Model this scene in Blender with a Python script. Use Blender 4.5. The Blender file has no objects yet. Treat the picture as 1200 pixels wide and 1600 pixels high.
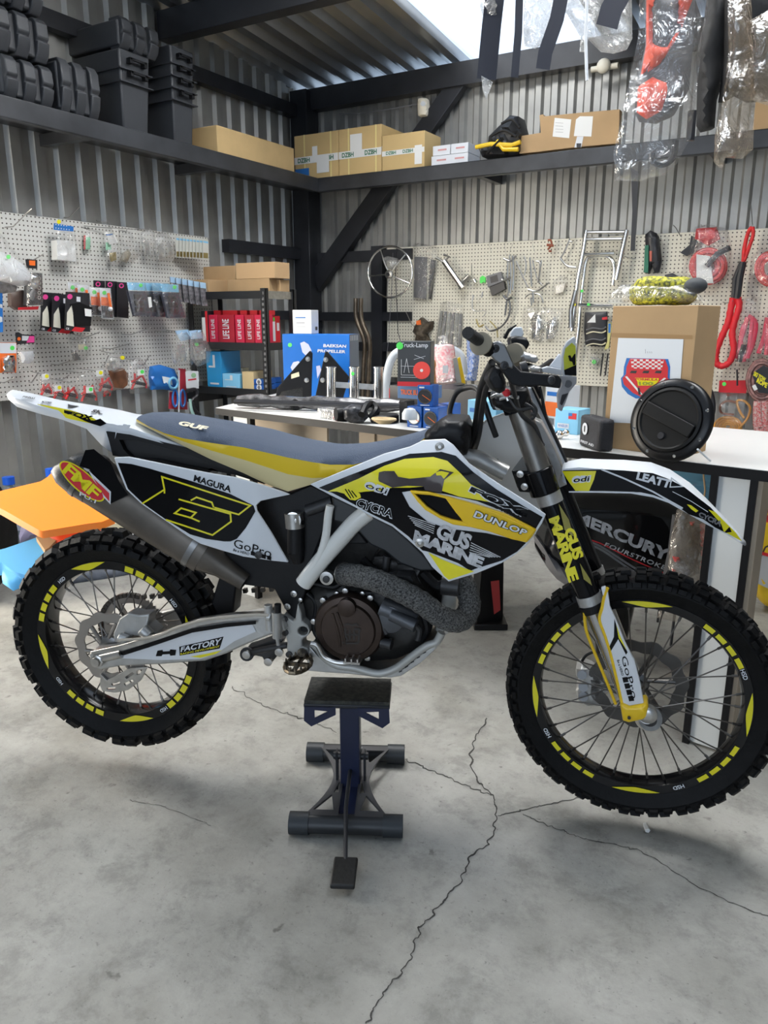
import bpy, math, random
from mathutils import Vector as V, Matrix, noise, geometry
random.seed(7)
PI = math.pi
S = bpy.context.scene
COL = S.collection
# ---------------------------------------------------------------- camera
FPX = 1184.0; PITCH = math.radians(14.4); YAW = math.radians(30.5)
CAM = V((0, 0, 1.352))
cd = bpy.data.cameras.new('camera'); cam = bpy.data.objects.new('camera', cd); COL.objects.link(cam)
cam.location = CAM; cam.rotation_euler = (PI/2-PITCH, 0, YAW)
cd.sensor_width = 36; cd.lens = FPX/1600*36; cd.clip_start = .02
S.camera = cam
S.view_settings.view_transform = 'Standard'; S.view_settings.look = 'None'
S.view_settings.gamma = 1; S.view_settings.use_curve_mapping = False
S.view_settings.exposure = 0.0
HF = V((-math.sin(YAW), math.cos(YAW), 0)); RT = V((math.cos(YAW), math.sin(YAW), 0)); Z = V((0, 0, 1))
FW = HF*math.cos(PITCH)-Z*math.sin(PITCH); UP = HF*math.sin(PITCH)+Z*math.cos(PITCH)
# ---------------------------------------------------------------- light
w = bpy.data.worlds.new('sky'); S.world = w; w.use_nodes = True
wn = w.node_tree; bgn = wn.nodes['Background']
bgn.inputs[0].default_value = (.62, .78, 1, 1); bgn.inputs[1].default_value = 1.5
def area(name, loc, target, sx, sy, power, color):
    l = bpy.data.lights.new(name, 'AREA'); l.shape = 'RECTANGLE'; l.size = sx; l.size_y = sy; l.energy = power; l.color = color
    o = bpy.data.objects.new(name, l); COL.objects.link(o); o.location = loc
    o.rotation_euler = (V(target)-V(loc)).to_track_quat('-Z', 'Y').to_euler()
    return o
area('skylight_daylight', (-2.05, 3.0, 3.95), (-1.95, 3.0, 0), .9, 5.0, 520, (1, .975, .93))
area('front_skylight_daylight', (.1, 2.0, 4.1), (-.3, 2.6, 0), 1.0, 2.4, 60, (.93, .97, 1))
area('roller_door_daylight', (-.3, -4.0, 1.6), (-.4, 3, 1.0), 4.2, 2.4, 54, (.84, .92, 1))
area('side_door_daylight', (-4.3, .9, 1.3), (-2.2, 3.4, .6), 1.2, 2.2, 130, (1, .90, .74))
# ---------------------------------------------------------------- helpers
def ray(px, py): return FW+RT*((px-600)/FPX)+UP*((800-py)/FPX)
def onp(px, py, O, n):
    d = ray(px, py); return CAM+d*((O-CAM).dot(n)/d.dot(n))
def atz(px, py, z=0.0): return onp(px, py, V((0, 0, z)), Z)
def atd(px, py, depth): return CAM+ray(px, py)*depth
XL, YB = -4.0, 5.5
def LW(off=0.0): return lambda px, py, o=0: onp(px, py, V((XL+off+o, 0, 0)), V((1, 0, 0)))
def BW(off=0.0): return lambda px, py, o=0: onp(px, py, V((0, YB-off-o, 0)), V((0, 1, 0)))
def fr(O, n):
    n = n.normalized(); return lambda px, py, o=0: onp(px, py, O+n*o, n)
REAR = atd(190.5, 998, 2.25); FRONT = atd(997, 1085, 1.98)
BX = (FRONT-REAR); BX.z = 0; BX.normalize(); BS = BX.cross(Z)          # BS: the bike's right side, towards the viewer
def BK(px, py, s=0.0): return onp(px, py, REAR+BS*s, BS)
SA = math.radians(-6); FX = V((BX.x*math.cos(SA)-BX.y*math.sin(SA), BX.x*math.sin(SA)+BX.y*math.cos(SA), 0)); FS = FX.cross(Z)
def FK(px, py, s=0.0): return onp(px, py, FRONT+FS*s, FS)

MATS = {}
def mat(name, col, rough=.5, metal=0, nz=0, nscale=8, bump=0, bscale=60, coat=0, col2=None, trans=0, spec=.5):
    if name in MATS: return MATS[name]
    m = bpy.data.materials.new(name); m.use_nodes = True; t = m.node_tree; b = t.nodes['Principled BSDF']
    b.inputs['Base Color'].default_value = (*col, 1); b.inputs['Roughness'].default_value = rough; b.inputs['Metallic'].default_value = metal
    b.inputs['Coat Weight'].default_value = coat; b.inputs['Coat Roughness'].default_value = .08; b.inputs['Specular IOR Level'].default_value = spec
    b.inputs['Transmission Weight'].default_value = trans
    if nz or bump:
        tc = t.nodes.new('ShaderNodeTexCoord')
        n = t.nodes.new('ShaderNodeTexNoise'); n.inputs['Scale'].default_value = nscale; n.inputs['Detail'].default_value = 5
        t.links.new(tc.outputs['Object'], n.inputs['Vector'])
        if nz:
            r = t.nodes.new('ShaderNodeValToRGB'); c2 = col2 or tuple(c*(1-nz) for c in col)
            r.color_ramp.elements[0].position = .35; r.color_ramp.elements[1].position = .65
            r.color_ramp.elements[0].color = (*c2, 1); r.color_ramp.elements[1].color = (*col, 1)
            t.links.new(n.outputs['Fac'], r.inputs['Fac']); t.links.new(r.outputs['Color'], b.inputs['Base Color'])
        if bump:
            n2 = t.nodes.new('ShaderNodeTexNoise'); n2.inputs['Scale'].default_value = bscale; n2.inputs['Detail'].default_value = 3
            t.links.new(tc.outputs['Object'], n2.inputs['Vector'])
            bp = t.nodes.new('ShaderNodeBump'); bp.inputs['Strength'].default_value = bump; bp.inputs['Distance'].default_value = .004
            t.links.new(n2.outputs['Fac'], bp.inputs['Height']); t.links.new(bp.outputs['Normal'], b.inputs['Normal'])
    MATS[name] = m; return m
def film(name, col=(1, 1, 1), fac=.2, dens=.12, rough=.12, scale=14):
    """clear crinkled plastic: mostly see-through, with gloss and a little milky diffuse"""
    m = bpy.data.materials.new(name); m.use_nodes = True; t = m.node_tree; t.nodes.clear()
    N = t.nodes.new; L = t.links.new
    out = N('ShaderNodeOutputMaterial'); tr = N('ShaderNodeBsdfTransparent'); gl = N('ShaderNodeBsdfGlossy'); df = N('ShaderNodeBsdfTranslucent'); d2 = N('ShaderNodeBsdfDiffuse')
    tr.inputs[0].default_value = (*[.85+.15*c for c in col], 1); gl.inputs['Roughness'].default_value = rough
    df.inputs[0].default_value = (*col, 1); d2.inputs[0].default_value = (*col, 1)
    tc = N('ShaderNodeTexCoord'); n = N('ShaderNodeTexNoise'); n.inputs['Scale'].default_value = scale; n.inputs['Detail'].default_value = 4; n.inputs['Distortion'].default_value = 1.2
    L(tc.outputs['Object'], n.inputs['Vector']); bp = N('ShaderNodeBump'); bp.inputs['Strength'].default_value = .9; bp.inputs['Distance'].default_value = .03
    L(n.outputs['Fac'], bp.inputs['Height']); L(bp.outputs['Normal'], gl.inputs['Normal'])
    lw = N('ShaderNodeLayerWeight'); lw.inputs['Blend'].default_value = .35; L(bp.outputs['Normal'], lw.inputs['Normal'])
    md = N('ShaderNodeMath'); md.operation = 'MULTIPLY_ADD'; L(lw.outputs['Facing'], md.inputs[0]); md.inputs[1].default_value = fac*1.6; md.inputs[2].default_value = fac*.35
    a = N('ShaderNodeMixShader'); a.inputs[0].default_value = .5; L(df.outputs[0], a.inputs[1]); L(d2.outputs[0], a.inputs[2])
    b = N('ShaderNodeMixShader'); b.inputs[0].default_value = dens; L(tr.outputs[0], b.inputs[1]); L(a.outputs[0], b.inputs[2])
    c = N('ShaderNodeMixShader'); L(md.outputs[0], c.inputs[0]); L(b.outputs[0], c.inputs[1]); L(gl.outputs[0], c.inputs[2]); L(c.outputs[0], out.inputs[0])
    MATS[name] = m; return m
m_white = mat('white_plastic', (.66, .69, .73), .32); m_black = mat('black_plastic', (.007, .007, .008), .42, bump=.1, bscale=300, spec=.25)
m_gloss = mat('gloss_black_sticker', (.004, .004, .005), .14, coat=.0, spec=.2); m_yel = mat('fluo_yellow_sticker', (.80, .72, .015), .22, coat=.4)
m_yel2 = mat('deep_yellow_plastic', (.80, .52, .012), .3); m_wst = mat('white_sticker', (.68, .70, .73), .3); m_grey = mat('grey_plastic', (.16, .16, .17), .45)
m_steel = mat('brushed_steel', (.55, .54, .52), .3, .95, nz=.25, nscale=30); m_chrome = mat('polished_chrome', (.78, .77, .75), .12, 1)
m_alu = mat('cast_aluminium', (.50, .50, .49), .42, .7, nz=.2, nscale=20, bump=.2, bscale=90); m_dalu = mat('dark_cast_metal', (.045, .045, .047), .45, .5, bump=.25, bscale=80)
m_rub = mat('tyre_rubber', (.0045, .0045, .005), .6, nz=.4, nscale=30, bump=.3, bscale=120, spec=.22); m_card = mat('cardboard', (.47, .31, .16), .85, nz=.12, nscale=5, bump=.1, bscale=40)
m_bsteel = mat('black_painted_steel', (.022, .024, .030), .42, .1, nz=.3, nscale=6, bump=.1, bscale=40)
m_red = mat('red_print', (.62, .02, .03), .4); m_blue = mat('blue_print', (.02, .16, .50), .35); m_org = mat('orange_print', (.85, .16, .02), .4)
m_green = mat('green_price_sticker', (.10, .80, .12), .5); m_dark = mat('dark_print', (.02, .02, .024), .4); m_paper = mat('white_paper', (.78, .78, .76), .7)
m_cream = mat('cream_print', (.75, .68, .48), .5); m_pink = mat('pink_print', (.72, .06, .28), .4); m_lblue = mat('light_blue_print', (.22, .55, .80), .4)
m_film = film('clear_bag_film', (1, 1, 1), .28, .07); m_film2 = film('milky_bag_film', (.9, .9, .88), .28, .3); m_amber = film('amber_bag_film', (.8, .62, .42), .4, .22)
m_redplastic = film('red_tinted_film', (.95, .35, .35), .25, .15)

class M:
    def __init__(s): s.v = []; s.f = []; s.m = []; s.k = 0
    def add(s, vs, fs):
        o = len(s.v); s.v += [V(p) for p in vs]; s.f += [tuple(i+o for i in f) for f in fs]; s.m += [s.k]*len(fs); return s
    def boxa(s, c, ax, ay, az):          # centre and three half-axis vectors
        vs = [c+ax*i+ay*j+az*k for i in (-1, 1) for j in (-1, 1) for k in (-1, 1)]
        return s.add(vs, [(0, 1, 3, 2), (4, 6, 7, 5), (0, 4, 5, 1), (2, 3, 7, 6), (0, 2, 6, 4), (1, 5, 7, 3)])
    def box(s, x0, x1, y0, y1, z0, z1):
        return s.boxa(V(((x0+x1)/2, (y0+y1)/2, (z0+z1)/2)), V(((x1-x0)/2, 0, 0)), V((0, (y1-y0)/2, 0)), V((0, 0, (z1-z0)/2)))
    def hexa(s, q, vec):                 # quad extruded by vec
        return s.prism(q, vec)
    def prism(s, pts, vec):
        n = len(pts); pts = [V(p) for p in pts]; vs = pts+[p+vec for p in pts]
        tris = geometry.tessellate_polygon([pts])
        return s.add(vs, [tuple(t) for t in tris]+[tuple(i+n for i in reversed(t)) for t in tris]+[(i, (i+1) % n, (i+1) % n+n, i+n) for i in range(n)])
    def cyl(s, a, b, r, r2=None, n=20, cap=True):
        a = V(a); b = V(b); r2 = r if r2 is None else r2; return s.lathe([(0, r), ((b-a).length, r2)], a, b-a, n, cap)
    def lathe(s, prof, o, ax, n=28, cap=True):   # prof = (distance along axis, radius)
        ax = V(ax).normalized(); o = V(o); u = ax.orthogonal().normalized(); w_ = ax.cross(u); vs = []; fs = []
        for d, r in prof:
            for i in range(n):
                a = 2*PI*i/n; vs.append(o+ax*d+(u*math.cos(a)+w_*math.sin(a))*r)
        for j in range(len(prof)-1):
            for i in range(n): fs.append((j*n+i, j*n+(i+1) % n, (j+1)*n+(i+1) % n, (j+1)*n+i))
        if cap: fs += [tuple(range(n-1, -1, -1)), tuple((len(prof)-1)*n+i for i in range(n))]
        return s.add(vs, fs)
    def tube(s, pts, r, n=10, closed=False, cap=True):
        pts = [V(p) for p in pts]; N = len(pts); rs = r if isinstance(r, (list, tuple)) else [r]*N; vs = []; fs = []; u = None
        for i, p in enumerate(pts):
            t = (pts[(i+1) % N]-pts[i-1]) if closed else (pts[min(i+1, N-1)]-pts[max(i-1, 0)])
            if t.length < 1e-9: t = V((0, 0, 1))
            t.normalize(); u = t.orthogonal().normalized() if u is None else (u-t*u.dot(t))
            if u.length < 1e-6: u = t.orthogonal()
            u.normalize(); w_ = t.cross(u)
            for k in range(n):
                a = 2*PI*k/n; vs.append(p+(u*math.cos(a)+w_*math.sin(a))*rs[i])
        for j in range(N if closed else N-1):
            for k in range(n): fs.append((j*n+k, j*n+(k+1) % n, ((j+1) % N)*n+(k+1) % n, ((j+1) % N)*n+k))
        if cap and not closed: fs += [tuple(range(n-1, -1, -1)), tuple((N-1)*n+k for k in range(n))]
        return s.add(vs, fs)
    def ball(s, c, r, n=14, sq=(1, 1, 1)):
        c = V(c); vs = []; fs = []; m_ = n//2
        for j in range(m_+1):
            t = PI*j/m_
            for i in range(n): vs.append(c+V((math.sin(t)*math.cos(2*PI*i/n)*sq[0], math.sin(t)*math.sin(2*PI*i/n)*sq[1], math.cos(t)*sq[2]))*r)
        for j in range(m_):
            for i in range(n): fs.append((j*n+i, (j+1)*n+i, (j+1)*n+(i+1) % n, j*n+(i+1) % n))
        return s.add(vs, fs)
    def loft(s, rows, close=False, mats=None):
        n = len(rows[0]); vs = [p for r in rows for p in r]; o = len(s.v); s.v += [V(p) for p in vs]
        for j in range(len(rows)-1):
            for i in range(n if close else n-1):
                s.f.append((o+j*n+i, o+j*n+(i+1) % n, o+(j+1)*n+(i+1) % n, o+(j+1)*n+i)); s.m.append(mats[i] if mats else s.k)
        return s
    def sheet(s, px, fn, grid=0, thick=None, puff=0, nz=0, nf=25, holes=(), off=0, edge=12):
        """outline in photograph pixels laid on a surface fn(px, py, offset); puff = bulge, thick = vector for a back side"""
        loops = [px]+list(holes); P2 = []; E = []
        for lp in loops:
            pts = []
            for i in range(len(lp)):
                a, b = lp[i], lp[(i+1) % len(lp)]; k = max(1, int(math.hypot(b[0]-a[0], b[1]-a[1])/grid)) if grid else 1
                pts += [(a[0]+(b[0]-a[0])*j/k, a[1]+(b[1]-a[1])*j/k) for j in range(k)]
            o = len(P2); P2 += [V(p) for p in pts]; E += [(o+i, o+(i+1) % len(pts)) for i in range(len(pts))]
        nb = len(P2)
        segs = [(P2[a], P2[b]) for a, b in E]
        def dist(p):
            d = 1e9
            for a, b in segs:
                ab = b-a; t = max(0, min(1, (p-a).dot(ab)/max(ab.length_squared, 1e-9))); d = min(d, (p-a-ab*t).length)
            return d
        if grid:
            xs = [p.x for p in P2]; ys = [p.y for p in P2]; y = min(ys)+grid/2; r = 0
            while y < max(ys):
                x = min(xs)+grid/2+(r % 2)*grid/2
                while x < max(xs):
                    q = V((x, y))
                    if dist(q) > grid*.35: P2.append(q)
                    x += grid
                y += grid*.87; r += 1
        vv, ee, ff = geometry.delaunay_2d_cdt(P2, E, [], 1, 1e-4)[:3]
        def inside(p):
            c = False
            for a, b in segs:
                if (a.y > p.y) != (b.y > p.y) and p.x < (b.x-a.x)*(p.y-a.y)/(b.y-a.y)+a.x: c = not c
            return c
        ff = [f for f in ff if inside((vv[f[0]]+vv[f[1]]+vv[f[2]])/3)]
        out = []
        for p in vv:
            d = dist(p); h = puff*math.sqrt(max(0, 1-(1-min(1, d/edge))**2)) if puff else 0
            q = fn(p.x, p.y, off+h)
            if nz and d > .5: q = fn(p.x, p.y, off+h+nz*noise.noise(q*nf))
            out.append(q)
        s.add(out, ff)
        if thick is not None:
            o = len(s.v); n0 = o-len(out)
            s.v += [fn(p.x, p.y, off)+thick for p in vv]; s.f += [tuple(reversed([i+o for i in f])) for f in ff]; s.m += [s.k]*len(ff)
            cnt = {}
            for f in ff:
                for a, b in ((f[0], f[1]), (f[1], f[2]), (f[2], f[0])): cnt[(a, b)] = 1
            for (a, b) in list(cnt):
                if (b, a) not in cnt: s.f.append((n0+b, n0+a, o+a, o+b)); s.m.append(s.k)
        return s
    def text(s, st, quad, fn, off=0, bold=0.0, space=1.0):
        """quad = photo pixels TL, TR, BR, BL"""
        k = (st, bold, space)
        if k not in TXT:
            c = bpy.data.curves.new('t', 'FONT'); c.body = st; c.offset = bold; c.resolution_u = 3; c.space_character = space; o = bpy.data.objects.new('t', c)
            COL.objects.link(o); bpy.context.view_layer.update()
            me = bpy.data.meshes.new_from_object(o); TXT[k] = ([tuple(v.co) for v in me.vertices], [tuple(p.vertices) for p in me.polygons])
            bpy.data.objects.remove(o); bpy.data.meshes.remove(me); bpy.data.curves.remove(c)
        vs, fs = TXT[k]; x0 = min(v[0] for v in vs); x1 = max(v[0] for v in vs); y0 = min(v[1] for v in vs); y1 = max(v[1] for v in vs); out = []
        TL, TR, BR, BL = quad
        for v in vs:
            a = (v[0]-x0)/(x1-x0); b = (v[1]-y0)/(y1-y0)
            X = (BL[0]*(1-a)+BR[0]*a)*(1-b)+(TL[0]*(1-a)+TR[0]*a)*b; Y = (BL[1]*(1-a)+BR[1]*a)*(1-b)+(TL[1]*(1-a)+TR[1]*a)*b
            out.append(fn(X, Y, off))
        return s.add(out, fs)
    def rib(s, pts, wd, fn, off=0, closed=False):   # a line of pixel width wd
        q_ = []; m0 = len(pts)
        for i in range(m0 if closed else m0-1):
            a, b = pts[i], pts[(i+1) % m0]; k = max(1, int(math.hypot(b[0]-a[0], b[1]-a[1])/9)); q_ += [(a[0]+(b[0]-a[0])*j/k, a[1]+(b[1]-a[1])*j/k) for j in range(k)]
        pts = q_ if closed else q_+[pts[-1]]
        n = len(pts); L_ = []; R_ = []
        for i, p in enumerate(pts):
            a = pts[i-1] if (closed or i) else p; b = pts[(i+1) % n] if (closed or i < n-1) else p
            d1 = V((p[0]-a[0], p[1]-a[1])); d2 = V((b[0]-p[0], b[1]-p[1]))
            if d1.length < 1e-6: d1 = d2
            if d2.length < 1e-6: d2 = d1
            d1.normalize(); d2.normalize(); t = d1+d2
            if t.length < .1: t = d1.copy()
            t.normalize(); nn = V((-t.y, t.x)); k = wd/2/max(.45, abs(nn.dot(V((-d1.y, d1.x)))))
            L_.append(fn(p[0]+nn.x*k, p[1]+nn.y*k, off)); R_.append(fn(p[0]-nn.x*k, p[1]-nn.y*k, off))
        return s.add(L_+R_, [(i, (i+1) % n, (i+1) % n+n, i+n) for i in range(n if closed else n-1)])
    def build(s, name, mats, parent=None, label=None, cat=None, group=None, kind=None, smooth=35, bevel=0, seg=2, sub=0):
        me = bpy.data.meshes.new(name); base = V((0, 0, 0))
        if parent is None and kind != 'structure' and s.v:
            base = V((sum((min(v[i] for v in s.v), max(v[i] for v in s.v)))/2 for i in (0, 1)))
            base = V((base.x, base.y, min(v.z for v in s.v)))
        p = parent
        while p is not None: base = base+p.location; p = p.parent
        me.from_pydata([v-base for v in s.v], [], s.f); mats = mats if isinstance(mats, (list, tuple)) else [mats]
        for x in mats: me.materials.append(x)
        me.polygons.foreach_set('material_index', s.m)
        import bmesh as _b; bm=_b.new(); bm.from_mesh(me); _b.ops.recalc_face_normals(bm, faces=bm.faces); bm.to_mesh(me); bm.free()
        if smooth: me.polygons.foreach_set('use_smooth', [True]*len(me.polygons)); me.set_sharp_from_angle(angle=math.radians(smooth))
        me.update(); o = bpy.data.objects.new(name, me); COL.objects.link(o)
        if parent is None: o.location = base
        else: o.parent = parent; LAST[parent] = o
        if bevel:
            b = o.modifiers.new('bevel', 'BEVEL'); b.width = bevel; b.segments = seg; b.limit_method = 'ANGLE'; b.angle_limit = math.radians(40); b.harden_normals = False
        if sub: o.modifiers.new('sub', 'SUBSURF').render_levels = sub; o.modifiers['sub'].levels = sub
        return tag(o, label, cat, group, kind)
TXT = {}; LAST = {}
def tag(o, label=None, cat=None, group=None, kind=None):
    for k, v in (('label', label), ('category', cat), ('group', group), ('kind', kind)):
        if v: o[k] = v
    return o
def thing(name, loc, label, cat, group=None):
    o = bpy.data.objects.new(name, None); COL.objects.link(o); o.location = loc; o.empty_display_size = .05
    return tag(o, label, cat, group)
def dup(o, loc, label=None, parent=None, rz=None, sc=None):
    c = o.copy(); COL.objects.link(c)
    if parent is None:
        c.location = loc
        if rz is not None: c.rotation_euler.z = rz
        if sc: c.scale = sc
        if label: c['label'] = label
    else: c.parent = parent
    for ch in list(o.children): dup(ch, None, None, c)
    return c
def cr(pts, n=6, closed=False):          # Catmull-Rom through points (2D or 3D tuples)
    out = []; N = len(pts); P = [V(p) for p in pts]
    for i in range(N if closed else N-1):
        a, b, c, d = (P[(i-1) % N], P[i], P[(i+1) % N], P[(i+2) % N]) if closed else (P[max(i-1, 0)], P[i], P[i+1], P[min(i+2, N-1)])
        for k in range(n):
            t = k/n; out.append(.5*((2*b)+(c-a)*t+(2*a-5*b+4*c-d)*t*t+(3*b-a-3*c+d)*t**3))
    if not closed: out.append(P[-1])
    return out
def T(s_, pts): return [(s_[0]+x/s_[2], s_[1]+y/s_[2]) for x, y in pts]      # crop coordinates -> photo pixels
def poly(t): return [tuple(float(q) for q in p.split(',')) for p in t.split()]
def ell(cx, cy, rx, ry=None, n=28, a0=0, a1=2*PI):
    ry = rx if ry is None else ry; full = abs(a1-a0-2*PI) < 1e-6
    return [(cx+rx*math.cos(a0+(a1-a0)*i/(n if full else n-1)), cy+ry*math.sin(a0+(a1-a0)*i/(n if full else n-1))) for i in range(n)]
# ================================================================ the setting
def galv(name, c1, c2, rough=.42, met=.6):
    m = mat(name, c1, rough, met, nz=.3, nscale=3, col2=c2, bump=.05, bscale=8); return m
m_galv = galv('galvanised_sheet', (.42, .42, .40), (.30, .30, .29)); m_roof = galv('roof_sheet', (.46, .47, .47), (.38, .39, .40), .30, .85)
def corrug(a, b, y0, y1, pitch, dep, f, top=.3, side=.12):
    """trapezoid ribs from a to b; f(u, v, h) -> point"""
    pts = []; u = a
    while u < b:
        for du, h in ((0, 0), (side, 1), (side+top, 1), (side*2+top, 0)): pts.append((u+du*pitch, h*dep))
        u += pitch
    vs = []; fs = []
    for u_, h in pts: vs += [f(min(u_, b), y0, h), f(min(u_, b), y1, h)]
    for i in range(len(pts)-1): fs.append((2*i, 2*i+2, 2*i+3, 2*i+1))
    return M().add(vs, fs)
# floor: concrete with worn patches
mf = bpy.data.materials.new('concrete_floor'); mf.use_nodes = True; t = mf.node_tree; b = t.nodes['Principled BSDF']; L = t.links.new
tc = t.nodes.new('ShaderNodeTexCoord')
def noise_n(sc, det=6, rg=.6, dist=0.0):
    n = t.nodes.new('ShaderNodeTexNoise'); n.inputs['Scale'].default_value = sc; n.inputs['Detail'].default_value = det; n.inputs['Roughness'].default_value = rg; n.inputs['Distortion'].default_value = dist
    L(tc.outputs['Object'], n.inputs['Vector']); return n
def ramp(src, stops):
    r = t.nodes.new('ShaderNodeValToRGB'); e = r.color_ramp.elements
    while len(e) < len(stops): e.new(.5)
    for x, (p, c) in zip(e, stops): x.position = p; x.color = (*c, 1)
    L(src, r.inputs['Fac']); return r
def mix(a, c, mode, fac):
    x = t.nodes.new('ShaderNodeMix'); x.data_type = 'RGBA'; x.blend_type = mode; x.inputs['Factor'].default_value = fac
    L(a, x.inputs['A']); L(c, x.inputs['B']); return x.outputs['Result']
r1 = ramp(noise_n(1.5, 8, .66, .15).outputs['Fac'], [(.30, (.21, .205, .185)), (.5, (.32, .315, .29)), (.7, (.41, .405, .375))])
r2 = ramp(noise_n(9, 8, .75, .2).outputs['Fac'], [(.36, (.72, .72, .72)), (.5, (1, 1, 1)), (.72, (1.12, 1.12, 1.12))])
r3 = ramp(noise_n(60, 6, .8).outputs['Fac'], [(.33, (.30, .30, .30)), (.41, (1, 1, 1))])
r5 = ramp(noise_n(22, 3, .5, .3).outputs['Fac'], [(.25, (.35, .34, .33)), (.31, (1, 1, 1))])
r4 = ramp(noise_n(1.1, 6, .6, .3).outputs['Fac'], [(.56, (1, 1, 1)), (.70, (.62, .60, .56))])
c = mix(mix(mix(mix(r1.outputs[0], r2.outputs[0], 'MULTIPLY', 1), r3.outputs[0], 'MULTIPLY', .7), r4.outputs[0], 'MULTIPLY', .8), r5.outputs[0], 'MULTIPLY', .8)
L(c, b.inputs['Base Color'])
rr = ramp(noise_n(3, 5).outputs['Fac'], [(.3, (.32, .32, .32)), (.7, (.62, .62, .62))]); L(rr.outputs[0], b.inputs['Roughness'])
bp = t.nodes.new('ShaderNodeBump'); bp.inputs['Strength'].default_value = .35; bp.inputs['Distance'].default_value = .004; L(noise_n(40, 8, .7).outputs['Fac'], bp.inputs['Height']); L(bp.outputs['Normal'], b.inputs['Normal'])
M().box(-4.1, 4.2, -4.2, 5.6, -.1, 0).build('floor', mf, kind='structure', smooth=0)
m_crack = mat('crack_dark', (.05, .048, .045), .9)
def crack(pts, wds):
    P = cr(pts, 14); m = M(); P = [(p.x+7*noise.noise(V((p.x*.11, p.y*.11, 0)))+3*noise.noise(V((p.x*.4, p.y*.4, 5))), p.y+3*noise.noise(V((p.x*.2, p.y*.2, 9)))) for p in P]
    for i in range(len(P)-1):
        wd = wds*(.45+.8*abs(noise.noise(V((P[i][0]*.07, P[i][1]*.07, 3)))+.3)); m.rib([P[i], P[i+1]], wd, lambda x, y, o=0: atz(x, y, .0012))
    m.build('floor_crack', m_crack, kind='structure', smooth=0)
crack(poly('572,1600 600,1552 638,1502 655,1455 680,1424 718,1376 738,1338 764,1312 776,1272 768,1243 742,1212 738,1165 762,1122'), 2.8)
crack(poly('360,1072 400,1096 440,1112 488,1128 526,1144'), 1.3); crack(poly('632,1186 682,1207 730,1228 768,1243'), 1.7)
crack(poly('777,1275 830,1262 888,1250 924,1240'), 1.5); crack(poly('815,1271 870,1295 920,1312 1000,1330 1100,1390 1200,1432'), 1.3)
crack(poly('200,1250 260,1262 330,1290'), .8)
# walls
corrug(-4.0, 4.1, 0, 3.075, .115, .022, lambda u, v, h: V((u, YB+.022-h, v)), .35, .14).build('wall_back', m_galv, kind='structure', smooth=0)
corrug(1.9, 5.5, 0, 3.4, .15, .025, lambda u, v, h: V((XL-.025+h, u, min(v, 3.10+.09*(5.5-u)))), .4, .12).build('wall_left', m_galv, kind='structure', smooth=0)
corrug(-4.2, .1, 0, 3.7, .15, .025, lambda u, v, h: V((XL-.025+h, u, v)), .4, .12).build('wall_left', m_galv, kind='structure', smooth=0)
corrug(-4.2, 5.5, 0, 3.7, .15, .025, lambda u, v, h: V((4.1-h, u, v)), .4, .12).build('wall_right', m_galv, kind='structure', smooth=0)
mw = M(); mw.box(-4.1, -1.8, -4.2, -4.1, 0, 3.8); mw.box(3.4, 4.2, -4.2, -4.1, 0, 3.8); mw.box(-1.8, 3.4, -4.2, -4.1, 3.0, 3.8); mw.build('wall_front', m_galv, kind='structure', smooth=0)
def zr(y): return 3.10+.09*(5.5-y)
SK0, SK1 = -2.50, -1.60
def roofstrip(x0, x1, nm, mt, ph=0):
    corrug(x0, x1, -4.2, 5.6, .18, .05, lambda u, v, h: V((u, v, zr(v)+.05-h)), .34, .14).build(nm, mt, kind='structure', smooth=0)
roofstrip(-4.1, SK0, 'ceiling', m_roof); roofstrip(SK1, -.4, 'ceiling', m_roof); roofstrip(.6, 4.1, 'ceiling', m_roof)
def roofpart(x0, x1, y0, y1, nm, mt): corrug(x0, x1, y0, y1, .2, .035, lambda u, v, h: V((u, v, zr(v)+.035-h)), .42, .1).build(nm, mt, kind='structure', smooth=0)
roofpart(-.4, .6, 3.2, 5.6, 'ceiling', m_roof); roofpart(-.4, .6, -4.2, .1, 'ceiling', m_roof)
ms = bpy.data.materials.new('translucent_roof_sheet'); ms.use_nodes = True; tt = ms.node_tree; tt.nodes.clear()
o_ = tt.nodes.new('ShaderNodeOutputMaterial'); a_ = tt.nodes.new('ShaderNodeBsdfTransparent'); b_ = tt.nodes.new('ShaderNodeBsdfTranslucent'); x_ = tt.nodes.new('ShaderNodeMixShader')
b_.inputs[0].default_value = (.95, .97, 1, 1); x_.inputs[0].default_value = .6; tt.links.new(a_.outputs[0], x_.inputs[1]); tt.links.new(b_.outputs[0], x_.inputs[2]); tt.links.new(x_.outputs[0], o_.inputs[0])
corrug(SK0, SK1, -4.2, 5.6, .2, .035, lambda u, v, h: V((u, v, zr(v)+.035-h)), .42, .1).build('window_skylight', ms, kind='structure', smooth=0)
roofpart(-.4, .6, .1, 3.2, 'window_skylight', ms)
# steel frame of the building
fm = M(); fm.box(-4.0, -3.84, 5.32, 5.48, 0, 3.08); fm.build('corner_post', m_bsteel, kind='structure', bevel=.004)
fm = M(); fm.box(-3.9, 4.1, 5.38, 5.48, 2.94, 3.09); fm.build('trim_1', m_bsteel, kind='structure')
def girt(fr_, a, b, h, nm='trim_2'):
    m = M(); p = [fr_(a[0], a[1]), fr_(b[0], b[1])]
    return p
def lgirt(z, y0=2.2, y1=5.35, h=.09): M().box(-4.0, -3.93, y0, y1, z-h/2, z+h/2).build('trim_2', m_bsteel, kind='structure')
lgirt(2.93); lgirt(1.86, 4.45)
def bgirt(z, x0, x1, h=.08): M().box(x0, x1, 5.43, 5.49, z-h/2, z+h/2).build('trim_3', m_bsteel, kind='structure')
bgirt(1.83, -3.85, -2.95); 
for z in (1.36, 1.12, .80): bgirt(z, -3.85, -2.95, .07)
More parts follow.
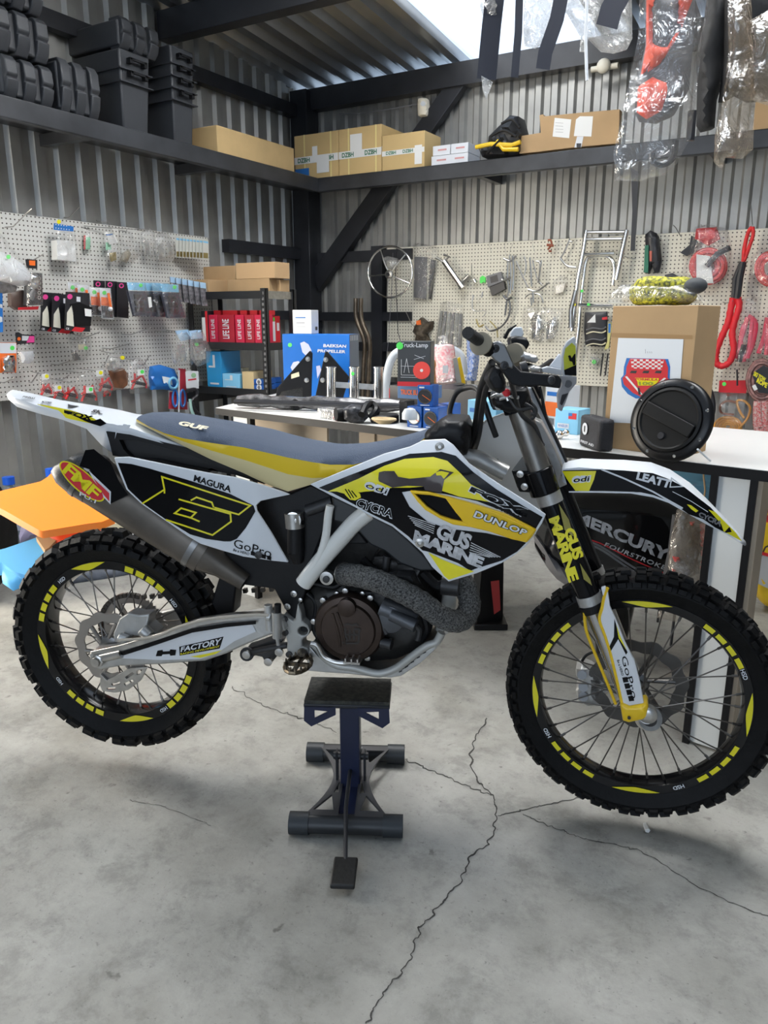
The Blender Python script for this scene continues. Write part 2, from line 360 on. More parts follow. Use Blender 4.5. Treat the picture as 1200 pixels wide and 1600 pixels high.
lgirt(1.37, 4.6, 5.35, .07); lgirt(.80, 4.0, 5.35, .07)
p = BW(.03)(600, 480); M().box(p.x-.09, p.x+.01, 5.42, 5.49, 0, 1.9).build('trim_4', m_bsteel, kind='structure')
fb = BW(.10)   # knee brace from the corner post to the eave beam
q = [fb(488, 424), fb(706, 118), fb(736, 118), fb(497, 455)]
M().prism(q, V((0, .07, 0))).build('trim_5', m_bsteel, kind='structure', bevel=.004)
# roof beams
def beam(y, x0=-4.0, x1=4.1): M().box(x0, x1, y-.05, y+.05, zr(y)-.17, zr(y)-.005).build('trim_6', m_bsteel, kind='structure', bevel=.003)
beam(4.0); beam(1.0)
m = M(); m.rib([(530, 178), (560, 178), (600, 172), (640, 165), (652, 162)], 1.6, fb); m.build('wiring', m_grey, kind='structure')
# motion sensor on the brace, round sensor on the eave beam
t_ = M(); ff = BW(.11); t_.sheet([(p.x, p.y) for p in cr(poly('653,157 657,153 664,153 668,157 668,178 664,182 656,182 653,178'), 3, True)], ff, 4, thick=V((0, .03, 0)), puff=.02, edge=5); t_ = t_.build('motion_sensor', mat('ivory_plastic', (.75, .70, .58), .4), None, 'ivory motion sensor on the dark diagonal brace', 'sensor', bevel=0)
ff2 = BW(.12); s2 = M(); s2.sheet(ell(661, 162, 4, 4), ff2, 0, off=.012); s2.build('sensor_lens', m_white, t_)
c0 = BW(.16)(943, 103); sm = M(); sm.ball(c0, .045, 16, (1, .6, 1)); so = sm.build('round_sensor', mat('ivory_plastic', (.75, .70, .58)), None, 'round ivory detector clamped to the eave beam', 'sensor')
M().cyl(BW(.14)(924, 109), BW(.14)(966, 102), .018, n=14).build('side_stub', mat('ivory_plastic', (0, 0, 0)), so)
# ---- shelves high on the walls
m_lip = mat('worn_black_steel', (.055, .058, .065), .38, .3, nz=.4, nscale=5)
SH = 2.27; SD = .45
r_ = thing('wall_shelf', V((-4.0, 2.2, SH)), 'long black steel shelf high along the left wall, holding black crates', 'shelf')
M().box(-4+SD-.05, -4+SD, 1.9, YB-SD+.05, SH, SH+.10).build('front_beam', m_lip, r_, bevel=.006)
M().box(-4+.02, -4+SD-.05, 1.9, YB-.16, SH+.075, SH+.095).build('shelf_deck', m_bsteel, r_)
for y in (4.02, 3.0): M().box(-4.0, -4+SD-.05, y, y+.05, SH+.01, SH+.07).build('cross_bar', m_lip, r_)
r_ = thing('wall_shelf', V((-3.0, 5.5, SH)), 'black steel shelf high on the back wall, running right from the corner', 'shelf')
M().box(-4+SD-.05, 4.0, YB-SD, YB-SD+.05, SH, SH+.10).build('front_beam', m_lip, r_, bevel=.006)
M().box(-4+SD, 4.0, YB-SD+.05, YB-.01, SH+.075, SH+.095).build('shelf_deck', m_bsteel, r_)
for px in (735, 1100): x = BW(SD)(px, 285).x; M().box(x, x+.05, YB-SD+.05, YB-.01, SH+.01, SH+.07).build('cross_bar', m_lip, r_)
# ---- pegboards
def pegmat(name, col, ax):
    m = bpy.data.materials.new(name); m.use_nodes = True; t = m.node_tree; b = t.nodes['Principled BSDF']; b.inputs['Roughness'].default_value = .55
    N = t.nodes.new; L = t.links.new; g = N('ShaderNodeNewGeometry'); sp = N('ShaderNodeSeparateXYZ'); L(g.outputs['Position'], sp.inputs[0]); outs = []
    for k in (ax, 'Z'):
        a = N('ShaderNodeMath'); a.operation = 'MULTIPLY'; a.inputs[1].default_value = 1/.0254; L(sp.outputs[k], a.inputs[0])
        f = N('ShaderNodeMath'); f.operation = 'FRACT'; L(a.outputs[0], f.inputs[0]); s_ = N('ShaderNodeMath'); s_.operation = 'SUBTRACT'; s_.inputs[1].default_value = .5; L(f.outputs[0], s_.inputs[0])
        q = N('ShaderNodeMath'); q.operation = 'MULTIPLY'; L(s_.outputs[0], q.inputs[0]); L(s_.outputs[0], q.inputs[1]); outs.append(q)
    ad = N('ShaderNodeMath'); L(outs[0].outputs[0], ad.inputs[0]); L(outs[1].outputs[0], ad.inputs[1])
    lt = N('ShaderNodeMath'); lt.operation = 'LESS_THAN'; lt.inputs[1].default_value = .030; L(ad.outputs[0], lt.inputs[0])
    mx = N('ShaderNodeMix'); mx.data_type = 'RGBA'; mx.inputs['A'].default_value = (*col, 1); mx.inputs['B'].default_value = (.06, .045, .035, 1); L(lt.outputs[0], mx.inputs['Factor']); L(mx.outputs['Result'], b.inputs['Base Color'])
    return m
LB = LW(.05); a = LB(-60, 326); b = LB(325, 371)
PBL = M().box(XL+.03, XL+.05, 2.0, b.y, LB(200, 600).z-.03, b.z).build('pegboard', pegmat('peg_left', (.62, .61, .57), 'Y'), None, 'white perforated pegboard on the left wall', 'pegboard', bevel=.002)
BB = BW(.05); a = BB(605, 385); b = BB(945, 604)
PBB = M().box(a.x, 4.0, YB-.05, YB-.03, b.z, BB(900, 372).z).build('pegboard', pegmat('peg_back', (.74, .70, .58), 'X'), None, 'cream perforated pegboard on the back wall', 'pegboard', bevel=.002)
# ================================================================ the motorcycle
bike = thing('dirt_bike', atz(560, 1225) , 'white, black and yellow dirt bike with number 6, raised on a lift stand', 'motorcycle', None)
bike.location = V((REAR.x*.56+FRONT.x*.44, REAR.y*.56+FRONT.y*.44, 0))
m_rim = mat('gloss_black_rim', (.006, .006, .007), .16, coat=.1, spec=.3); m_spoke = mat('dark_spoke_steel', (.16, .15, .14), .35, .9)
m_disc = mat('brake_disc_steel', (.36, .34, .32), .32, .9); m_hub = mat('hub_metal', (.20, .20, .20), .35, .85)
def wheel(nm, C, A, F_, R, r1, r0, tw, crown, nk, disc_s, disc_r, blocks, swoosh, hubr, knobh):
    """C centre, A axle towards the viewer, F_ horizontal forward"""
    def pt(a, r, d): return C+F_*(math.cos(a)*r)+Z*(math.sin(a)*r)+A*d
    rim = M(); hw = tw*.30
    rim.lathe([(-hw, r0+.004), (-hw-.002, r1), (-hw+.004, r1+.006), (hw-.004, r1+.006), (hw+.002, r1), (hw, r0+.004), (hw*.55, r0), (-hw*.55, r0), (-hw, r0+.004)], C, A, 96, False)
    rim = rim.build(nm, m_rim, bike)
    ty = M(); h = tw/2; cr_ = R-knobh; pr = []
    for i in range(13):
        a = -PI*.5+PI*i/12; pr.append((h*math.sin(a)*(.97 if abs(math.sin(a)) > .9 else 1), r1+.012+(cr_-r1-.012)*(.42+.58*math.cos(a))))
    pr = [(-hw, r1)]+pr+[(hw, r1)]
    ty.lathe(pr, C, A, 96, False)
    for k in range(nk):
        a = 2*PI*(k+.5)/nk; sgn = k % 2; wdt = 2*PI*R/nk*.30
        def kb(d, hd, half_a, rr, tilt=0, sh=0):
            aa = a+sh; up = (F_*math.cos(aa)+Z*math.sin(aa)); tn = (-F_*math.sin(aa)+Z*math.cos(aa)); n_ = (up*math.cos(tilt)+A*math.sin(tilt)).normalized(); ax = (A*math.cos(tilt)-up*math.sin(tilt)).normalized()
            c = C+up*rr+A*d; q = []
            b0 = [c+ax*i*hd*1.15+tn*j*half_a*1.15-n_*knobh*.6 for i, j in ((-1, -1), (1, -1), (1, 1), (-1, 1))]; b1 = [c+ax*i*hd*.92+tn*j*half_a*.88+n_*knobh*.55 for i, j in ((-1, -1), (1, -1), (1, 1), (-1, 1))]
            ty.add(b0+b1, [(4, 5, 6, 7), (0, 1, 5, 4), (1, 2, 6, 5), (2, 3, 7, 6), (3, 0, 4, 7)])
        if sgn:
            kb(0, tw*.13, wdt, R-knobh*.5)
        else:
            for q in (-1, 1): kb(q*tw*.19, tw*.085, wdt, R-knobh*.62, q*.25)
        for q in (-1, 1):
            kb(q*tw*.38, tw*.085, wdt*1.15, R-knobh*.5-tw*.085, q*.75, 2*PI/nk*.5*(1 if sgn else 0)*.4)
            kb(q*tw*.485, tw*.07, wdt*.95, R-knobh*.5-tw*.25, q*1.25, 2*PI/nk*.3)
    ty.build('tyre', m_rub, rim, smooth=30)
    hub = M(); hub.lathe([(-.075, .022), (-.072, hubr*.9), (-.062, hubr), (-.055, hubr*.55), (.05, hubr*.55), (.058, hubr), (.066, hubr*.9), (.07, .022)], C, A, 32)
    hub.build('hub', m_hub, rim)
    for k in range(36):
        side = 1 if k % 2 else -1; ah = 2*PI*k/36; off = .42 if (k//2) % 2 else -.42
        s = M(); p0 = pt(ah+off, hubr*.93, side*.058); p1 = pt(ah, r0+.001, side*.006); s.cyl(p0, p1, .0019, n=6)
        d = (p1-p0).normalized(); s.cyl(p1-d*.016, p1, .0036, n=6); s.build('spoke', m_spoke, rim)
    # wavy brake disc
    dm = M(); n = 96; ro = []; ri = []
    for k in range(n):
        a = 2*PI*k/n; r = disc_r*(1+.035*math.sin(a*11)); ro.append((a, r)); ri.append((a, disc_r*.74*(1+.03*math.sin(a*11+1))))
    vs = [pt(a, r, disc_s) for a, r in ro]+[pt(a, r, disc_s) for a, r in ri]+[pt(a, r, disc_s+.004) for a, r in ro]+[pt(a, r, disc_s+.004) for a, r in ri]
    fs = []
    for k in range(n):
        j = (k+1) % n; fs += [(k, j, n+j, n+k), (2*n+k, 3*n+k, 3*n+j, 2*n+j), (k, 2*n+k, 2*n+j, j), (n+k, n+j, 3*n+j, 3*n+k)]
    dm.add(vs, fs)
    for k in range(6):
        a = 2*PI*k/6+.2; c1 = pt(a, disc_r*.76, disc_s+.002); c0 = pt(a+.35, hubr*.8, disc_s+.002); dm.cyl(c0, c1, .006, n=8)
    dm.build('brake_disc', m_disc if disc_s > 0 else mat('dark_disc_steel', (.10, .095, .09), .4, .8), rim, smooth=20)
    def sector(m, a0, a1, ra, rb, taper=0):
        k = 10; vs = []
        for i in range(k+1):
            u = i/k; a = a0+(a1-a0)*u; w_ = 1-taper*abs(2*u-1)**1.5; mid = ra+(rb-ra)*.5 if not taper else rb; lo = mid-(rb-ra)*.5*w_ if not taper else rb-(rb-ra)*w_
            hi = mid+(rb-ra)*.5*w_ if not taper else rb
            vs += [pt(a, lo, hw+.0032), pt(a, hi, hw+.0032)]
        m.add(vs, [(2*i, 2*i+1, 2*i+3, 2*i+2) for i in range(k)])
    R0 = r0+.004; R1 = r1-.001
    for b_ in blocks:
        for i in range(4):
            c = math.radians(b_+(i-1.5)*8.2); st = M(); sector(st, c-math.radians(3.1), c+math.radians(3.1), R0+.004, R1-.004); st.build('rim_sticker', m_yel, rim)
    for b_ in swoosh: st = M(); sector(st, math.radians(b_-13), math.radians(b_+13), R0+.003, R1-.002, 1); st.build('rim_sticker', m_yel, rim)
    for b_ in swoosh:
        tx = M()
        a = math.radians(b_+(24)); k = .011
        fn = lambda X, Y, o=0: pt(a-X*.055, (R0+R1)/2+Y*.011, hw+.0034)
        tx.text('HSD', [(-1, .5), (1, .5), (1, -.5), (-1, -.5)], fn, 0, .02)
        tx.build('rim_lettering', m_wst, rim)
    return rim
rw = wheel('rear_wheel', REAR, BS, BX, .336, .254, .224, .115, .1, 40, .062, .108, (62, 152, 240, 325), (105, 191, 281, 12), .038, .015)
fw = wheel('front_wheel', FRONT, FS, FX, .343, .272, .247, .09, .1, 56, -.064, .125, (43, 150, 233, 324), (90, 187, 273, 0), .030, .010)
# sprocket and chain on the far side
sp = M(); n = 50; C = REAR-BS*.072; vs = []
def bp_(C, a, r): return C+BX*(math.cos(a)*r)+Z*(math.sin(a)*r)
ring = []
for k in range(n*2):
    a = 2*PI*k/(n*2); ring.append(bp_(C, a, .112 if k % 2 else .104))
inn = [bp_(C, 2*PI*k/(n*2), .085) for k in range(n*2)]; N2 = n*2
sp.add(ring+inn+[p-BS*.006 for p in ring]+[p-BS*.006 for p in inn], [f for k in range(N2) for f in ((k, (k+1) % N2, N2+(k+1) % N2, N2+k), (2*N2+k, 3*N2+k, 3*N2+(k+1) % N2, 2*N2+(k+1) % N2), (k, 2*N2+k, 2*N2+(k+1) % N2, (k+1) % N2), (N2+k, N2+(k+1) % N2, 3*N2+(k+1) % N2, 3*N2+k))])
for k in range(6): a = PI/3*k; sp.boxa(bp_(C, a, .06), BX*math.cos(a)*.03+Z*math.sin(a)*.03, (-BX*math.sin(a)+Z*math.cos(a))*.010, BS*.003)
sp.build('sprocket', m_disc, rw, smooth=20)
ch = M(); fc = BK(432, 935, -.072); pts = [bp_(C, math.radians(a), .111) for a in range(75, 286, 7)]
top = [pts[0]+(fc+Z*.03-pts[0])*(i/16) for i in range(16, 0, -1)]; bot = [pts[-1]+(fc-Z*.03-pts[-1])*(i/16) for i in range(1, 17)]
path = top+pts+bot
for i in range(len(path)-1):
    a, b = path[i], path[i+1]; n_ = max(1, int((b-a).length/.0145))
    for j in range(n_): c = a+(b-a)*((j+.5)/n_); d = (b-a).normalized(); ch.boxa(c, d*.0055, BS*.007, d.cross(BS)*.0065)
ch.build('drive_chain', mat('chain_steel', (.10, .09, .08), .4, .8), bike, smooth=0)
# axle, caliper, disc guard
ax = M(); a0 = BK(153, 1032, .13); ax.lathe([(0, .019), (.012, .019), (.014, .014), (.022, .013)], a0-BS*.005, BS, 8); ax.cyl(a0-BS*.26, a0, .011); ax.build('rear_axle', m_steel, bike)
cl = M(); cl.sheet(T((0, 820, 3), [(530, 510), (560, 440), (600, 415), (650, 425), (700, 420), (690, 470), (735, 510), (700, 530), (620, 520), (580, 560), (535, 550)]), lambda x, y, o=0: BK(x, y, .085+o), 0, thick=-BS*.05)
cl.cyl(BK(222, 982, .10), BK(234, 994, .10), .018, n=14); cl.cyl(BK(186, 995, .10), BK(200, 1000, .10), .014, n=12); cl.build('rear_brake_caliper', m_alu, bike, bevel=.004)
gd = M(); gd.sheet(T((0, 820, 3), [(470, 700), (500, 730), (575, 690), (610, 672), (690, 668), (660, 730), (600, 775), (540, 788), (480, 780), (468, 755)]), lambda x, y, o=0: BK(x, y, .075+o), 0, thick=-BS*.008, holes=[T((0, 820, 3), h) for h in ([(520, 745), (560, 735), (565, 745), (525, 757)], [(585, 715), (620, 690), (628, 698), (592, 725)], [(640, 685), (665, 680), (655, 700), (640, 705)], [(500, 765), (540, 762), (540, 772), (500, 774)], [(580, 745), (620, 725), (625, 735), (585, 757)])])
gd.build('disc_guard', m_steel, bike, bevel=.001)
# swingarm
def slab(px, s, t, fn=BK, dirn=None, grid=0, puff=0, edge=12, nz=0, holes=(), off=0, m=None):
    dirn = (FS if fn is FK else BS) if dirn is None else dirn; sf = s if callable(s) else (lambda x, y: s)
    return (m or M()).sheet(px, lambda x, y, o=0: fn(x, y, sf(x, y)+o), grid, thick=-dirn*t, puff=puff, edge=edge, nz=nz, holes=holes, off=off)
sa = T((0, 820, 3), [(418, 600), (440, 585), (560, 572), (760, 512), (930, 450), (1100, 425), (1260, 420), (1320, 440), (1340, 500), (1260, 520), (1160, 560), (1060, 605), (960, 640), (760, 655), (560, 664), (470, 682), (430, 668)])
slab(sa, .12, .034).build('swingarm', m_alu, bike, bevel=.006, seg=3)
sw = LAST[bike]
slab(T((0, 820, 3), [(418, 596), (560, 566), (760, 505), (930, 443), (1100, 420), (1260, 415), (1260, 436), (1100, 450), (930, 480), (760, 538), (570, 592), (430, 612)]), .128, .02).build('swingarm_ridge', m_steel, sw, bevel=.004)
stk = T((0, 820, 3), [(545, 606), (700, 560), (900, 495), (1060, 470), (1180, 462), (1200, 500), (1100, 545), (1020, 600), (940, 628), (760, 634), (570, 626)])
M().sheet(stk, lambda x, y, o=0: BK(x, y, .1215), 0).build('swingarm_sticker', m_wst, sw)
b_ = M(); b_.sheet(T((0, 820, 3), [(545, 604), (700, 552), (900, 486), (1060, 462), (1200, 450), (1200, 466), (1060, 480), (900, 506), (700, 574), (580, 612)]), lambda x, y, o=0: BK(x, y, .1290), 0)
b_.sheet(T((0, 820, 3), [(840, 572), (1048, 524), (1030, 580), (842, 614)]), lambda x, y, o=0: BK(x, y, .1222), 0)
b_.sheet(T((0, 820, 3), [(738, 590), (762, 586), (764, 594), (795, 592), (798, 584), (826, 586), (822, 612), (798, 614), (795, 606), (762, 608), (758, 616), (730, 616)]), lambda x, y, o=0: BK(x, y, .1222), 0).build('swingarm_sticker', m_gloss, sw)
M().text('FACTORY', T((0, 820, 3), [(850, 573), (1040, 531), (1030, 562), (846, 597)]), BK, .1228, .03).build('sticker_lettering', m_wst, sw)
y_ = M(); y_.sheet(T((0, 820, 3), [(890, 618), (960, 606), (1040, 588), (1010, 606), (940, 624)]), lambda x, y, o=0: BK(x, y, .1222), 0); y_.text('RACING DEVELOPMENT', T((0, 820, 3), [(846, 602), (1030, 565), (1028, 574), (846, 611)]), BK, .1228, .01); y_.build('swingarm_sticker', m_yel, sw)
M().cyl(BK(150, 1030, .125), BK(190, 1021, .125), .013, n=16).build('chain_adjuster', m_steel, sw)
slab(T((0, 820, 3), [(640, 520), (720, 418), (860, 385), (880, 460), (1260, 400), (1260, 470), (760, 560)]), -.10, .034).build('swingarm_far_beam', m_alu, sw, bevel=.005)
M().tube([BK(x, y, .135) for x, y in cr(T((0, 820, 3), [(560, 540), (640, 536), (740, 520), (830, 482), (960, 445), (1080, 432), (1190, 422), (1260, 425)]), 5)], .0042, 8).build('brake_hose', mat('braided_hose', (.42, .38, .32), .5), bike)
# mud flap and inner fender
slab(T((0, 820, 3), [(1030, 235), (1110, 250), (1092, 420), (1000, 440), (985, 380)]), .02, .06).build('mud_flap', m_black, bike, bevel=.005)
slab(poly('455,770 485,757 520,775 562,832 575,850 540,850 505,830 476,905 479,921 461,970 447,955 428,920 380,914 338,884 312,852 430,876 450,880 398,800 386,782 420,768'), .075, .11).build('inner_fender', m_black, bike, bevel=.004)
for x, y in ((459, 928), (449, 948)): c = BK(x, y, .079); M().lathe([(0, .009), (.004, .009), (.005, .004), (.0015, .0035)], c-BS*.003, BS, 14).build('bolt', m_steel, bike)
# ---- silencer
sil = M(); A_ = BK(118, 730, .09); B_ = BK(322, 868, .085); ax_ = (B_-A_); ln = ax_.length; ax_.normalize(); up_ = BS.cross(ax_); up_.normalize()
if up_.z < 0: up_ = -up_
def ering(c, ru, rs, n=28, skew=0, e=2.6):
    out = []
    for i in range(n):
        a = 2*PI*i/n; cu = math.copysign(abs(math.cos(a))**(2/e), math.cos(a)); su = math.copysign(abs(math.sin(a))**(2/e), math.sin(a)); out.append(c+up_*(cu*ru)+BS*(su*rs)+ax_*skew*cu)
    return out
m_carb = mat('carbon_weave', (.014, .014, .015), .38, nz=.9, nscale=260, col2=(.06, .06, .063)); m_sil = mat('bead_blasted_metal', (.13, .115, .10), .45, .7, nz=.3, nscale=10)
sil.loft([ering(A_+ax_*(ln*t), .069-.017*t, .049-.006*t) for t in (.17, .3, .6, .9, 1.0)], True); sil = sil.build('exhaust_silencer', m_sil, bike, smooth=50)
cp = M(); cp.loft([ering(A_+ax_*(-.030), .032, .026, skew=.02), ering(A_+ax_*(-.026), .048, .036, skew=.022), ering(A_+ax_*(0), .064, .046, skew=.02), ering(A_+ax_*.04, .0695, .0495, skew=.012), ering(A_+ax_*(ln*.17), .067, .049)], True); cp.build('end_cap', m_carb, sil, smooth=50)
M().loft([ering(A_+ax_*.036, .0705, .0515, skew=.012), ering(A_+ax_*.050, .0705, .0515, skew=.012)], True).build('clamp_band', m_hub, sil)
M().loft([ering(A_+ax_*(ln*.90), .0555, .046), ering(A_+ax_*(ln*.94), .0548, .0455)], True).build('clamp_band', m_hub, sil)
M().loft([ering(A_+ax_*(ln*1.0), .046, .042), ering(A_+ax_*(ln*1.12), .03, .03), ering(A_+ax_*(ln*1.3), .022, .022)], True).build('mid_pipe', m_sil, sil)
sf = lambda x, y, o=0: BK(x, y, .1425+o)
M().sheet(T((0, 600, 3), [(400, 310), (440, 305), (520, 370), (560, 460), (600, 520), (520, 560), (480, 500), (420, 400), (372, 385)]), sf, 0, off=-.001).build('side_sticker', m_gloss, sil)
bd_ = [(x, y) for x, y in [(V((126, 753))+V((math.cos(a)*46+0, math.sin(a)*15)).to_2d()) for a in []]]
def orot(cx, cy, rx, ry, rot, n=32): return [(cx+rx*math.cos(a)*math.cos(rot)-ry*math.sin(a)*math.sin(rot), cy+rx*math.cos(a)*math.sin(rot)+ry*math.sin(a)*math.cos(rot)) for a in [2*PI*i/n for i in range(n)]]
M().sheet(orot(128, 752, 45, 15.5, .72), sf, 0, off=0).build('badge', m_yel, sil); M().sheet(orot(128, 752, 42.5, 13.5, .72), sf, 0, off=.0006).build('badge', m_red, sil)
M().text('FMF', [(108.3, 722.8), (159.5, 767.6), (147.7, 781.2), (96.5, 736.4)], sf, .0014, .03, .9).build('badge_lettering', m_yel, sil); M().text('PU.1', T((0, 600, 3), [(375, 503), (452, 545), (446, 560), (372, 522)]), sf, .001, .02).build('badge_lettering', m_wst, sil)
M().sheet(T((0, 600, 3), [(412, 402), (520, 505), (518, 565), (480, 525)]), sf, 0, off=.0004).build('side_sticker', m_wst, sil); M().sheet(T((0, 600, 3), [(436, 440), (512, 512), (512, 550), (486, 520)]), sf, 0, off=.001).build('side_sticker', m_red, sil)
# ---- rear fender: near skirt, crease, crown, far crease
st_ = [((10, 616), (13, 624), .028), ((25, 622), (27, 636), .045), ((60, 634), (60, 646), .06), ((98, 643), (98, 656), .075), ((133, 652), (135, 670), .085), ((160, 660), (158, 695), .09), ((167, 661), (174, 707), .092), ((178, 663), (182, 676), .095), ((205, 669), (203, 679), .095), ((250, 684), (248, 691), .095), ((290, 697), (290, 702), .09)]
rows = []
for (a, b, s) in st_:
    p = BK(a[0], a[1], s); q = BK(b[0], b[1], s+.004); f = BS*2*s
    rows.append([q+f*0, p, p-BS*s*.5+Z*.007, p-BS*s+Z*.010, p-BS*s*1.5+Z*.007, p-f, q-f])
fd = M(); fd.loft(rows); fd = fd.build('rear_fender', m_white, bike, smooth=25); fd.modifiers.new('solid', 'SOLIDIFY').thickness = .003
fs_ = lambda x, y, o=0: BK(x, y, .088*min(1, max(.3, (x+25)/150))+.0035+o)
fp = lambda x, y, o=0: BK(x, y, max(.03, .075*min(1, max(.3, (x+25)/150)))+o) + Z*0
M().sheet(T((0, 600, 3), [(68, 68), (140, 88), (170, 100), (200, 118), (100, 100)]), fs_, 0).build('fender_sticker', m_gloss, fd)
M().sheet(T((0, 600, 3), [(135, 88), (230, 102), (330, 122), (420, 150), (470, 178), (440, 188), (330, 165), (240, 138), (180, 115)]), fs_, 0, off=.0006).build('fender_sticker', m_yel, fd)
k_ = M(); k_.sheet(T((0, 600, 3), [(300, 122), (340, 130), (335, 142), (440, 172), (470, 162), (500, 185), (470, 198), (430, 186), (300, 135)]), fs_, 0, off=.0012); k_.text('FOX', T((0, 600, 3), [(330, 128), (440, 150), (430, 176), (312, 140)]), fs_, .0014, .04); k_.build('fender_lettering', m_gloss, fd)
# top-surface logos lie on the crown
def crown(x, y, o=0):
    st = st_; i = max(j for j in range(len(st)-1) if st[j][0][0] <= max(x, 10)); a, b = st[i], st[i+1]; t = (x-a[0][0])/(b[0][0]-a[0][0]); p = BK(a[0][0], a[0][1], a[2]).lerp(BK(b[0][0], b[0][1], b[2]), t)
    ax2 = (BK(b[0][0], b[0][1], b[2])-BK(a[0][0], a[0][1], a[2])).normalized(); n_ = ax2.cross(BS).normalized(); n_ = n_ if n_.z > 0 else -n_
    return onp(x, y, p+n_*(.009+o), n_)
def toptext(s, q): M().text(s, T((0, 600, 3), q), crown, .001, .03).build('fender_lettering', m_dark, fd)
toptext('PIRELLI', [(110, 55), (165, 62), (160, 70), (105, 63)]); toptext('MOTOREX', [(200, 78), (245, 84), (240, 92), (195, 86)]); toptext('SKF', [(440, 118), (505, 128), (490, 142), (425, 132)])
M().sheet(T((0, 600, 3), [(318, 93), (333, 98), (372, 104), (342, 108), (320, 107)]), crown, 0, off=.001).build('fender_lettering', m_dark, fd)
M().text('odi', T((0, 600, 3), [(505, 178), (615, 192), (600, 215), (495, 198)]), fs_, .006, .06).build('fender_lettering', m_wst, fd)
# airbox / black tail panel with recess
tail = T((0, 600, 3), [(497, 222), (560, 228), (640, 240), (860, 297), (940, 325), (1080, 385), (1200, 440), (1240, 470), (1100, 425), (900, 390), (780, 380), (640, 355), (528, 335), (512, 270)])
slab(tail, .098, .12, holes=[T((0, 600, 3), [(558, 262), (640, 262), (900, 335), (1010, 385), (970, 402), (880, 385), (740, 355), (620, 348), (580, 310)])]).build('tail_panel', m_black, bike, bevel=.003)
slab(T((0, 600, 3), [(540, 250), (640, 250), (900, 325), (1030, 385), (980, 415), (880, 400), (740, 370), (610, 360)]), .080, .1).build('tail_recess', mat('matt_black_plastic', (.008, .008, .009), .6), bike)
# ---- seat
cols = [(213, 647, 655, 657, 660, .5), (232, 646, 666, 667, 669, .72), (257, 650, 677, 679, 682, .9), (287, 656, 685, 690, 697, .97), (330, 663, 692, 704, 718, 1), (380, 674, 699, 718, 739, 1), (420, 686, 708, 731, 758, 1), (450, 693, 715, 741, 768, 1), (487, 698, 722, 747, 757, .98), (515, 699, 726, 746, 749, .94), (553, 697, 726, 731, 733, .88), (580, 693, 719, 721, 723, .84), (620, 684, 707, 709, 711, .75), (647, 677, 697, 699, 701, .65), (664, 672, 684, 688, 690, .5)]
rows = []
for x, y0, y1, y2, y3, k in cols:
    b = BK(x, y3, .10*k); c = BK(x, y2, .118*k); d = BK(x, y1, .122*k); e = BK(x, y0, .02)
    lat = lambda s, z: V((d.x, d.y, 0))-BS*(.122*k-s)+Z*z
    rows.append([b, c, d, lat(.10*k, d.z+(e.z-d.z)*.62), lat(.06*k, d.z+(e.z-d.z)*.92), lat(0, e.z), lat(-.06*k, d.z+(e.z-d.z)*.92), lat(-.10*k, d.z+(e.z-d.z)*.62), d-BS*.244*k, c-BS*.236*k, b-BS*.2*k])
for r in rows: pass
rr_ = []
for i in range(len(rows)-1):
    for t in (0, .33, .66): rr_.append([rows[i][j].lerp(rows[i+1][j], t) for j in range(11)])
rr_.append(rows[-1])
seat = M(); seat.loft(rr_, mats=[2, 1, 0, 0, 0, 0, 0, 0, 1, 2])
m_seat = mat('blue_grey_gripper', (.060, .085, .135), .75, bump=.8, bscale=500); seat = seat.build('seat', [m_seat, mat('yellow_vinyl', (.80, .56, .015), .4, bump=.05), mat('cream_vinyl', (.72, .62, .34), .5, bump=.05)], bike, smooth=60)
M().text('GUF', T((0, 600, 3), [(850, 172), (980, 200), (960, 218), (830, 190)]), lambda x, y, o=0: onp(x, y, BK(300, 664, .06)+(Z*.010), (Z+BS*.35+BX*.0).normalized()), 0, .05).build('seat_lettering', m_cream, seat)
# ---- side number panel
sp_s = lambda x, y: .135+.018*max(0, 1-abs(x-300)/140)-(.03*max(0, (x-400)/60))
white = poly('178,715 200,714 240,722 283,731 330,740 367,746 410,758 440,768 453,773 425,779 407,783 400,790 401,798 425,835 450,879 428,877 380,870 345,860 313,850 293,838 257,813 220,787 197,765 182,728')
slab(white, sp_s, .008, grid=14).build('side_panel', m_white, bike, bevel=.002); spn = LAST[bike]
def sps(x, y, o=0): return BK(x, y, sp_s(x, y)+.0008+o)
blk = poly('184,723 205,725 233,732 300,752 360,772 396,790 399,799 384,825 370,842 360,846 350,846 322,842 297,835 276,822 258,811 224,787 200,764')
M().sheet(blk, sps, 12).build('number_background', m_gloss, spn)
n6 = M()
for l, c in (([(222, 787), (257, 765), (253, 745), (391, 790), (373, 804), (335, 793)], 0), ([(279, 780), (360, 803), (361, 815), (332, 836), (259, 812)], 0), ([(298, 782), (307, 777), (331, 785), (334, 793)], 0), ([(273, 802), (283, 794), (306, 801), (298, 809)], 1), ([(298, 809), (312, 815)], 0), ([(257, 765), (257, 771)], 0)):
    n6.rib(l, 2.6, sps, .0008, closed=bool(c))
n6.build('number_outline', m_yel, spn)
M().text('MAGURA', T((0, 600, 3), [(912, 425), (1086, 480), (1080, 510), (906, 455)]), sps, .001, .03).build('panel_lettering', m_gloss, spn)
g_ = M(); g_.text('GoPro', [(366, 842), (425, 858), (423, 872), (365, 855)], sps, .001, .0); g_.text('Be a HERO', [(365, 857), (390, 864), (389, 868), (364, 861)], sps, .001, .01)
for i in range(4): x = 392+i*8.5; y = 861+i*2.3; g_.sheet([(x, y), (x+6.5, y+1.8), (x+6, y+8), (x-.5, y+6)], sps, 0, off=.001)
g_.build('panel_lettering', m_gloss, spn)
M().lathe([(0, .010), (.003, .010), (.004, .004)], sps(404, 867, .001), BS, 14).build('bolt', m_dalu, spn)
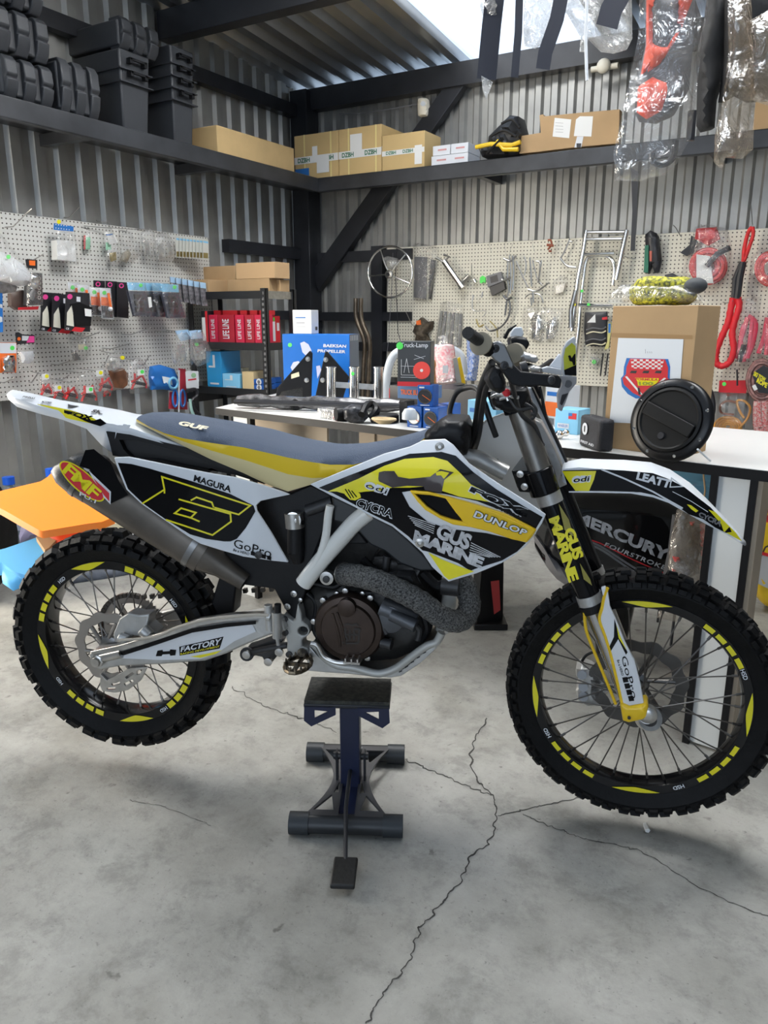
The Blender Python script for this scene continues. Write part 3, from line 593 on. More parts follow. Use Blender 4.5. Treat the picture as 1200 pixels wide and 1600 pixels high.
# ---- tank, black lower shroud, radiator shroud
slab(T((680, 500, 4.286), [(0, 700), (60, 665), (200, 672), (228, 740), (225, 830), (212, 900), (100, 930), (-40, 850), (-90, 800), (-60, 745)]), .05, .12, grid=9, puff=.03, edge=14).build('fuel_tank', m_black, bike, bevel=.004)
tk = LAST[bike]; c0 = BK(704, 668, .0); M().lathe([(0, .036), (.018, .036), (.022, .030), (.026, .015)], c0-Z*.006, Z, 24).build('tank_cap', m_black, tk)
slab(poly('518,775 553,790 580,805 613,821 640,844 668,872 680,892 655,893 625,882 600,862 578,852 562,834 545,820 520,815'), .10, .09).build('lower_shroud', mat('satin_black_plastic', (.018, .020, .022), .42), bike, bevel=.006)
def sh_s(x, y): u = min(1, max(0, (x-485)/365)); return .125+.105*u*u*(3-2*u)*.9-.045*max(0, (745-y)/60)**1.3*(1 if x < 760 else .4)+.012*math.sin(min(PI, max(0, (y-690)/180*PI)))
def shf(x, y, o=0): return BK(x, y, sh_s(x, y)+o)
shr = poly('484,757 540,734 600,709 640,698 661,688 695,686 708,695 733,724 760,743 787,761 830,788 853,804 847,818 838,832 823,852 806,866 784,880 745,896 701,909 688,898 675,886 660,864 637,843 613,823 580,807 553,792 518,775')
hole = poly('648,772 672,774 696,779 712,801 725,816 706,812 688,806 667,792')
slab(shr, sh_s, .006, grid=11, holes=[hole]).build('radiator_shroud', m_white, bike, bevel=.002); sh = LAST[bike]
def dec(nm, px, m, o=.0008, g=11, holes=()): return M().sheet(px, shf, g, off=o, holes=holes).build(nm, m, sh, smooth=60)
dec('shroud_graphic', poly('498,762 545,743 600,722 640,709 690,706 712,712 740,738 775,764 820,792 848,808 836,828 790,800 745,783 696,772 648,766 628,769 640,792 668,815 700,826 760,833 800,842 822,848 808,862 784,876 742,889 735,892 716,880 669,862 660,860 638,838 613,819 580,803 553,788 521,771'), m_gloss, .0008, holes=[poly('646,770 696,777 728,818 706,815 686,809 665,794')])
dec('shroud_graphic', poly('512,768 560,748 600,728 632,717 677,714 699,720 720,740 736,757 752,765 768,785 745,781 718,776 700,770 690,767 664,765 662,760 640,762 613,762 592,767 572,768 540,772 526,768'), m_yel, .0014)
dec('shroud_graphic', poly('591,748 592,738 600,736 616,736 622,745 640,748 672,745 688,733 709,738 694,750 690,770 664,766 662,760 636,759 613,762 592,752'), mat('smoke_grey_hook', (.06, .05, .052), .15, coat=.5), .0020)  # reflection-like dark hook, put in as smoke grey colour over the yellow
dec('shroud_graphic', poly('669,863 690,874 718,885 741,893 701,906 694,900'), m_yel, .0014)
slab(poly('640,767 668,769 698,776 745,789 790,803 838,828 832,838 823,848 800,843 765,831 735,824 708,820 688,811 664,797 652,784'), lambda x, y: sh_s(x, y)+.010, .012, grid=11, holes=[hole]).build('louvre_bar', m_yel2, sh, bevel=.002)
M().sheet(poly('640,765 730,775 735,825 670,805'), lambda x, y, o=0: BK(x, y, sh_s(x, y)-.03), 0).build('radiator_core', m_dark, sh)
slab(poly('697,778 747,790 836,829 822,846 735,822 724,816'), lambda x, y: sh_s(x, y)+.0125, .004, grid=11).build('louvre_bar_face', m_yel2, sh, bevel=.001)
def stext(s, q, m, o=.0024, b=.03, sp=1.0): M().text(s, q, shf, o, b, sp).build('shroud_lettering', m, sh)
C4 = (560, 660, 3.75)
stext('FOX', T(C4, [(660, 370), (1005, 512), (960, 560), (640, 405)]), m_wst, .0022, .09, .88); stext('FOX', T(C4, [(664, 376), (995, 512), (958, 552), (648, 402)]), m_gloss, .0030, .05, .92)
stext('RACING', T(C4, [(790, 475), (985, 565), (975, 582), (775, 492)]), m_gloss, .0175, .04); 
stext('DUNLOP', T(C4, [(688, 512), (997, 632), (978, 668), (668, 556)]), m_gloss, .0165, .07, 1.02); stext('DUNLOP', T(C4, [(690, 516), (994, 634), (977, 664), (671, 554)]), m_wst, .0172, .03, 1.05)
stext('ODI', T(C4, [(45, 340), (185, 385), (165, 430), (28, 385)]), m_wst, .0024, .09); stext('odi', T(C4, [(52, 352), (175, 392), (160, 420), (40, 380)]), m_gloss, .0032, .0, 1.05)
stext('CYCRA', T(C4, [(0, 440), (210, 512), (198, 568), (-22, 492)]), m_wst, .0022, .07); stext('CYCRA', T(C4, [(3, 446), (205, 516), (195, 560), (-18, 490)]), m_gloss, .003, .02, 1.02)
y_ = M(); y_.sheet(T((380, 660, 3), [(458, 305), (480, 300), (520, 315), (548, 335), (552, 352), (525, 366), (500, 362), (478, 340)]), shf, 0, off=.0022); y_.build('shroud_graphic', m_yel, sh); y_ = M()
for q in ([(478, 312), (505, 356)], [(492, 314), (518, 354)], [(508, 320), (532, 350)]): y_.rib(T((380, 660, 3), q), 1.6, shf, .0028)
y_.build('shroud_graphic', m_gloss, sh)
m_silp = mat('silver_print', (.62, .63, .66), .35, nz=.4, nscale=60)
stext('GUS', T(C4, [(478, 588), (672, 662), (640, 752), (446, 672)]), m_silp, .0022, .05, .95); stext('MARINE', T(C4, [(332, 628), (742, 795), (718, 858), (318, 698)]), m_silp, .0026, .06, .95)
for q in ([(290, 548), (400, 585), (450, 600), (440, 650), (400, 640), (330, 600)], [(660, 705), (700, 740), (760, 762), (832, 790), (770, 790), (650, 760)]):
    ym = M(); n = 5
    for i in range(n):
        t = i/(n-1); a = V(q[0]).lerp(V(q[5]), t); b = V(q[2]).lerp(V(q[3]), t) if q[0][0] < 400 else V(q[3]).lerp(V(q[4]), t); ym.rib(T(C4, [tuple(a), tuple(a.lerp(b, .5)), tuple(b)]), 1.3, shf, .0020)
    ym.build('shroud_lettering', m_silp, sh)
for x, y in ((687, 698), (656, 848)): M().lathe([(0, .011), (.003, .011), (.005, .005), (.002, .004)], shf(x, y, .002), BS, 16).build('bolt', m_steel, sh)
# far-side shroud seen from inside
slab(poly('738,672 760,655 800,640 840,660 872,728 884,752 872,790 840,806 800,800 770,760 742,715'), -.15, .006, grid=14, puff=-.02, edge=20).build('radiator_shroud', mat('grey_plastic_inside', (.74, .74, .72), .45), bike, bevel=.002)
M().sheet(ell(777, 719, 2.2), lambda x, y, o=0: BK(x, y, -.155), 0).build('shroud_hole', m_dark, LAST[bike])
m_ptube = mat('pearl_white_paint', (.72, .72, .69), .3, coat=.3)
M().tube([BK(x, y, .10) for x, y in cr(poly('474,912 500,878 528,846 553,818 575,800'), 4)], .0225, 16).build('frame_tube', m_ptube, bike)
M().tube([BK(x, y, .112) for x, y in cr(poly('484,896 500,868 509,838 513,805 516,790'), 4)], .0105, 12).build('frame_tube', m_ptube, bike)
M().tube([BK(x, y, -.10) for x, y in cr(poly('474,912 500,878 528,846 553,818'), 4)], .0225, 12).build('frame_tube', m_ptube, bike)
M().tube([BK(x, y, .0) for x, y in cr(poly('725,710 716,780 706,860 700,950 690,985'), 4)], .02, 12).build('frame_tube', m_ptube, bike)
M().tube([BK(x, y, .03) for x, y in poly('700,712 745,716 790,740')], .022, 12).build('frame_tube', m_alu, bike)
# ---- shock absorber
sk = M(); sk.cyl(BK(462, 812, .085), BK(462, 862, .085), .022, n=20); sk.cyl(BK(462, 862, .085), BK(466, 880, .085), .022, .012, n=20); sk = sk.build('shock_reservoir', m_black, bike)
M().cyl(BK(459, 801, .085), BK(461, 824, .085), .0245, n=20).build('reservoir_cap', m_steel, sk)
M().lathe([(0, .021), (.006, .021), (.007, .012), (.012, .011), (.013, .006)], BK(459, 812, .095), BS, 20).build('damping_adjuster', m_chrome, sk)
M().cyl(BK(492, 800, .03), BK(488, 900, .03), .026, n=18).build('shock_body', m_dalu, bike)
cm = M()
for i in range(7): a = BK(488, 838+i*9, .03); cm.tube([a+V((math.cos(t)*.033, math.sin(t)*.033, t*.0012)) for t in [j*.5 for j in range(13)]], .005, 6)
cm.build('shock_spring', mat('spring_white', (.55, .55, .55), .4), bike)
M().cyl(BK(480, 798, .075), BK(520, 784, .075), .016, n=14).build('upper_mount', m_dalu, bike)
# ---- engine
E = lambda pts: T((380, 660, 3), pts)
m_eng = mat('black_engine_paint', (.020, .019, .018), .45, .35, bump=.35, bscale=50)
slab(E([(270, 830), (330, 770), (440, 740), (560, 760), (700, 770), (860, 780), (900, 900), (880, 980), (830, 1060), (720, 1110), (600, 1120), (470, 1110), (380, 1060), (320, 980), (280, 900)]), .055, .14, grid=14, puff=.02, edge=16, nz=.008).build('engine', m_eng, bike, bevel=.004, smooth=40)
en = LAST[bike]
cc = BK(548, 977, .085); M().lathe([(0, .094), (.018, .094), (.026, .088), (.029, .074), (.036, .070), (.038, 0.001)], cc, BS, 48, False).build('clutch_cover', mat('bronze_clutch_cover', (.060, .042, .034), .40, .7, nz=.3, nscale=12), en, smooth=40)
cov = LAST[en]; cfn = lambda x, y, o=0: BK(x, y, .1242+o)
em = M(); em.rib(E([(478, 965), (478, 1000), (490, 1020), (470, 1032), (480, 1036), (535, 1036), (540, 1030), (545, 970), (520, 968)]), 3, cfn); em.rib(E([(500, 970), (500, 1020)]), 2.6, cfn); em.rib(E([(520, 970), (520, 1020)]), 2.6, cfn); em.rib(E([(478, 995), (540, 995)]), 2.6, cfn); em.rib(E([(475, 950), (490, 945), (510, 952), (530, 945), (540, 955)]), 2.5, cfn)
em.build('cover_emblem', mat('dark_emblem', (.02, .016, .013), .5), cov)
for pts in ([(418, 895), (440, 960), (452, 1010), (455, 1050)], [(440, 890), (462, 950), (474, 1000), (478, 1040)]): M().tube([BK(x, y, .122) for x, y in E(pts)], .0035, 8).build('cover_rib', MATS['bronze_clutch_cover'], cov)
for k in range(9):
    a = 2*PI*k/9+.3; M().lathe([(0, .008), (.012, .008), (.013, .0035)], cc+BX*math.cos(a)*.100+Z*math.sin(a)*.098-BS*.004, BS, 8).build('bolt', m_steel, en)
M().lathe([(0, .024), (.05, .024), (.052, .018)], BK(548, 940, .08), BS, 20).build('oil_filler_cap', MATS['bronze_clutch_cover'], en)
wp = M(); wp.cyl(BK(597, 948, .08), BK(650, 972, .09), .030, .026, n=20); wp.cyl(BK(612, 960, .10), BK(650, 978, .115), .018, n=16); wp.lathe([(0, .04), (.03, .036), (.034, .02)], BK(612, 962, .075), BS, 24); wp.build('water_pump', mat('grey_cast_pump', (.09, .095, .105), .4, .5, bump=.2), en)
wh = M()
for q in ([(600, 955), (598, 972), (604, 990)], [(648, 975), (655, 985), (652, 1000)]): wh.tube([BK(x, y, .10) for x, y in cr(q, 4)], .008, 8)
wh.build('water_pump_hose', m_dalu, en)
M().cyl(BK(596, 1004, .10), BK(612, 1008, .105), .014, n=14).build('drain_plug', m_dalu, en)
cy = M(); 
for i in range(9): y = 872+i*8; x0, x1 = 585-i*2, 655-i*1; a = BK(x0, y, .075); b = BK(x1, y-4, .075); cy.boxa((a+b)/2-BS*.07, (b-a)/2, BS*.07, Z*.0035)
cy.sheet(E([(600, 640), (650, 600), (760, 640), (850, 690), (860, 790), (760, 800), (640, 760), (590, 700)]), lambda x, y, o=0: BK(x, y, .06+o), 10, thick=-BS*.12, puff=.02, edge=14, nz=.01); cy.build('cylinder', m_eng, en, smooth=40)
M().tube([BK(x, y, .09) for x, y in E([(665, 700), (672, 640), (676, 625)])], .010, 12).build('coolant_pipe', m_dalu, en)
vh = M(); vh.sheet(E([(640, 700), (680, 690), (800, 700), (830, 760), (760, 790), (680, 760)]), lambda x, y, o=0: BK(x, y, .085+o), 8, thick=-BS*.04, puff=.015, edge=8); vh.build('cylinder_head', m_dalu, en)
for x, y, r in ((400, 720, .018), (400, 722, .009)): M().lathe([(0, r), (.02 if r > .01 else .026, r), (.021 if r > .01 else .027, r*.6)], BK(*E([(x, y)])[0], .10), BS, 18).build('engine_mount_bolt', m_steel if r > .01 else m_dalu, en)
hz = M()
for pts, r in (([(470, 790), (520, 800), (600, 800)], .006), ([(300, 800), (340, 850), (330, 960), (350, 1010)], .006), ([(760, 800), (820, 860), (860, 960), (830, 1020)], .010), ([(270, 700), (300, 740), (420, 770), (470, 740)], .008), ([(560, 640), (600, 680), (640, 700)], .011), ([(840, 700), (900, 760), (940, 760)], .013)):
    hz = M(); hz.tube([BK(*p, .07) for p in [tuple(q) for q in cr(E(pts), 5)]], r, 8); hz.build('engine_hose', m_black, en)
M().cyl(BK(*E([(930, 760)])[0], .06), BK(*E([(1010, 770)])[0], .06), .026, n=18).build('thermostat_housing', m_dalu, en)
for x, y in ((270, 830), (345, 930), (590, 1045), (620, 880), (690, 1020), (560, 800), (440, 800), (430, 1080)): M().lathe([(0, .006), (.006, .006), (.007, .003)], BK(*E([(x, y)])[0], .078), BS, 8).build('bolt', m_steel, en)
# wrapped header pipe
m_wrap = mat('exhaust_wrap', (.16, .16, .155), .8, nz=.85, nscale=240, col2=(.012, .012, .012), bump=.9, bscale=240)
hp = [BK(x, y, s) for x, y, s in ((538, 897, .09), (560, 900, .12), (590, 908, .135), (627, 924, .135), (658, 941, .13), (684, 960, .12), (705, 970, .10), (722, 968, .07), (733, 952, .04), (732, 930, .02), (722, 908, .01), (700, 890, 0))]
hp = [p for p in cr(hp, 6)]
hd = M().tube(hp, [.0285+.0016*(i % 3 == 0) for i in range(len(hp))], 20).build('header_pipe', m_wrap, bike, smooth=60)
M().lathe([(0, .031), (.006, .031)], hp[0]-BX*.003, (hp[1]-hp[0]), 20).build('hose_clamp', m_steel, hd)
# frame bracket, footpeg, brake cylinders
F7 = lambda pts: T((360, 880, 6.667), pts)
slab(F7([(540, 540), (650, 605), (672, 590), (700, 420), (735, 520), (745, 610), (800, 650), (826, 700), (815, 745), (775, 775), (745, 800), (740, 870), (800, 890), (850, 970), (845, 995), (800, 960), (760, 960), (730, 940), (650, 975), (600, 950), (585, 900), (590, 830), (568, 740), (545, 600)]), .095, .05, holes=[[(q[0], q[1]) for q in ell(473, 986.5, 8, 7, 16)]]).build('frame_bracket', mat('silver_frame_paint', (.42, .42, .40), .4, .3), bike, bevel=.004); fb_ = LAST[bike]
M().cyl(BK(473, 986, .07), BK(473, 986, .05), .018, n=18).build('pivot_recess', m_black, fb_)
for x, y in ((445, 967), (446, 988), (452, 1022), (470, 1022)): M().lathe([(0, .009), (.005, .009), (.006, .0035)], BK(x, y, .095), BS, 12).build('bolt', m_dalu, fb_)
mc = M(); mc.cyl(BK(419, 945, .125), BK(422, 985, .125), .011, n=16); mc.cyl(BK(418, 962, .125), BK(424, 964, .125), .014, n=12); mc.build('rear_brake_reservoir', m_alu, bike, bevel=.001)
mc = M(); mc.cyl(BK(432, 956, .135), BK(433, 996, .13), .0125, n=16); mc.cyl(BK(433, 996, .13), BK(435, 1008, .13), .005, n=10); mc.build('rear_master_cylinder', m_alu, bike)
M().cyl(BK(434, 944, .135), BK(434, 957, .135), .009, n=14).build('rubber_boot', m_black, bike)
fp_ = M(); c = BK(466, 1038, .15); 
n = 14; ov = [c+BX*math.cos(2*PI*i/n)*.033+BS*math.sin(2*PI*i/n)*.052 for i in range(n)]
fp_.tube(ov, .0055, 6, closed=True)
for i in range(n): fp_.cyl(ov[i], ov[i]+Z*.014, .004, .002, n=5)
fp_.boxa(c, BX*.028, BS*.004, Z*.005); fp_.boxa(c, BX*.004, BS*.048, Z*.005); fp_.cyl(c-BS*.06, c-BS*.03+Z*.02, .012, n=10)
fp_.build('footpeg', mat('worn_footpeg_steel', (.20, .16, .11), .4, .9, nz=.7, nscale=60, col2=(.03, .025, .02)), bike, smooth=0)
c2 = BK(466, 1038, -.15); d2 = dup(LAST[bike], None, None, bike); d2.location = (c2-c)
lk = M(); lk.cyl(BK(386, 1022, .05), BK(386, 1022, .01), .020, n=16); lk.tube([BK(x, y, .04) for x, y in F7([(170, 940), (340, 900), (500, 870), (600, 850)])], .010, 8); lk.sheet(F7([(150, 900), (280, 860), (440, 800), (560, 790), (520, 850), (470, 990), (420, 1050), (370, 1050), (330, 980), (260, 965), (180, 990)]), lambda x, y, o=0: BK(x, y, .02+o), 0, thick=-BS*.05); lk.build('suspension_linkage', m_dalu, bike, bevel=.003)
for x, y in ((386, 1022), (420, 1033), (437, 1018)): M().lathe([(0, .012), (.008, .012), (.009, .006)], BK(x, y, .05), BS, 12).build('linkage_bolt', m_steel, bike)
# brake pedal
M().tube([BK(x, y, .13) for x, y in cr(E([(318, 1035), (345, 1045), (375, 1095), (420, 1120), (470, 1128), (500, 1126)]), 5)], .0065, 10).build('brake_pedal', m_steel, bike)
bpz = LAST[bike]; tp = M(); c = BK(551, 1033, .14); tp.boxa(c, BX*.022, BS*.014, Z*.003)
for i in (-1, 0, 1): tp.boxa(c+BX*i*.016+Z*.006, BX*.002, BS*.014, Z*.006)
tp.build('pedal_tip', m_steel, bpz)
# skid plate and lower frame rail
M().tube([BK(x, y, .105) for x, y in cr(E([(322, 1032), (352, 1060), (385, 1105), (440, 1138), (520, 1150), (600, 1172), (650, 1176), (720, 1150), (800, 1090), (860, 1048), (905, 1030), (930, 985)]), 6)], .0105, 12).build('lower_frame_rail', m_ptube if False else mat('silver_frame_paint', (0, 0, 0)), bike)
sk_ = [(310, 1050), (345, 1090), (380, 1125), (440, 1150), (520, 1165), (600, 1180), (680, 1185), (760, 1150), (830, 1090), (930, 1030), (935, 1000), (905, 1060), (830, 1130), (740, 1190), (690, 1198), (600, 1192), (500, 1180), (380, 1172), (300, 1165), (300, 1120)]
slab(E(sk_), .10, .20).build('skid_plate', m_alu, bike, bevel=.004); skp = LAST[bike]
for i in range(5):
    for j in range(2 if i < 4 else 1): x = 730+i*28; y = 1168-i*22-j*14; M().sheet(E([(x, y), (x+15, y-7), (x+15, y-1), (x, y+6)]), lambda a, b, o=0: BK(a, b, .1012), 0).build('vent_slot', m_paper if j else m_dark, skp)
slab(poly('500,770 560,800 640,840 700,870 712,905 700,960 640,960 560,900 500,930 470,900'), -.03, .04).build('engine_backing', m_eng, bike)
# ---- front end -------------------------------------------------------------
C5 = lambda pts: T((680, 500, 4.286), pts); C6 = lambda pts: T((780, 680, 2.667), pts)
m_ano = mat('titanium_grey_fork', (.21, .20, .185), .32, .85, nz=.15, nscale=40); m_chr = mat('chromed_stanchion', (.50, .50, .50), .16, 1)
def fork(s, near):
    P = lambda x, y: FK(x, y, .10)-FS*(.10-s)
    f = M().cyl(P(811, 640), P(850, 755), .0275, .0275, 28).build('fork_tube', m_ano, bike)
    M().cyl(P(850, 755), P(861, 786), .0305, .0305, 28).build('fork_collar', m_alu, f)
    M().cyl(P(861, 786), P(919, 928), .0290, .0285, 28).build('fork_outer_tube', m_gloss, f)
    M().cyl(P(919, 928), P(924, 942), .0310, .0310, 28).build('fork_seal_ring', m_alu, f); M().cyl(P(924, 942), P(929, 953), .0335, .0325, 28).build('dust_seal', m_black, f)
    M().cyl(P(926, 950), P(990, 1112), .0225, .0225, 24).build('stanchion', m_chr, f)
    return f
fk = fork(.10, True); fork(-.10, False)
# lettering on the fork
fdir = (FK(919, 928, .129)-FK(861, 786, .129))
def fsf(x, y, o=0): return FK(x, y, .1305+o)
for s, q in (('MARINE', [(873, 805), (905, 905), (889, 911), (857, 811)]), ('GUS', [(896, 822), (913, 870), (896, 876), (880, 829)])):
    M().text(s, q, fsf, .0004, .05, .9).build('fork_lettering', m_yel, fk)
for q in (poly('873,787 889,812 896,838 882,828'), poly('906,880 922,905 925,915 912,905')): M().sheet(q, fsf, 0, off=.0002).build('fork_lettering', mat('olive_print', (.25, .22, .03), .4), fk)
# clamps
def clamp(nm, a, b, r, hgt):
    m = M(); d = (FK(850, 755, 0)-FK(811, 640, 0)).normalized()
    for s in (.10, -.10): c = FK(a, b, .10)-FS*(.10-s); m.cyl(c-d*hgt/2, c+d*hgt/2, r, n=28)
    c = FK(a, b, .10)-FS*.10; m.boxa(c-FX*.03, FX*.035, FS*.10, d*hgt*.38); m.boxa(FK(a, b, .10)-FX*.038, FX*.022, FS*.018, d*hgt*.45)
    o = m.build(nm, m_gloss, bike, bevel=.003)
    for i in (-1, 1): M().lathe([(0, .0085), (.006, .0085), (.007, .0035), (.002, .003)], FK(a, b, .118)-FX*.045+d*i*.016, FS, 12).build('bolt', m_steel, o)
    return o
clamp('lower_fork_clamp', 846, 752, .036, .062); clamp('upper_fork_clamp', 806, 626, .036, .052)
# far fork top, number plate edge
# fork guard
gp = poly('939,919 946,917 950,926 953,948 962,968 976,1003 991,1032 1000,1066 1006,1099 984,1103 974,1103 967,1077 955,1024 945,991 937,968 940,950 943,935')
slab(gp, .140, .012, FK).build('fork_guard', m_wst, bike, bevel=.002); gd_ = LAST[bike]
ge = M(); ge.tube([FK(x, y, .137) for x, y in cr(poly('949,918 944,934 941,950 937,968 945,991 955,1024 965,1066 973,1103'), 4)], .0045, 8); ge.tube([FK(x, y, .12) for x, y in cr(poly('913,955 916,985 930,1022 950,1070 962,1100'), 4)], .004, 8); ge.build('guard_edge', m_yel2, gd_)
M().sheet(C6([(480, 765), (500, 830), (535, 905), (528, 915), (496, 850), (462, 905), (455, 890), (478, 840)]), lambda x, y, o=0: FK(x, y, .1405), 0).build('guard_sticker', m_gloss, gd_)
M().sheet(C6([(488, 790), (502, 832), (530, 895), (520, 880), (498, 845)]), lambda x, y, o=0: FK(x, y, .141), 0).build('guard_sticker', m_yel, gd_)
M().text('GoPro', C6([(530, 918), (578, 1092), (552, 1100), (508, 925)]), FK, .1412, .0).build('guard_lettering', m_gloss, gd_)
tx = M(); tx.text('Be a HERO', C6([(500, 935), (520, 1000), (510, 1003), (490, 938)]), FK, .1412, .01)
for i in range(4): x, y = C6([(523+i*8, 1010+i*26)])[0]; tx.sheet([(x-4, y), (x+4, y-1), (x+6, y+7), (x-2, y+8)], lambda a, b, o=0: FK(a, b, .1412), 0)
tx.build('guard_lettering', m_gloss, gd_)
slab(C6([(503, 1122), (520, 1118), (545, 1130), (615, 1118), (622, 1130), (612, 1175), (600, 1185), (540, 1198), (515, 1190)]), .143, .05, FK, grid=6, puff=.006, edge=5).build('axle_clamp_cover', m_yel2, bike, bevel=.003)
al = M(); al.cyl(FK(1010, 1121, .13), FK(1010, 1121, -.13), .016, n=20); al.lathe([(0, .022), (.02, .022), (.024, .018), (.026, .008)], FK(1012, 1112, .115), FS, 20); al.cyl(FK(1010, 1122, .09), FK(1016, 1123, .115), .03, n=20); al.build('front_axle', m_steel, bike)
M().lathe([(0, .017), (.012, .017), (.014, .010)], FK(1015, 1122, .12), FS, 16).build('axle_bolt', m_dalu, LAST[bike])
M().lathe([(0, .004), (.004, .004)], FK(983, 1121, .152), FS, 12).build('bolt', m_dark, bike)
# front caliper on the far leg
cp_ = C6([(318, 975), (345, 962), (380, 975), (400, 990), (430, 985), (470, 1040), (440, 1090), (420, 1130), (370, 1130), (330, 1110), (318, 1060), (345, 1020), (320, 1005)])
slab(cp_, -.07, .06, FK, grid=7, puff=.01, edge=6).build('front_brake_caliper', m_alu, bike, bevel=.003)
fbc = LAST[bike]
for x, y in C6([(345, 1000), (350, 1050), (350, 1090)]): M().cyl(FK(x, y, -.07), FK(x, y, -.05), .013, n=14).build('caliper_piston', m_hub, fbc)
M().tube([FK(x, y, -.10) for x, y in cr(C6([(400, 900), (360, 920), (340, 960), (350, 1000)]), 5)], .004, 8).build('front_brake_hose', m_black, bike)
# ---- front fender
st_ = [((878, 733), (878, 752), (889, 724), .05), ((905, 730), (905, 768), (915, 721), .062), ((938, 733), (938, 770), (950, 720), .068), ((975, 735), (985, 771), (985, 723), .072), ((1020, 740), (1020, 777), (1022, 731), .075), ((1052, 752), (1045, 786), (1050, 741), .075), ((1085, 773), (1075, 803), (1082, 766), .07), ((1110, 795), (1105, 820), (1106, 789), .06), ((1140, 824), (1133, 834), (1136, 818), .045), ((1166, 851), (1164, 853), (1162, 848), .015)]
rows = []
for a, b, c, s in st_:
    p = FK(*a, s); q = FK(*b, s+.010); top = FK(*c, 0); f = FS*2*s; zt = Z*max(.004, (top.z-p.z)*.8)
    rows.append([q-FS*.012+Z*0, q, p, p-FS*s*.45+zt*.75, p-FS*s+zt, p-FS*s*1.55+zt*.75, p-f, q-f-FS*.02, q-f-FS*.008])
rr_ = []
for i in range(len(rows)-1):
    for t in (0, .33, .66): rr_.append([rows[i][j].lerp(rows[i+1][j], t) for j in range(9)])
rr_.append(rows[-1]); fr_f = M(); fr_f.loft(rr_); ff_ = fr_f.build('front_fender', m_white, bike, smooth=28); ff_.modifiers.new('solid', 'SOLIDIFY').thickness = .003
def ffs(x, y, o=0):
    i = max(j for j in range(len(st_)-1) if st_[j][0][0] <= max(x, 879)); a, b = st_[i], st_[i+1]; t = (x-a[0][0])/(b[0][0]-a[0][0]); s = a[3]*(1-t)+b[3]*t
    return FK(x, y, s+.012+o)
def fdec(px, m, o=0, g=12): M().sheet(px, ffs, g, off=o).build('fender_sticker', m, ff_, smooth=60)
fdec(C6([(265, 147), (430, 143), (520, 147), (640, 158), (700, 180), (770, 215), (880, 300), (985, 410), (1000, 432), (985, 426), (900, 385), (850, 350), (790, 330), (755, 305), (700, 270), (640, 252), (560, 236), (430, 232), (330, 232), (290, 232)]), m_gloss)
fdec(C6([(262, 150), (404, 149), (395, 185), (374, 233), (318, 232), (290, 195)]), m_yel, .0008)
fdec(C6([(872, 310), (900, 320), (985, 405), (1012, 442), (985, 428), (935, 400), (925, 370)]), m_yel, .0008); fdec(C6([(782, 288), (800, 292), (830, 315), (820, 322), (800, 308)]), m_yel, .0008)
lt = M(); lt.rib(C6([(425, 142), (520, 180), (640, 235), (765, 305)]), 2.6, ffs, .0016); lt.build('fender_stripe', m_wst, ff_); lt = M(); lt.rib(C6([(290, 236), (430, 237), (590, 241), (640, 252), (700, 275), (760, 308)]), 2.2, ffs, .0016); lt.build('fender_stripe', m_wst, ff_); lt = M(); lt.rib(C6([(722, 235), (800, 275), (870, 320)]), 1.0, ffs, .0016); lt.build('fender_stripe', m_wst, ff_)
def ftx(s, q, m, o=.0016, b=.04, sp=1): M().text(s, C6(q), ffs, o, b, sp).build('fender_lettering', m, ff_)
ftx('ODI', [(305, 170), (384, 166), (378, 196), (300, 202)], m_wst, .0014, .12); ftx('odi', [(312, 174), (378, 170), (373, 192), (308, 197)], m_gloss, .0020, .02)
ftx('LEATT', [(578, 152), (722, 188), (708, 222), (570, 184)], m_wst, .0016, .05); lt = M(); lt.rib(C6([(718, 178), (764, 214), (712, 216)]), 1.8, ffs, .0016, closed=True); lt.build('fender_lettering', m_wst, ff_)
ftx('CYCRA', [(835, 318), (932, 360), (922, 382), (830, 338)], m_grey, .0018, .05)
# ---- bars, controls
s_b = .22
def PZ(x, y, d): return atd(x, y, d)
gr = M().cyl(PZ(731, 520, 1.44), PZ(757, 538, 1.54), .0118, n=20).build('right_grip', mat('black_grip_rubber', (.02, .02, .02), .7, bump=.6, bscale=200), bike)
ga = (PZ(757, 538, 1.54)-PZ(731, 520, 1.44)).normalized(); m_tan = mat('dusty_tan_rubber', (.26, .23, .17), .7)
M().lathe([(0, .014), (.003, .0225), (.006, .0235), (.009, .018), (.010, .013)], PZ(750, 536, 1.50), ga, 28).build('grip_flange', m_tan, gr)
M().lathe([(0, .013), (.02, .016), (.03, .016), (.036, .014)], PZ(757, 541, 1.53), ga, 20).build('throttle_housing', m_black, gr)
hb = M(); hb.tube([PZ(755, 537, 1.52), PZ(775, 548, 1.60), PZ(795, 562, 1.72), PZ(808, 585, 1.85), PZ(812, 596, 1.92), PZ(828, 590, 2.02), PZ(850, 574, 2.16), PZ(862, 566, 2.26)], .0112, 14); hb.build('handlebar', m_black, bike, smooth=60); hb_ = LAST[bike]
M().lathe([(0, .022), (.016, .026), (.018, .022)], PZ(802, 552, 1.66), ga, 26).build('throttle_drum', m_tan, hb_)
slab(C5([(500, 120), (560, 108), (610, 115), (640, 160), (610, 205), (560, 220), (510, 190)]), 0, 0.05, lambda x, y, s: PZ(x, y, 1.72), HF*-1, grid=0).build('bar_pad', m_black, bike, bevel=.006)
M().cyl(PZ(694+100-0, 574, 1.70), PZ(800, 560, 1.72), .01, n=8)
hm = fr(PZ(800, 560, 1.56), -(HF*.9+BS*-.25))
def ctl(px, t, off=0, g=0, puff=0, nm='x', m=m_black, bev=.003, holes=()): return M().sheet(C5(px), lambda x, y, o=0: hm(x, y, o+off), g, thick=HF*t, puff=puff, edge=6, holes=holes).build(nm, m, bike, bevel=bev)
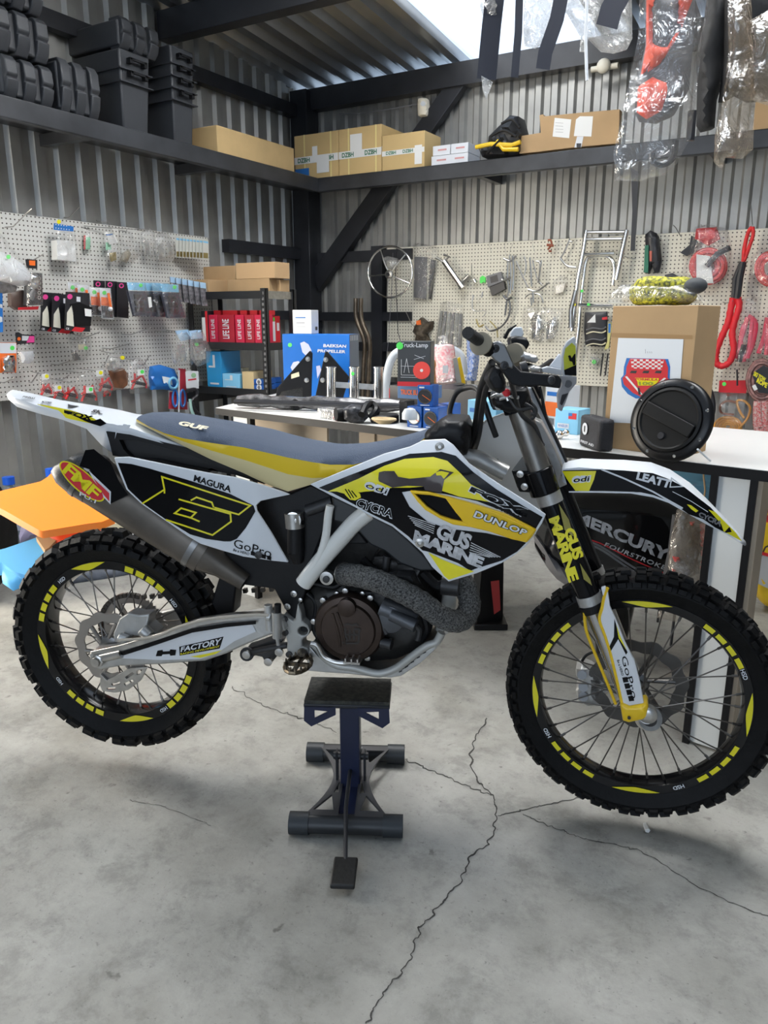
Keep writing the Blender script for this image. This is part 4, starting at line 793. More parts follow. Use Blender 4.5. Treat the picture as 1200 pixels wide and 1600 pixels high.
ctl([(360, 190), (385, 150), (430, 140), (470, 165), (490, 210), (530, 300), (520, 330), (440, 300), (395, 270), (370, 235)], .016, .012, nm='guard_mount', m=m_hub)
ctl([(395, 265), (440, 262), (520, 290), (575, 345), (700, 358), (825, 368), (848, 400), (838, 460), (700, 442), (560, 446), (510, 430), (450, 345)], .014, .004, nm='lever_guard', m=m_black)
for x, y in ((402, 190), (463, 305), (778, 402)): p = hm(*C5([(x, y)])[0], .014); M().lathe([(0, .009), (.004, .008), (.005, .004), (.002, .0035)], p, -HF, 14).build('bolt', m_dalu, bike)
dk = ctl([(350, 360), (385, 300), (440, 310), (475, 420), (470, 470), (430, 495), (380, 470), (345, 410)], .05, -.02, 5, .01, 'handguard_shell', m_black)
h2 = fr(PZ(880, 570, 1.62), -(HF*.95+RT*-.1))
def hg(px, off, t, nm, m, par=None, g=0, pf=0, ed=6): return M().sheet(C5(px), lambda x, y, o=0: h2(x, y, o+off), g, thick=HF*t, puff=pf, edge=ed).build(nm, m, par or bike, bevel=.002)
hgd = hg([(848, 245), (855, 195), (885, 145), (932, 110), (944, 130), (946, 200), (950, 370), (860, 380), (848, 330)], 0, .01, 'handguard', mat('pale_grey_plastic', (.50, .52, .55), .35))
hg([(872, 190), (915, 152), (940, 175), (945, 300), (864, 335), (860, 250)], .001, .001, 'handguard_sticker', mat('olive_yellow_sticker', (.48, .50, .04), .3), hgd); hg([(864, 335), (945, 300), (946, 374), (868, 368)], .0012, .001, 'handguard_sticker', m_gloss, hgd)
hg([(890, 240), (905, 235), (915, 255), (930, 230), (940, 225), (940, 300), (925, 305), (918, 280), (900, 275)], .002, .001, 'handguard_sticker', m_gloss, hgd)
hg([(768, 312), (835, 225), (850, 250), (850, 335)], -.03, .012, 'handguard_wing', m_white, hgd)
hg([(715, 325), (760, 312), (850, 330), (850, 372), (720, 350)], -.02, .02, 'handguard_bracket', mat('pale_grey_plastic', (0, 0, 0)), hgd)
hg([(832, 372), (950, 378), (948, 425), (900, 480), (872, 560), (848, 614), (826, 598), (818, 500), (850, 430)], .004, .012, 'handguard_lower', mat('mid_grey_plastic', (.28, .28, .29), .4), hgd)
hg([(893, 488), (850, 500), (835, 560), (850, 575)], .006, .003, 'handguard_slot', m_dark, hgd); M().cyl(h2(*C5([(890, 428)])[0], .006), h2(*C5([(890, 428)])[0], -.004), .008, n=16).build('bolt', m_dark, hgd)
ctl([(565, 250), (590, 210), (680, 238), (694, 268), (670, 290), (590, 275)], .04, -.10, 4, .008, 'front_master_cylinder', m_alu); ctl([(530, 300), (570, 270), (670, 300), (715, 320), (710, 345), (560, 345)], .05, -.12, 4, .01, 'control_block', m_dalu); ctl([(620, 320), (660, 300), (715, 318), (705, 348), (630, 345)], .03, -.08, 4, .01, 'lever_perch', m_alu)
M().cyl(hm(814, 577, -.06), hm(824, 574, -.06), .015, n=14).build('hose_banjo', m_dalu, bike)
ctl([(455, 120), (490, 60), (545, 28), (548, 36), (500, 80), (475, 130)], .01, -.35, nm='left_bark_buster', m=m_black); ctl([(500, 90), (530, 50), (580, 45), (596, 90), (580, 125), (505, 125)], .01, -.34, nm='round_sticker_shell', m=m_white)
# cables and hoses
m_hose = mat('black_rubber_hose', (.012, .012, .013), .5)
for pts, r in (([(704, 655, 1.98), (703, 640, 1.98), (712, 615, 1.96), (728, 606, 1.94), (745, 607, 1.9), (756, 628, 1.88), (765, 655, 1.88), (775, 682, 1.9)], .0075), ([(769, 566, 1.58), (757, 590, 1.66), (750, 612, 1.76), (745, 650, 1.88), (738, 690, 1.95), (731, 706, 1.98)], .008), ([(775, 575, 1.62), (760, 605, 1.7), (753, 640, 1.82), (748, 680, 1.9), (738, 712, 1.98)], .007), ([(797, 590, 1.62), (805, 620, 1.7), (815, 648, 1.75), (835, 665, 1.78), (845, 690, 1.8), (848, 695, 1.82)], .0055), ([(800, 590, 1.7), (812, 640, 1.78), (830, 655, 1.78), (838, 640, 1.78), (825, 625, 1.78)], .0035)):
    M().tube(cr([PZ(*p) for p in pts], 6), r, 10).build('control_cable', m_hose, bike, smooth=60)
for pts, m in (([(372, 520), (420, 500), (470, 510), (490, 540)], m_steel), ([(430, 530), (500, 515), (560, 520)], m_steel), ([(600, 560), (650, 590), (665, 630), (640, 625)], m_hose), ([(480, 500), (520, 560), (560, 600), (640, 590)], m_hose)):
    M().tube(cr([PZ(*p, 1.70) for p in C5(pts)], 6), .004, 8).build('wiring', m, bike)
M().ball(PZ(791, 614, 1.70), .010, 10).build('kill_switch', m_red, bike)
tb = M(); tb.sheet(C5([(380, 520), (420, 480), (500, 455), (620, 455), (640, 520), (600, 620), (480, 620), (400, 580)]), lambda x, y, o=0: PZ(x, y, 1.76-o), 8, thick=HF*.06, puff=.012, edge=8, nz=.006); tb.build('bar_clamp', m_black, bike, bevel=.003)
# number plate seen from the side, steering head
slab(C5([(600, 452), (640, 452), (700, 560), (770, 720), (890, 985), (872, 1010), (850, 960), (800, 830), (720, 680), (640, 540)]), -.02, .012, FK).build('number_plate', m_wst, bike, bevel=.002)
slab(C5([(642, 452), (654, 452), (780, 712), (898, 985), (888, 992), (760, 720)]), -.015, .02, FK).build('number_plate_edge', m_black, LAST[bike])
slab(poly('823,650 845,660 868,705 880,735 872,755 850,700'), -.03, .05, FK).build('steering_head', m_alu, bike, bevel=.004)
M().tube([FK(x, y, -.02) for x, y in cr(C5([(700, 445), (715, 520), (735, 620), (738, 640)]), 4)], .004, 8).build('brake_hose', m_black, bike)
# =============================================================== lift stand
so = atz(545, 1238); stand = thing('lift_stand', so, 'black and dark blue motorcycle lift stand under the engine, foot pedal in front', 'lift stand')
sr = fr(so, -HF); f0 = atz(541, 1300); m_nav = mat('dark_blue_paint', (.012, .018, .055), .4, nz=.2)
ax1 = (atz(618, 1303, .03)-atz(466, 1298, .03)); ax1.normalize()
def basetube(c, l0, r):
    p0 = c-ax1*l0; p1 = c+ax1*l0
    o = M().cyl(p0, p1, r, n=24).build('base_tube', mat('satin_black_steel', (.025, .027, .03), .4, .2), stand)
    for a, d in ((p0, ax1), (p1, -ax1)): M().cyl(a-d*.008, a+d*.045, r+.004, n=24).build('rubber_end_cap', mat('black_rubber_cap', (.02, .025, .03), .5), o)
cN = atz(541, 1303, 0)+Z*.03; cF = atz(556, 1190, 0)+Z*.03; basetube(cN, .145, .026); basetube(cF, .145, .026)
tpz = BK(541, 1060, 0).z; pc = (cN+cF)/2; pc.z = 0
pc = pc.copy(); topc = onp(545, 1062, pc, -HF)
q = .028; po = M(); po.boxa(V((pc.x, pc.y, topc.z/2)), ax1*q, ax1.cross(Z)*q, Z*(topc.z/2-.035)); po.build('post', m_nav, stand, bevel=.004)
tp = M(); th = topc.z-.045; ad = Z.cross(ax1); 
if ad.dot(HF) < 0: ad = -ad
tc_ = V((topc.x, topc.y, th)); tp.boxa(tc_, ax1*.118, ad*.072, Z*.006); tp.build('top_plate', m_bsteel, stand, bevel=.003)
M().boxa(tc_+Z*.011, ax1*.116, ad*.070, Z*.005).build('rubber_pad', mat('dusty_rubber_pad', (.014, .015, .014), .7, nz=.8, nscale=90, col2=(.05, .05, .04), bump=.4), stand)
for sgn in (-1, 1):
    fnb = fr(tc_-ad*.072, -ad)
    c = tc_-ad*.072+ax1*sgn*.06
    P = lambda u, v: tc_-ad*.072+ax1*(sgn*u)-Z*v
    out = [P(.116, .0), P(.118, .045), (P(.098, .062)), P(.03, .025), P(.03, 0)]
    tri = [P(.088, .012), P(.088, .036), P(.05, .015)]
    m = M(); bmv = [out, tri]; tess = geometry.tessellate_polygon([[v for v in out], [v for v in tri]]); allv = out+tri
    m.add(allv+[v+ad*.004 for v in allv], [tuple(t) for t in tess]+[tuple(i+len(allv) for i in reversed(t)) for t in tess]+[(i, (i+1) % 5, (i+1) % 5+8, i+8) for i in range(5)]+[(5+i, 5+(i+1) % 3, 13+(i+1) % 3, 13+i) for i in range(3)])
    m.build('gusset_plate', m_nav, stand)
    # curved base gusset between the two tubes
    g = lambda u, v: cN.lerp(cF, v)+ax1*(sgn*u)+Z*.02
    inner = [g(.022, 0), g(.022, 1)]; cur = [g(.052+.062*abs(2*t-1)**1.7, t) for t in [i/12 for i in range(13)]]
    pol = [g(.022, 0)]+cur+[g(.022, 1)]; holes_ = [[g(.036, .07), g(.092, .07), g(.048, .27)], [g(.036, .93), g(.092, .93), g(.048, .73)], [g(.030, .30), g(.044, .30), g(.032, .45)]]
    tl = [pol]+holes_; av = [v for l in tl for v in l]; tess = geometry.tessellate_polygon(tl); m = M(); n = len(av); fs = [tuple(t) for t in tess]+[tuple(i+n for i in reversed(t)) for t in tess]; o = 0
    for l in tl:
        fs += [(o+i, o+(i+1) % len(l), o+(i+1) % len(l)+n, o+i+n) for i in range(len(l))]; o += len(l)
    m.add(av+[v+Z*.006 for v in av], fs); m.build('base_gusset', mat('gusset_grey', (.07, .07, .075), .45, .3), stand)
    M().cyl(V((pc.x, pc.y, .13))+ax1*sgn*.028, V((pc.x, pc.y, .13))+ax1*sgn*.05, .011, n=12).build('pivot_bolt', m_dalu, stand)
    M().boxa(V((pc.x, pc.y, .085))+ax1*sgn*.040, ax1*.003, ad*.012, Z*.06).build('lift_link', m_bsteel, stand)
M().boxa((cN+cF)/2-Z*.006, ax1*.024, (cF-cN)*.47, Z*.022).build('base_spine', m_nav, stand, bevel=.003)
pe = M(); pf = atz(538, 1370, .015); pe.tube([V((pc.x, pc.y, .10))-ad*.03, cN+Z*.05, pf+Z*.01+ad*.03], .0055, 8); pe.build('pedal_lever', m_bsteel, stand)
pd = M(); pd.boxa(pf+Z*.012, ax1*.030, ad*.050, Z*.007); pd.build('foot_pedal', mat('black_rubber_pedal', (.012, .012, .012), .6, bump=.5), stand, bevel=.004)
# ================================================================ counter, boxes and goods
class Fr:
    def __init__(s, O, n, off=0): s.n = n.normalized(); s.O = O+s.n*off
    def __call__(s, px, py, o=0): return onp(px, py, s.O+s.n*o, s.n)
    def at(s, off): return Fr(s.O, s.n, off)
mat('steel_wire', (.35, .34, .32), .35, .9); LF = Fr(V((XL+.052, 0, 0)), V((1, 0, 0))); BF = Fr(V((0, YB-.052, 0)), V((0, -1, 0)))
def hang(F_, px, off, o):
    if not (F_.n == LF.n or F_.n == BF.n): return
    base = LF if F_.n == LF.n else BF
    d = (F_.O-base.O).dot(F_.n)+off
    if d > .5 or d < .015: return
    q = sorted([(p[0], p[1]) for p in px], key=lambda p: p[1])[:2]; x = (q[0][0]+q[1][0])/2; y = (q[0][1]+q[1][1])/2+2
    e = base(x, y, d+.012); w0 = e-F_.n*(d+.022); M().tube([w0+Z*.02, w0+F_.n*.012+Z*.012, e, e+F_.n*.012+Z*.012], .0022, 6).build('hanger_wire', MATS['steel_wire'], o)
def item(name, label, cat, F_, px, off=.0, t=.01, m=m_dark, group=None, parts=(), parent=None, **k):
    """a thing hanging on or standing against a surface: outline in photo pixels, thickness t towards the wall"""
    bev = k.pop('bevel', 0); sm = k.pop('smooth', 35)
    o = M().sheet(px, F_, off=off, thick=-F_.n*t, **k).build(name, m, parent, label, cat, group, bevel=bev, smooth=sm)
    for p in parts:
        if p[0] == 'T': M().text(p[2], p[3], F_, off+p[5] if len(p) > 5 else off+.0015, p[6] if len(p) > 6 else .03).build(p[1], p[4], o)
        else:
            kk = p[4] if len(p) > 4 else {}; M().sheet(p[1], F_, off=off+p[2], **kk).build(p[0], p[3], o)
    return o
def rq(x0, y0, x1, y1, dx=0, dy=0):      # a leaning rectangle: dx = shift of the bottom, dy = drop of the right side
    return [(x0, y0), (x1, y0+dy), (x1+dx, y1+dy), (x0+dx, y1)]
def bagpx(x0, y0, x1, y1, neck=.5, sag=.15):
    cx = (x0+x1)/2; w_ = (x1-x0)/2; return [(p.x, p.y) for p in cr([(cx-w_*neck, y0), (cx+w_*neck, y0), (cx+w_*.9, y0+(y1-y0)*.45), (x1, y1-(y1-y0)*.12), (cx+w_*.5, y1), (cx-w_*.5, y1-(y1-y0)*.04), (x0, y1-(y1-y0)*.15), (cx-w_*.85, y0+(y1-y0)*.4)], 4, True)]
def clearbag(F_, px, off, puff, parent=None, label=None, name='clear_bag', m=None, cat='bag', g=5, nz=.012):
    return M().sheet(px, F_, g, off=off, puff=puff, nz=nz, edge=9, nf=30).build(name, m or m_film, parent, label, cat if label else None, smooth=60)
# ---- counter
CZ = .93
cn = [atz(337, 637, CZ), atz(1310, 748, CZ), atz(1310, 684, CZ), atz(452, 610, CZ)]
ce = (cn[1]-cn[0]).normalized(); cnrm = Z.cross(ce); cnrm = cnrm if cnrm.dot(HF) < 0 else -cnrm
CF = Fr(cn[0], cnrm)
ct = thing('counter', V(((cn[0].x+cn[1].x)/2, (cn[0].y+cn[1].y)/2, 0)), 'long white topped counter with black edge running behind the bike', 'counter')
M().prism(cn, -Z*.032).build('counter_top', mat('white_laminate', (.74, .74, .72), .35, nz=.04, nscale=4), ct)
M().prism([cn[0]+cnrm*.003-Z*.0015, cn[1]+cnrm*.003-Z*.0015, cn[1]-cnrm*.004-Z*.0015, cn[0]-cnrm*.004-Z*.0015], -Z*.031).build('edge_band', m_black, ct)
m_lam = mat('white_laminate_panel', (.60, .62, .62), .4); m_tanb = mat('tan_board', (.40, .33, .25), .7, nz=.15, nscale=4)
def cpan(nm, x0, x1, m, z0=0, back=.02, t=.018):
    a = CF(x0, 760, -back); b = CF(x1, 760, -back); a.z = b.z = 0
    q = [V((p.x, p.y, z)) for p, z in ((a, z0), (b, z0), (b, CZ-.034), (a, CZ-.034))]; return M().prism(q, -cnrm*t).build(nm, m, ct)
cpan('end_panel', 1115, 1180, m_lam, .01)
def vstrip(x0, x1, yref, nm, m, z0, back=.012, t=.03):
    a = CF(x0, yref, -back); b = CF(x1, yref, -back)
    return M().prism([V((p.x, p.y, z)) for p, z in ((a, z0), (b, z0), (b, CZ-.034), (a, CZ-.034))], -cnrm*t).build(nm, m, ct)
vstrip(1110, 1122, 750, 'black_edge', m_black, 0); vstrip(1172, 1184, 755, 'black_edge', m_black, 0)
a_ = CF(1184, 755, -.02); M().prism([V((a_.x, a_.y, 0)), V((a_.x, a_.y, CZ-.034)), V((a_.x, a_.y, CZ-.034))-cnrm*.10, V((a_.x, a_.y, 0))-cnrm*.10], ce*.015).build('side_panel', m_tanb, ct)
vstrip(358, 362, 660, 'black_edge', m_black, 0); vstrip(363, 386, 660, 'end_panel', m_lam, 0, .02, .018); vstrip(386, 391, 660, 'black_edge', m_black, 0)
vstrip(391, 511, 680, 'modesty_panel', m_tanb, 0, .25, .012); vstrip(561, 640, 690, 'modesty_panel', m_tanb, .62, .28, .012); vstrip(574, 585, 690, 'support_post', m_tanb, 0, .27, .03)
# ---- boxes standing on things: drawn from the near bottom edge, with height and depth
def cbox(name, label, cat, pl, pr, zb, h, dep, m, group=None, nrm=None, bevel=.002, m2=None, lean=0):
    """pl, pr: near bottom corners in pixels at height zb"""
    a = atz(*pl, zb); b = atz(*pr, zb); e = (b-a); e.normalize(); n = Z.cross(e); n = n if n.dot(HF) < 0 else -n
    mm = M(); mm.k = 0; q = [a, b, b+Z*h, a+Z*h]; mm.prism(q, -n*dep)
    o = mm.build(name, m, None, label, cat, group, bevel=bevel); F_ = Fr(a, n); F_.e = e; F_.a = a; F_.b = b; F_.h = h; F_.dep = dep; return o, F_
def face(F_, u0, u1, v0, v1, off=.001):      # patch on the front face in fractions
    W = F_.b-F_.a; return [F_.a+W*u+Z*(F_.h*v)+F_.n*off for u, v in ((u0, v0), (u1, v0), (u1, v1), (u0, v1))]
def patch(o, F_, name, m, u0, u1, v0, v1, off=.001): return M().add(face(F_, u0, u1, v0, v1, off), [(0, 1, 2, 3)]).build(name, m, o)
def side(F_, u0, u1, v0, v1, right=True, off=.001):
    s = F_.b+F_.e*off if right else F_.a-F_.e*off; return [s-F_.n*(F_.dep*u)+Z*(F_.h*v) for u, v in ((u0, v0), (u1, v0), (u1, v1), (u0, v1))]
def uvtext(o, F_, st, name, m, u0, u1, v0, v1, off=.002, b=.03):
    W = F_.b-F_.a; fn = lambda X, Y, o_=0: F_.a+W*X+Z*(F_.h*Y)+F_.n*off; return M().text(st, [(u0, v1), (u1, v1), (u1, v0), (u0, v0)], fn, 0, b).build(name, m, o)
def disc(o, F_, name, m, u, v, r, off=.002, n=20):
    W = F_.b-F_.a; c = F_.a+W*u+Z*(F_.h*v)+F_.n*off; return M().lathe([(0, r), (.0008, r)], c, F_.n, n).build(name, m, o)
# big carton with the printed sheet
o, F_ = cbox('cardboard_box', 'tall brown cardboard box on the counter with a printed sheet taped on', 'box', (942, 699), (1068, 715), CZ, .457, .17, m_card)
P_ = Fr(F_.O, F_.n)
# its real outline in the photo leans a little: keep it upright, place the sheet by pixels
M().sheet(poly('966,528 1068,530 1058,664 952,660'), P_, off=.0015).build('taped_sheet', mat('white_print_paper', (.70, .73, .76), .5), o); shp = LAST[o]
M().sheet(poly('955,520 1082,524 1082,530 955,527'), P_, off=.0008).build('packing_tape', mat('brown_tape', (.36, .22, .10), .3), o)
TB = lambda pts: T((940, 440, 6.156), pts)
def pr(px, m, off, nm='printed_picture'): return M().sheet(TB(px), P_, off=off).build(nm, m, shp)
pr([(240, 735), (640, 745), (660, 820), (655, 930), (665, 970), (660, 1010), (600, 1060), (500, 1110), (400, 1120), (330, 1125), (250, 1080), (195, 1010), (185, 930), (210, 900), (215, 820)], m_blue, .002)
pr([(275, 740), (610, 748), (640, 830), (635, 925), (655, 950), (650, 1000), (560, 1040), (420, 1090), (380, 1110), (300, 1070), (215, 990), (200, 930), (235, 890), (240, 820)], m_red, .0025)
ck = M()
for i in range(11):
    for j in range(5):
        if (i+j) % 2 == 0: x = 282+i*28.5; y = 748+j*19; ck.sheet(TB([(x, y), (x+28, y), (x+28, y+19), (x, y+19)]), P_, off=.0035)
pr([(280, 745), (600, 752), (580, 845), (290, 835)], m_paper, .003); ck.build('printed_picture', m_red, shp)
for x in (275, 395, 515): pr([(x+10, 857), (x+65, 857), (x+55, 883), (x-5, 880)], m_dark, .003)
pr([(320, 925), (550, 930), (545, 960), (500, 1000), (350, 1000), (345, 960)], m_yel, .003)
M().text('FORMULA', TB([(325, 927), (545, 932), (540, 955), (325, 950)]), P_, .0036, .03).build('printed_picture', m_red, shp); M().text('100', TB([(355, 962), (500, 964), (495, 998), (358, 996)]), P_, .0036, .05).build('printed_picture', mat('olive_ink', (.3, .32, .02), .4), shp)
pr([(225, 915), (245, 910), (395, 1085), (375, 1090)], m_paper, .003); pr([(600, 925), (620, 930), (470, 1060), (455, 1050)], m_paper, .003); pr([(345, 1020), (362, 1018), (378, 1085), (355, 1090)], m_dark, .0034)
hw = M()
for x in (420, 442, 462, 480): hw.rib(TB([(x, 650 if x < 430 else 672), (x+2, 690)]), .5, P_, .002)
hw.build('handwriting', m_grey, shp)
# rope in a clear bag on top of the box
bx_, BFm = o, F_; topz = CZ+.50
rp = thing('rope_bag', (F_.a+F_.b)/2-F_.n*.14+Z*.457, 'yellow and black braided rope coiled in a clear bag on the tall box', 'rope')
m_yrope = mat('yellow_black_rope', (.66, .62, .04), .6, nz=.9, nscale=110, col2=(.05, .06, .02)); cc_ = (F_.a+F_.b)/2-F_.n*.085+Z*(.457+.058)
for i in range(5):
    cx = cc_-F_.e*.015+Z*(.001+.017*(i//2)); M().tube([cx+F_.e*(.080+.008*(i % 3))*math.cos(t)*(1-.05*i)+F_.n*(.050*math.sin(t))-Z*(.030-.004*math.sin(2*t+i)) for t in [2*PI*k/40 for k in range(40)]], .023, 10, closed=True).build('rope_coil', m_yrope, rp, smooth=60)
M().ball(cc_+F_.e*.095+F_.n*.02, .035, 14, (1, 1, .7)).build('dark_cloth', mat('dark_grey_cloth', (.05, .055, .06), .7), rp)
bg = M(); bg.sheet([(948, 474), (955, 458), (970, 446), (1010, 439), (1060, 441), (1085, 450), (1098, 466), (1106, 470), (1098, 474), (1040, 473)], Fr(F_.a-F_.n*.06, F_.n), 6, puff=.05, nz=.014, edge=14); bg.build('clear_bag', m_film, rp, smooth=60)
# black deck hatch leaning on the box
hc = Fr(F_.a+F_.n*.10, (F_.n+Z*.25)); ht = thing('deck_hatch', atz(1045, 712, CZ), 'round black screw-in deck hatch leaning on the cardboard box', 'hatch')
c = hc(1046, 656); rr = (hc(1111, 656)-hc(981, 656)).length/2
M().lathe([(0, rr*.96), (.006, rr), (.014, rr*.99), (.022, rr*.93), (.024, rr*.80), (.018, rr*.79), (.018, .0)], c-hc.n*.02, hc.n, 64, False).build('hatch_ring', mat('hatch_black', (.006, .006, .007), .3, spec=.35), ht, smooth=40)
M().lathe([(0, rr*.77), (.01, rr*.76), (.013, rr*.70), (.009, rr*.66), (.009, .0)], c-hc.n*.004, hc.n, 64, False).build('hatch_lid', mat('hatch_satin', (.006, .006, .006), .5, spec=.25), ht)
ld = LAST[ht]; d1 = (hc(1090, 688)-hc(1003, 640)).normalized(); d2 = d1.cross(hc.n); M().boxa(c+hc.n*.010, d1*rr*.66, d2*.020, hc.n*.006).build('grip_bar', MATS['hatch_satin'], ld, bevel=.003)
M().lathe([(0, .012), (.005, .010)], hc(1033, 681, .006), hc.n, 18).build('lock_stud', m_dark, ld)
for k in range(8): a = 2*PI*k/8+.3; u = hc.n.orthogonal().normalized(); v = hc.n.cross(u); M().lathe([(0, .006), (.003, .004)], c+(u*math.cos(a)+v*math.sin(a))*rr*.88+hc.n*.002, hc.n, 10).build('ring_screw', m_chrome, ht)
M().cyl(atz(1110, 720, CZ+.003), hc(1090, 702, .0), .003, n=8).build('prop_stick', None or m_white, None, 'thin white stick propping the black hatch on the counter', 'stick')
# black case, light blue box, chrome fitting
o, F_ = cbox('zipped_case', 'small black zipped case with a white round badge, left of the tall box', 'case', (903, 695), (934, 707), CZ, .105, .055, mat('black_nylon', (.018, .018, .022), .6, bump=.5, bscale=300), bevel=.012)
disc(o, F_, 'badge', m_wst, .36, .60, .020, .004); 
M().boxa(F_.a+(F_.b-F_.a)*.36+Z*(F_.h*.60)+F_.n*.0055, F_.e*.004, Z*.010, F_.n*.0005).build('badge_mark', m_dark, o); uvtext(o, F_, 'FIRST AID', 'case_lettering', m_wst, .2, .85, .14, .22, .005, .02)
M().tube([F_.a+F_.n*(-.02)+F_.e*x+Z*z for x, z in ((.003, .01), (.003, .09), (.01, .102), (.05, .104))], .002, 6).build('zip', m_grey, o)
o, F_ = cbox('carton', 'light blue carton with a small red flag print, by the brake guard', 'box', (866, 676), (902, 680), CZ, .092, .09, m_lblue)
patch(o, F_, 'flag_print', m_red, .58, .92, .62, .86); patch(o, F_, 'flag_print', m_blue, .58, .74, .74, .86, .0015); patch(o, F_, 'label_print', m_wst, .12, .62, .22, .42); uvtext(o, F_, 'WHEELER', 'label_lettering', m_blue, .16, .58, .27, .37, .002, .01)
o, F_ = cbox('carton', 'white carton with an orange band behind the light blue carton', 'box', (850, 664), (876, 668), CZ, .16, .10, m_wst); patch(o, F_, 'orange_band', m_org, 0, 1, .25, .6); patch(o, F_, 'barcode', m_grey, .3, .6, .04, .2); patch(o, F_, 'print', m_blue, .1, .8, .75, .85)
mm = M(); p = atz(874, 686, CZ); mm.ball(p+Z*.016, .016, 16); mm.ball(p+Z*.022+RT*.022, .013, 14); mm.cyl(p+Z*.018-RT*.01, p+Z*.022+RT*.03, .010, n=14); mm.build('chrome_fitting', m_chrome, None, 'small shiny chrome ball fitting on the counter by the black case', 'fitting')
# gauge boxes
m_gb = mat('gauge_box_blue', (.010, .10, .42), .35, nz=.2, nscale=20)
def gauge(lbl, pl, pr_, zb, dial):
    o, F_ = cbox('gauge_box', lbl, 'box', pl, pr_, zb, .083, .08, m_gb, 'blue boat gauge boxes on the counter')
    disc(o, F_, 'gauge_window', m_chrome, .5, .48, .029); disc(o, F_, 'gauge_window', dial, .5, .48, .025, .003); W = F_.b-F_.a; c = F_.a+W*.5+Z*F_.h*.48+F_.n*.0045
    M().boxa(c+F_.e*.006-Z*.004, (F_.e*.016-Z*.010), (Z*.0012), F_.n*.0004).build('needle', m_org, o); patch(o, F_, 'print', m_wst, .12, .45, .86, .93); patch(o, F_, 'print', m_wst, .2, .8, .05, .09); return F_
g1 = gauge('blue gauge box with pale dial, left of the bottom pair', (636, 667), (658, 669), CZ, m_paper); gauge('blue gauge box with black dial, right of the bottom pair', (661, 669), (684, 671), CZ, m_dark)
gauge('blue gauge box on top of the two others', (652, 635), (676, 636), CZ+.0835, m_dark); cbox('gauge_box', 'blue gauge box half hidden behind the right bottom one', 'box', (684, 662), (700, 664), CZ, .083, .08, m_gb, 'blue boat gauge boxes on the counter')
mm = M(); p = atz(640, 655, CZ+.09); mm.lathe([(0, .026), (.02, .026), (.034, .018), (.038, 0.002)], p, Z, 24); mm.build('domed_fitting', m_white, None, 'white domed plastic fitting beside the stacked gauge boxes', 'fitting'); cbox('small_box', 'small black box with red print under the white cap', 'box', (624, 660), (636, 661), CZ, .088, .06, m_dark)
# truck lamp boxes
o, F_ = cbox('lamp_box', 'blue and orange lamp carton under the black lamp box', 'box', (621, 622), (674, 625), CZ+.105, .052, .10, mat('steel_blue_print', (.10, .19, .36), .4)); uvtext(o, F_, 'TRUCK BULB', 'lettering', m_org, .1, .72, .3, .7); disc(o, F_, 'sun_mark', m_org, .84, .48, .016)
o, F_ = cbox('lamp_box', 'black Truck-Lamp box with a red disc picture and green sticker', 'box', (621, 603), (672, 604), CZ+.160, .172, .10, mat('charcoal_print', (.03, .032, .035), .4)); patch(o, F_, 'red_band', m_red, 0, 1, 0, .10); disc(o, F_, 'red_lamp_picture', mat('bright_red_print', (.85, .06, .04), .4), .74, .36, .034); disc(o, F_, 'lamp_centre', m_paper, .74, .36, .006, .003)
uvtext(o, F_, 'Truck-Lamp', 'lettering', m_wst, .10, .92, .84, .97, .002, .01); disc(o, F_, 'price_sticker', m_green, .07, .90, .014, .003)
W = F_.b-F_.a
for i, (u, v, u2, v2) in enumerate([(.12, .25, .12, .6), (.12, .25, .62, .25), (.2, .3, .28, .62), (.28, .62, .36, .3), (.1, .45, .55, .45), (.1, .2, .6, .2), (.5, .6, .85, .68), (.52, .7, .8, .62)]): M().tube([F_.a+W*u+Z*F_.h*v+F_.n*.002, F_.a+W*u2+Z*F_.h*v2+F_.n*.002], .0008, 4).build('line_drawing', m_wst, o)
cbox('flat_box', 'long black flat box with red corner lying behind the gauge boxes', 'box', (608, 640), (760, 655), CZ, .115, .16, m_dark); q = LAST
o, F_ = cbox('red_label_pack', 'small red pack with a white barcode label standing before the black box', 'pack', (608, 640), (626, 641), CZ, .10, .01, m_dark); patch(o, F_, 'red_flash', m_red, 0, .45, .3, 1); patch(o, F_, 'barcode_label', m_wst, .45, .98, .2, .8)
# small goods on the counter front
o, F_ = cbox('blister_box', 'clear box with red and black goods on the counter', 'box', (496, 653), (526, 657), CZ, .042, .07, m_film2); M().boxa((F_.a+F_.b)/2-F_.n*.035+Z*.018, F_.e*.032, F_.n*.03, Z*.014).build('black_goods', m_dark, o); M().boxa(F_.b-F_.e*.014-F_.n*.02+Z*.02, F_.e*.012, F_.n*.016, Z*.016).build('red_goods', m_red, o)
def roll(nm, lbl, x, y, r, m, ax=None, h=.03, **k): p = atz(x, y, CZ); a = ax or Z; return M().lathe([(0, r*.9), (h*.15, r), (h*.85, r), (h, r*.9)], p+Z*(r if ax else 0)-a*h/2*(1 if ax else 0), a, 24).build(nm, m, None, lbl, 'strap', **k)
roll('strap_roll', 'roll of black webbing lying beside the clear box', 535, 658, .030, m_black, (RT*.9+HF*.4).normalized(), .06)
mm = M(); p = atz(553, 662, CZ); F3 = Fr(p, -HF); mm.sheet(poly('537,640 548,634 562,635 572,640 576,652 568,660 548,661 538,655'), F3, 4, thick=HF*.05, puff=.02, nz=.008, edge=8); o = mm.build('wrapped_strap', mat('grey_wrapped_strap', (.09, .09, .10), .35, nz=.8, nscale=60, col2=(.01, .01, .012)), None, 'dark strap bundled in shiny clear film on the counter', 'strap')
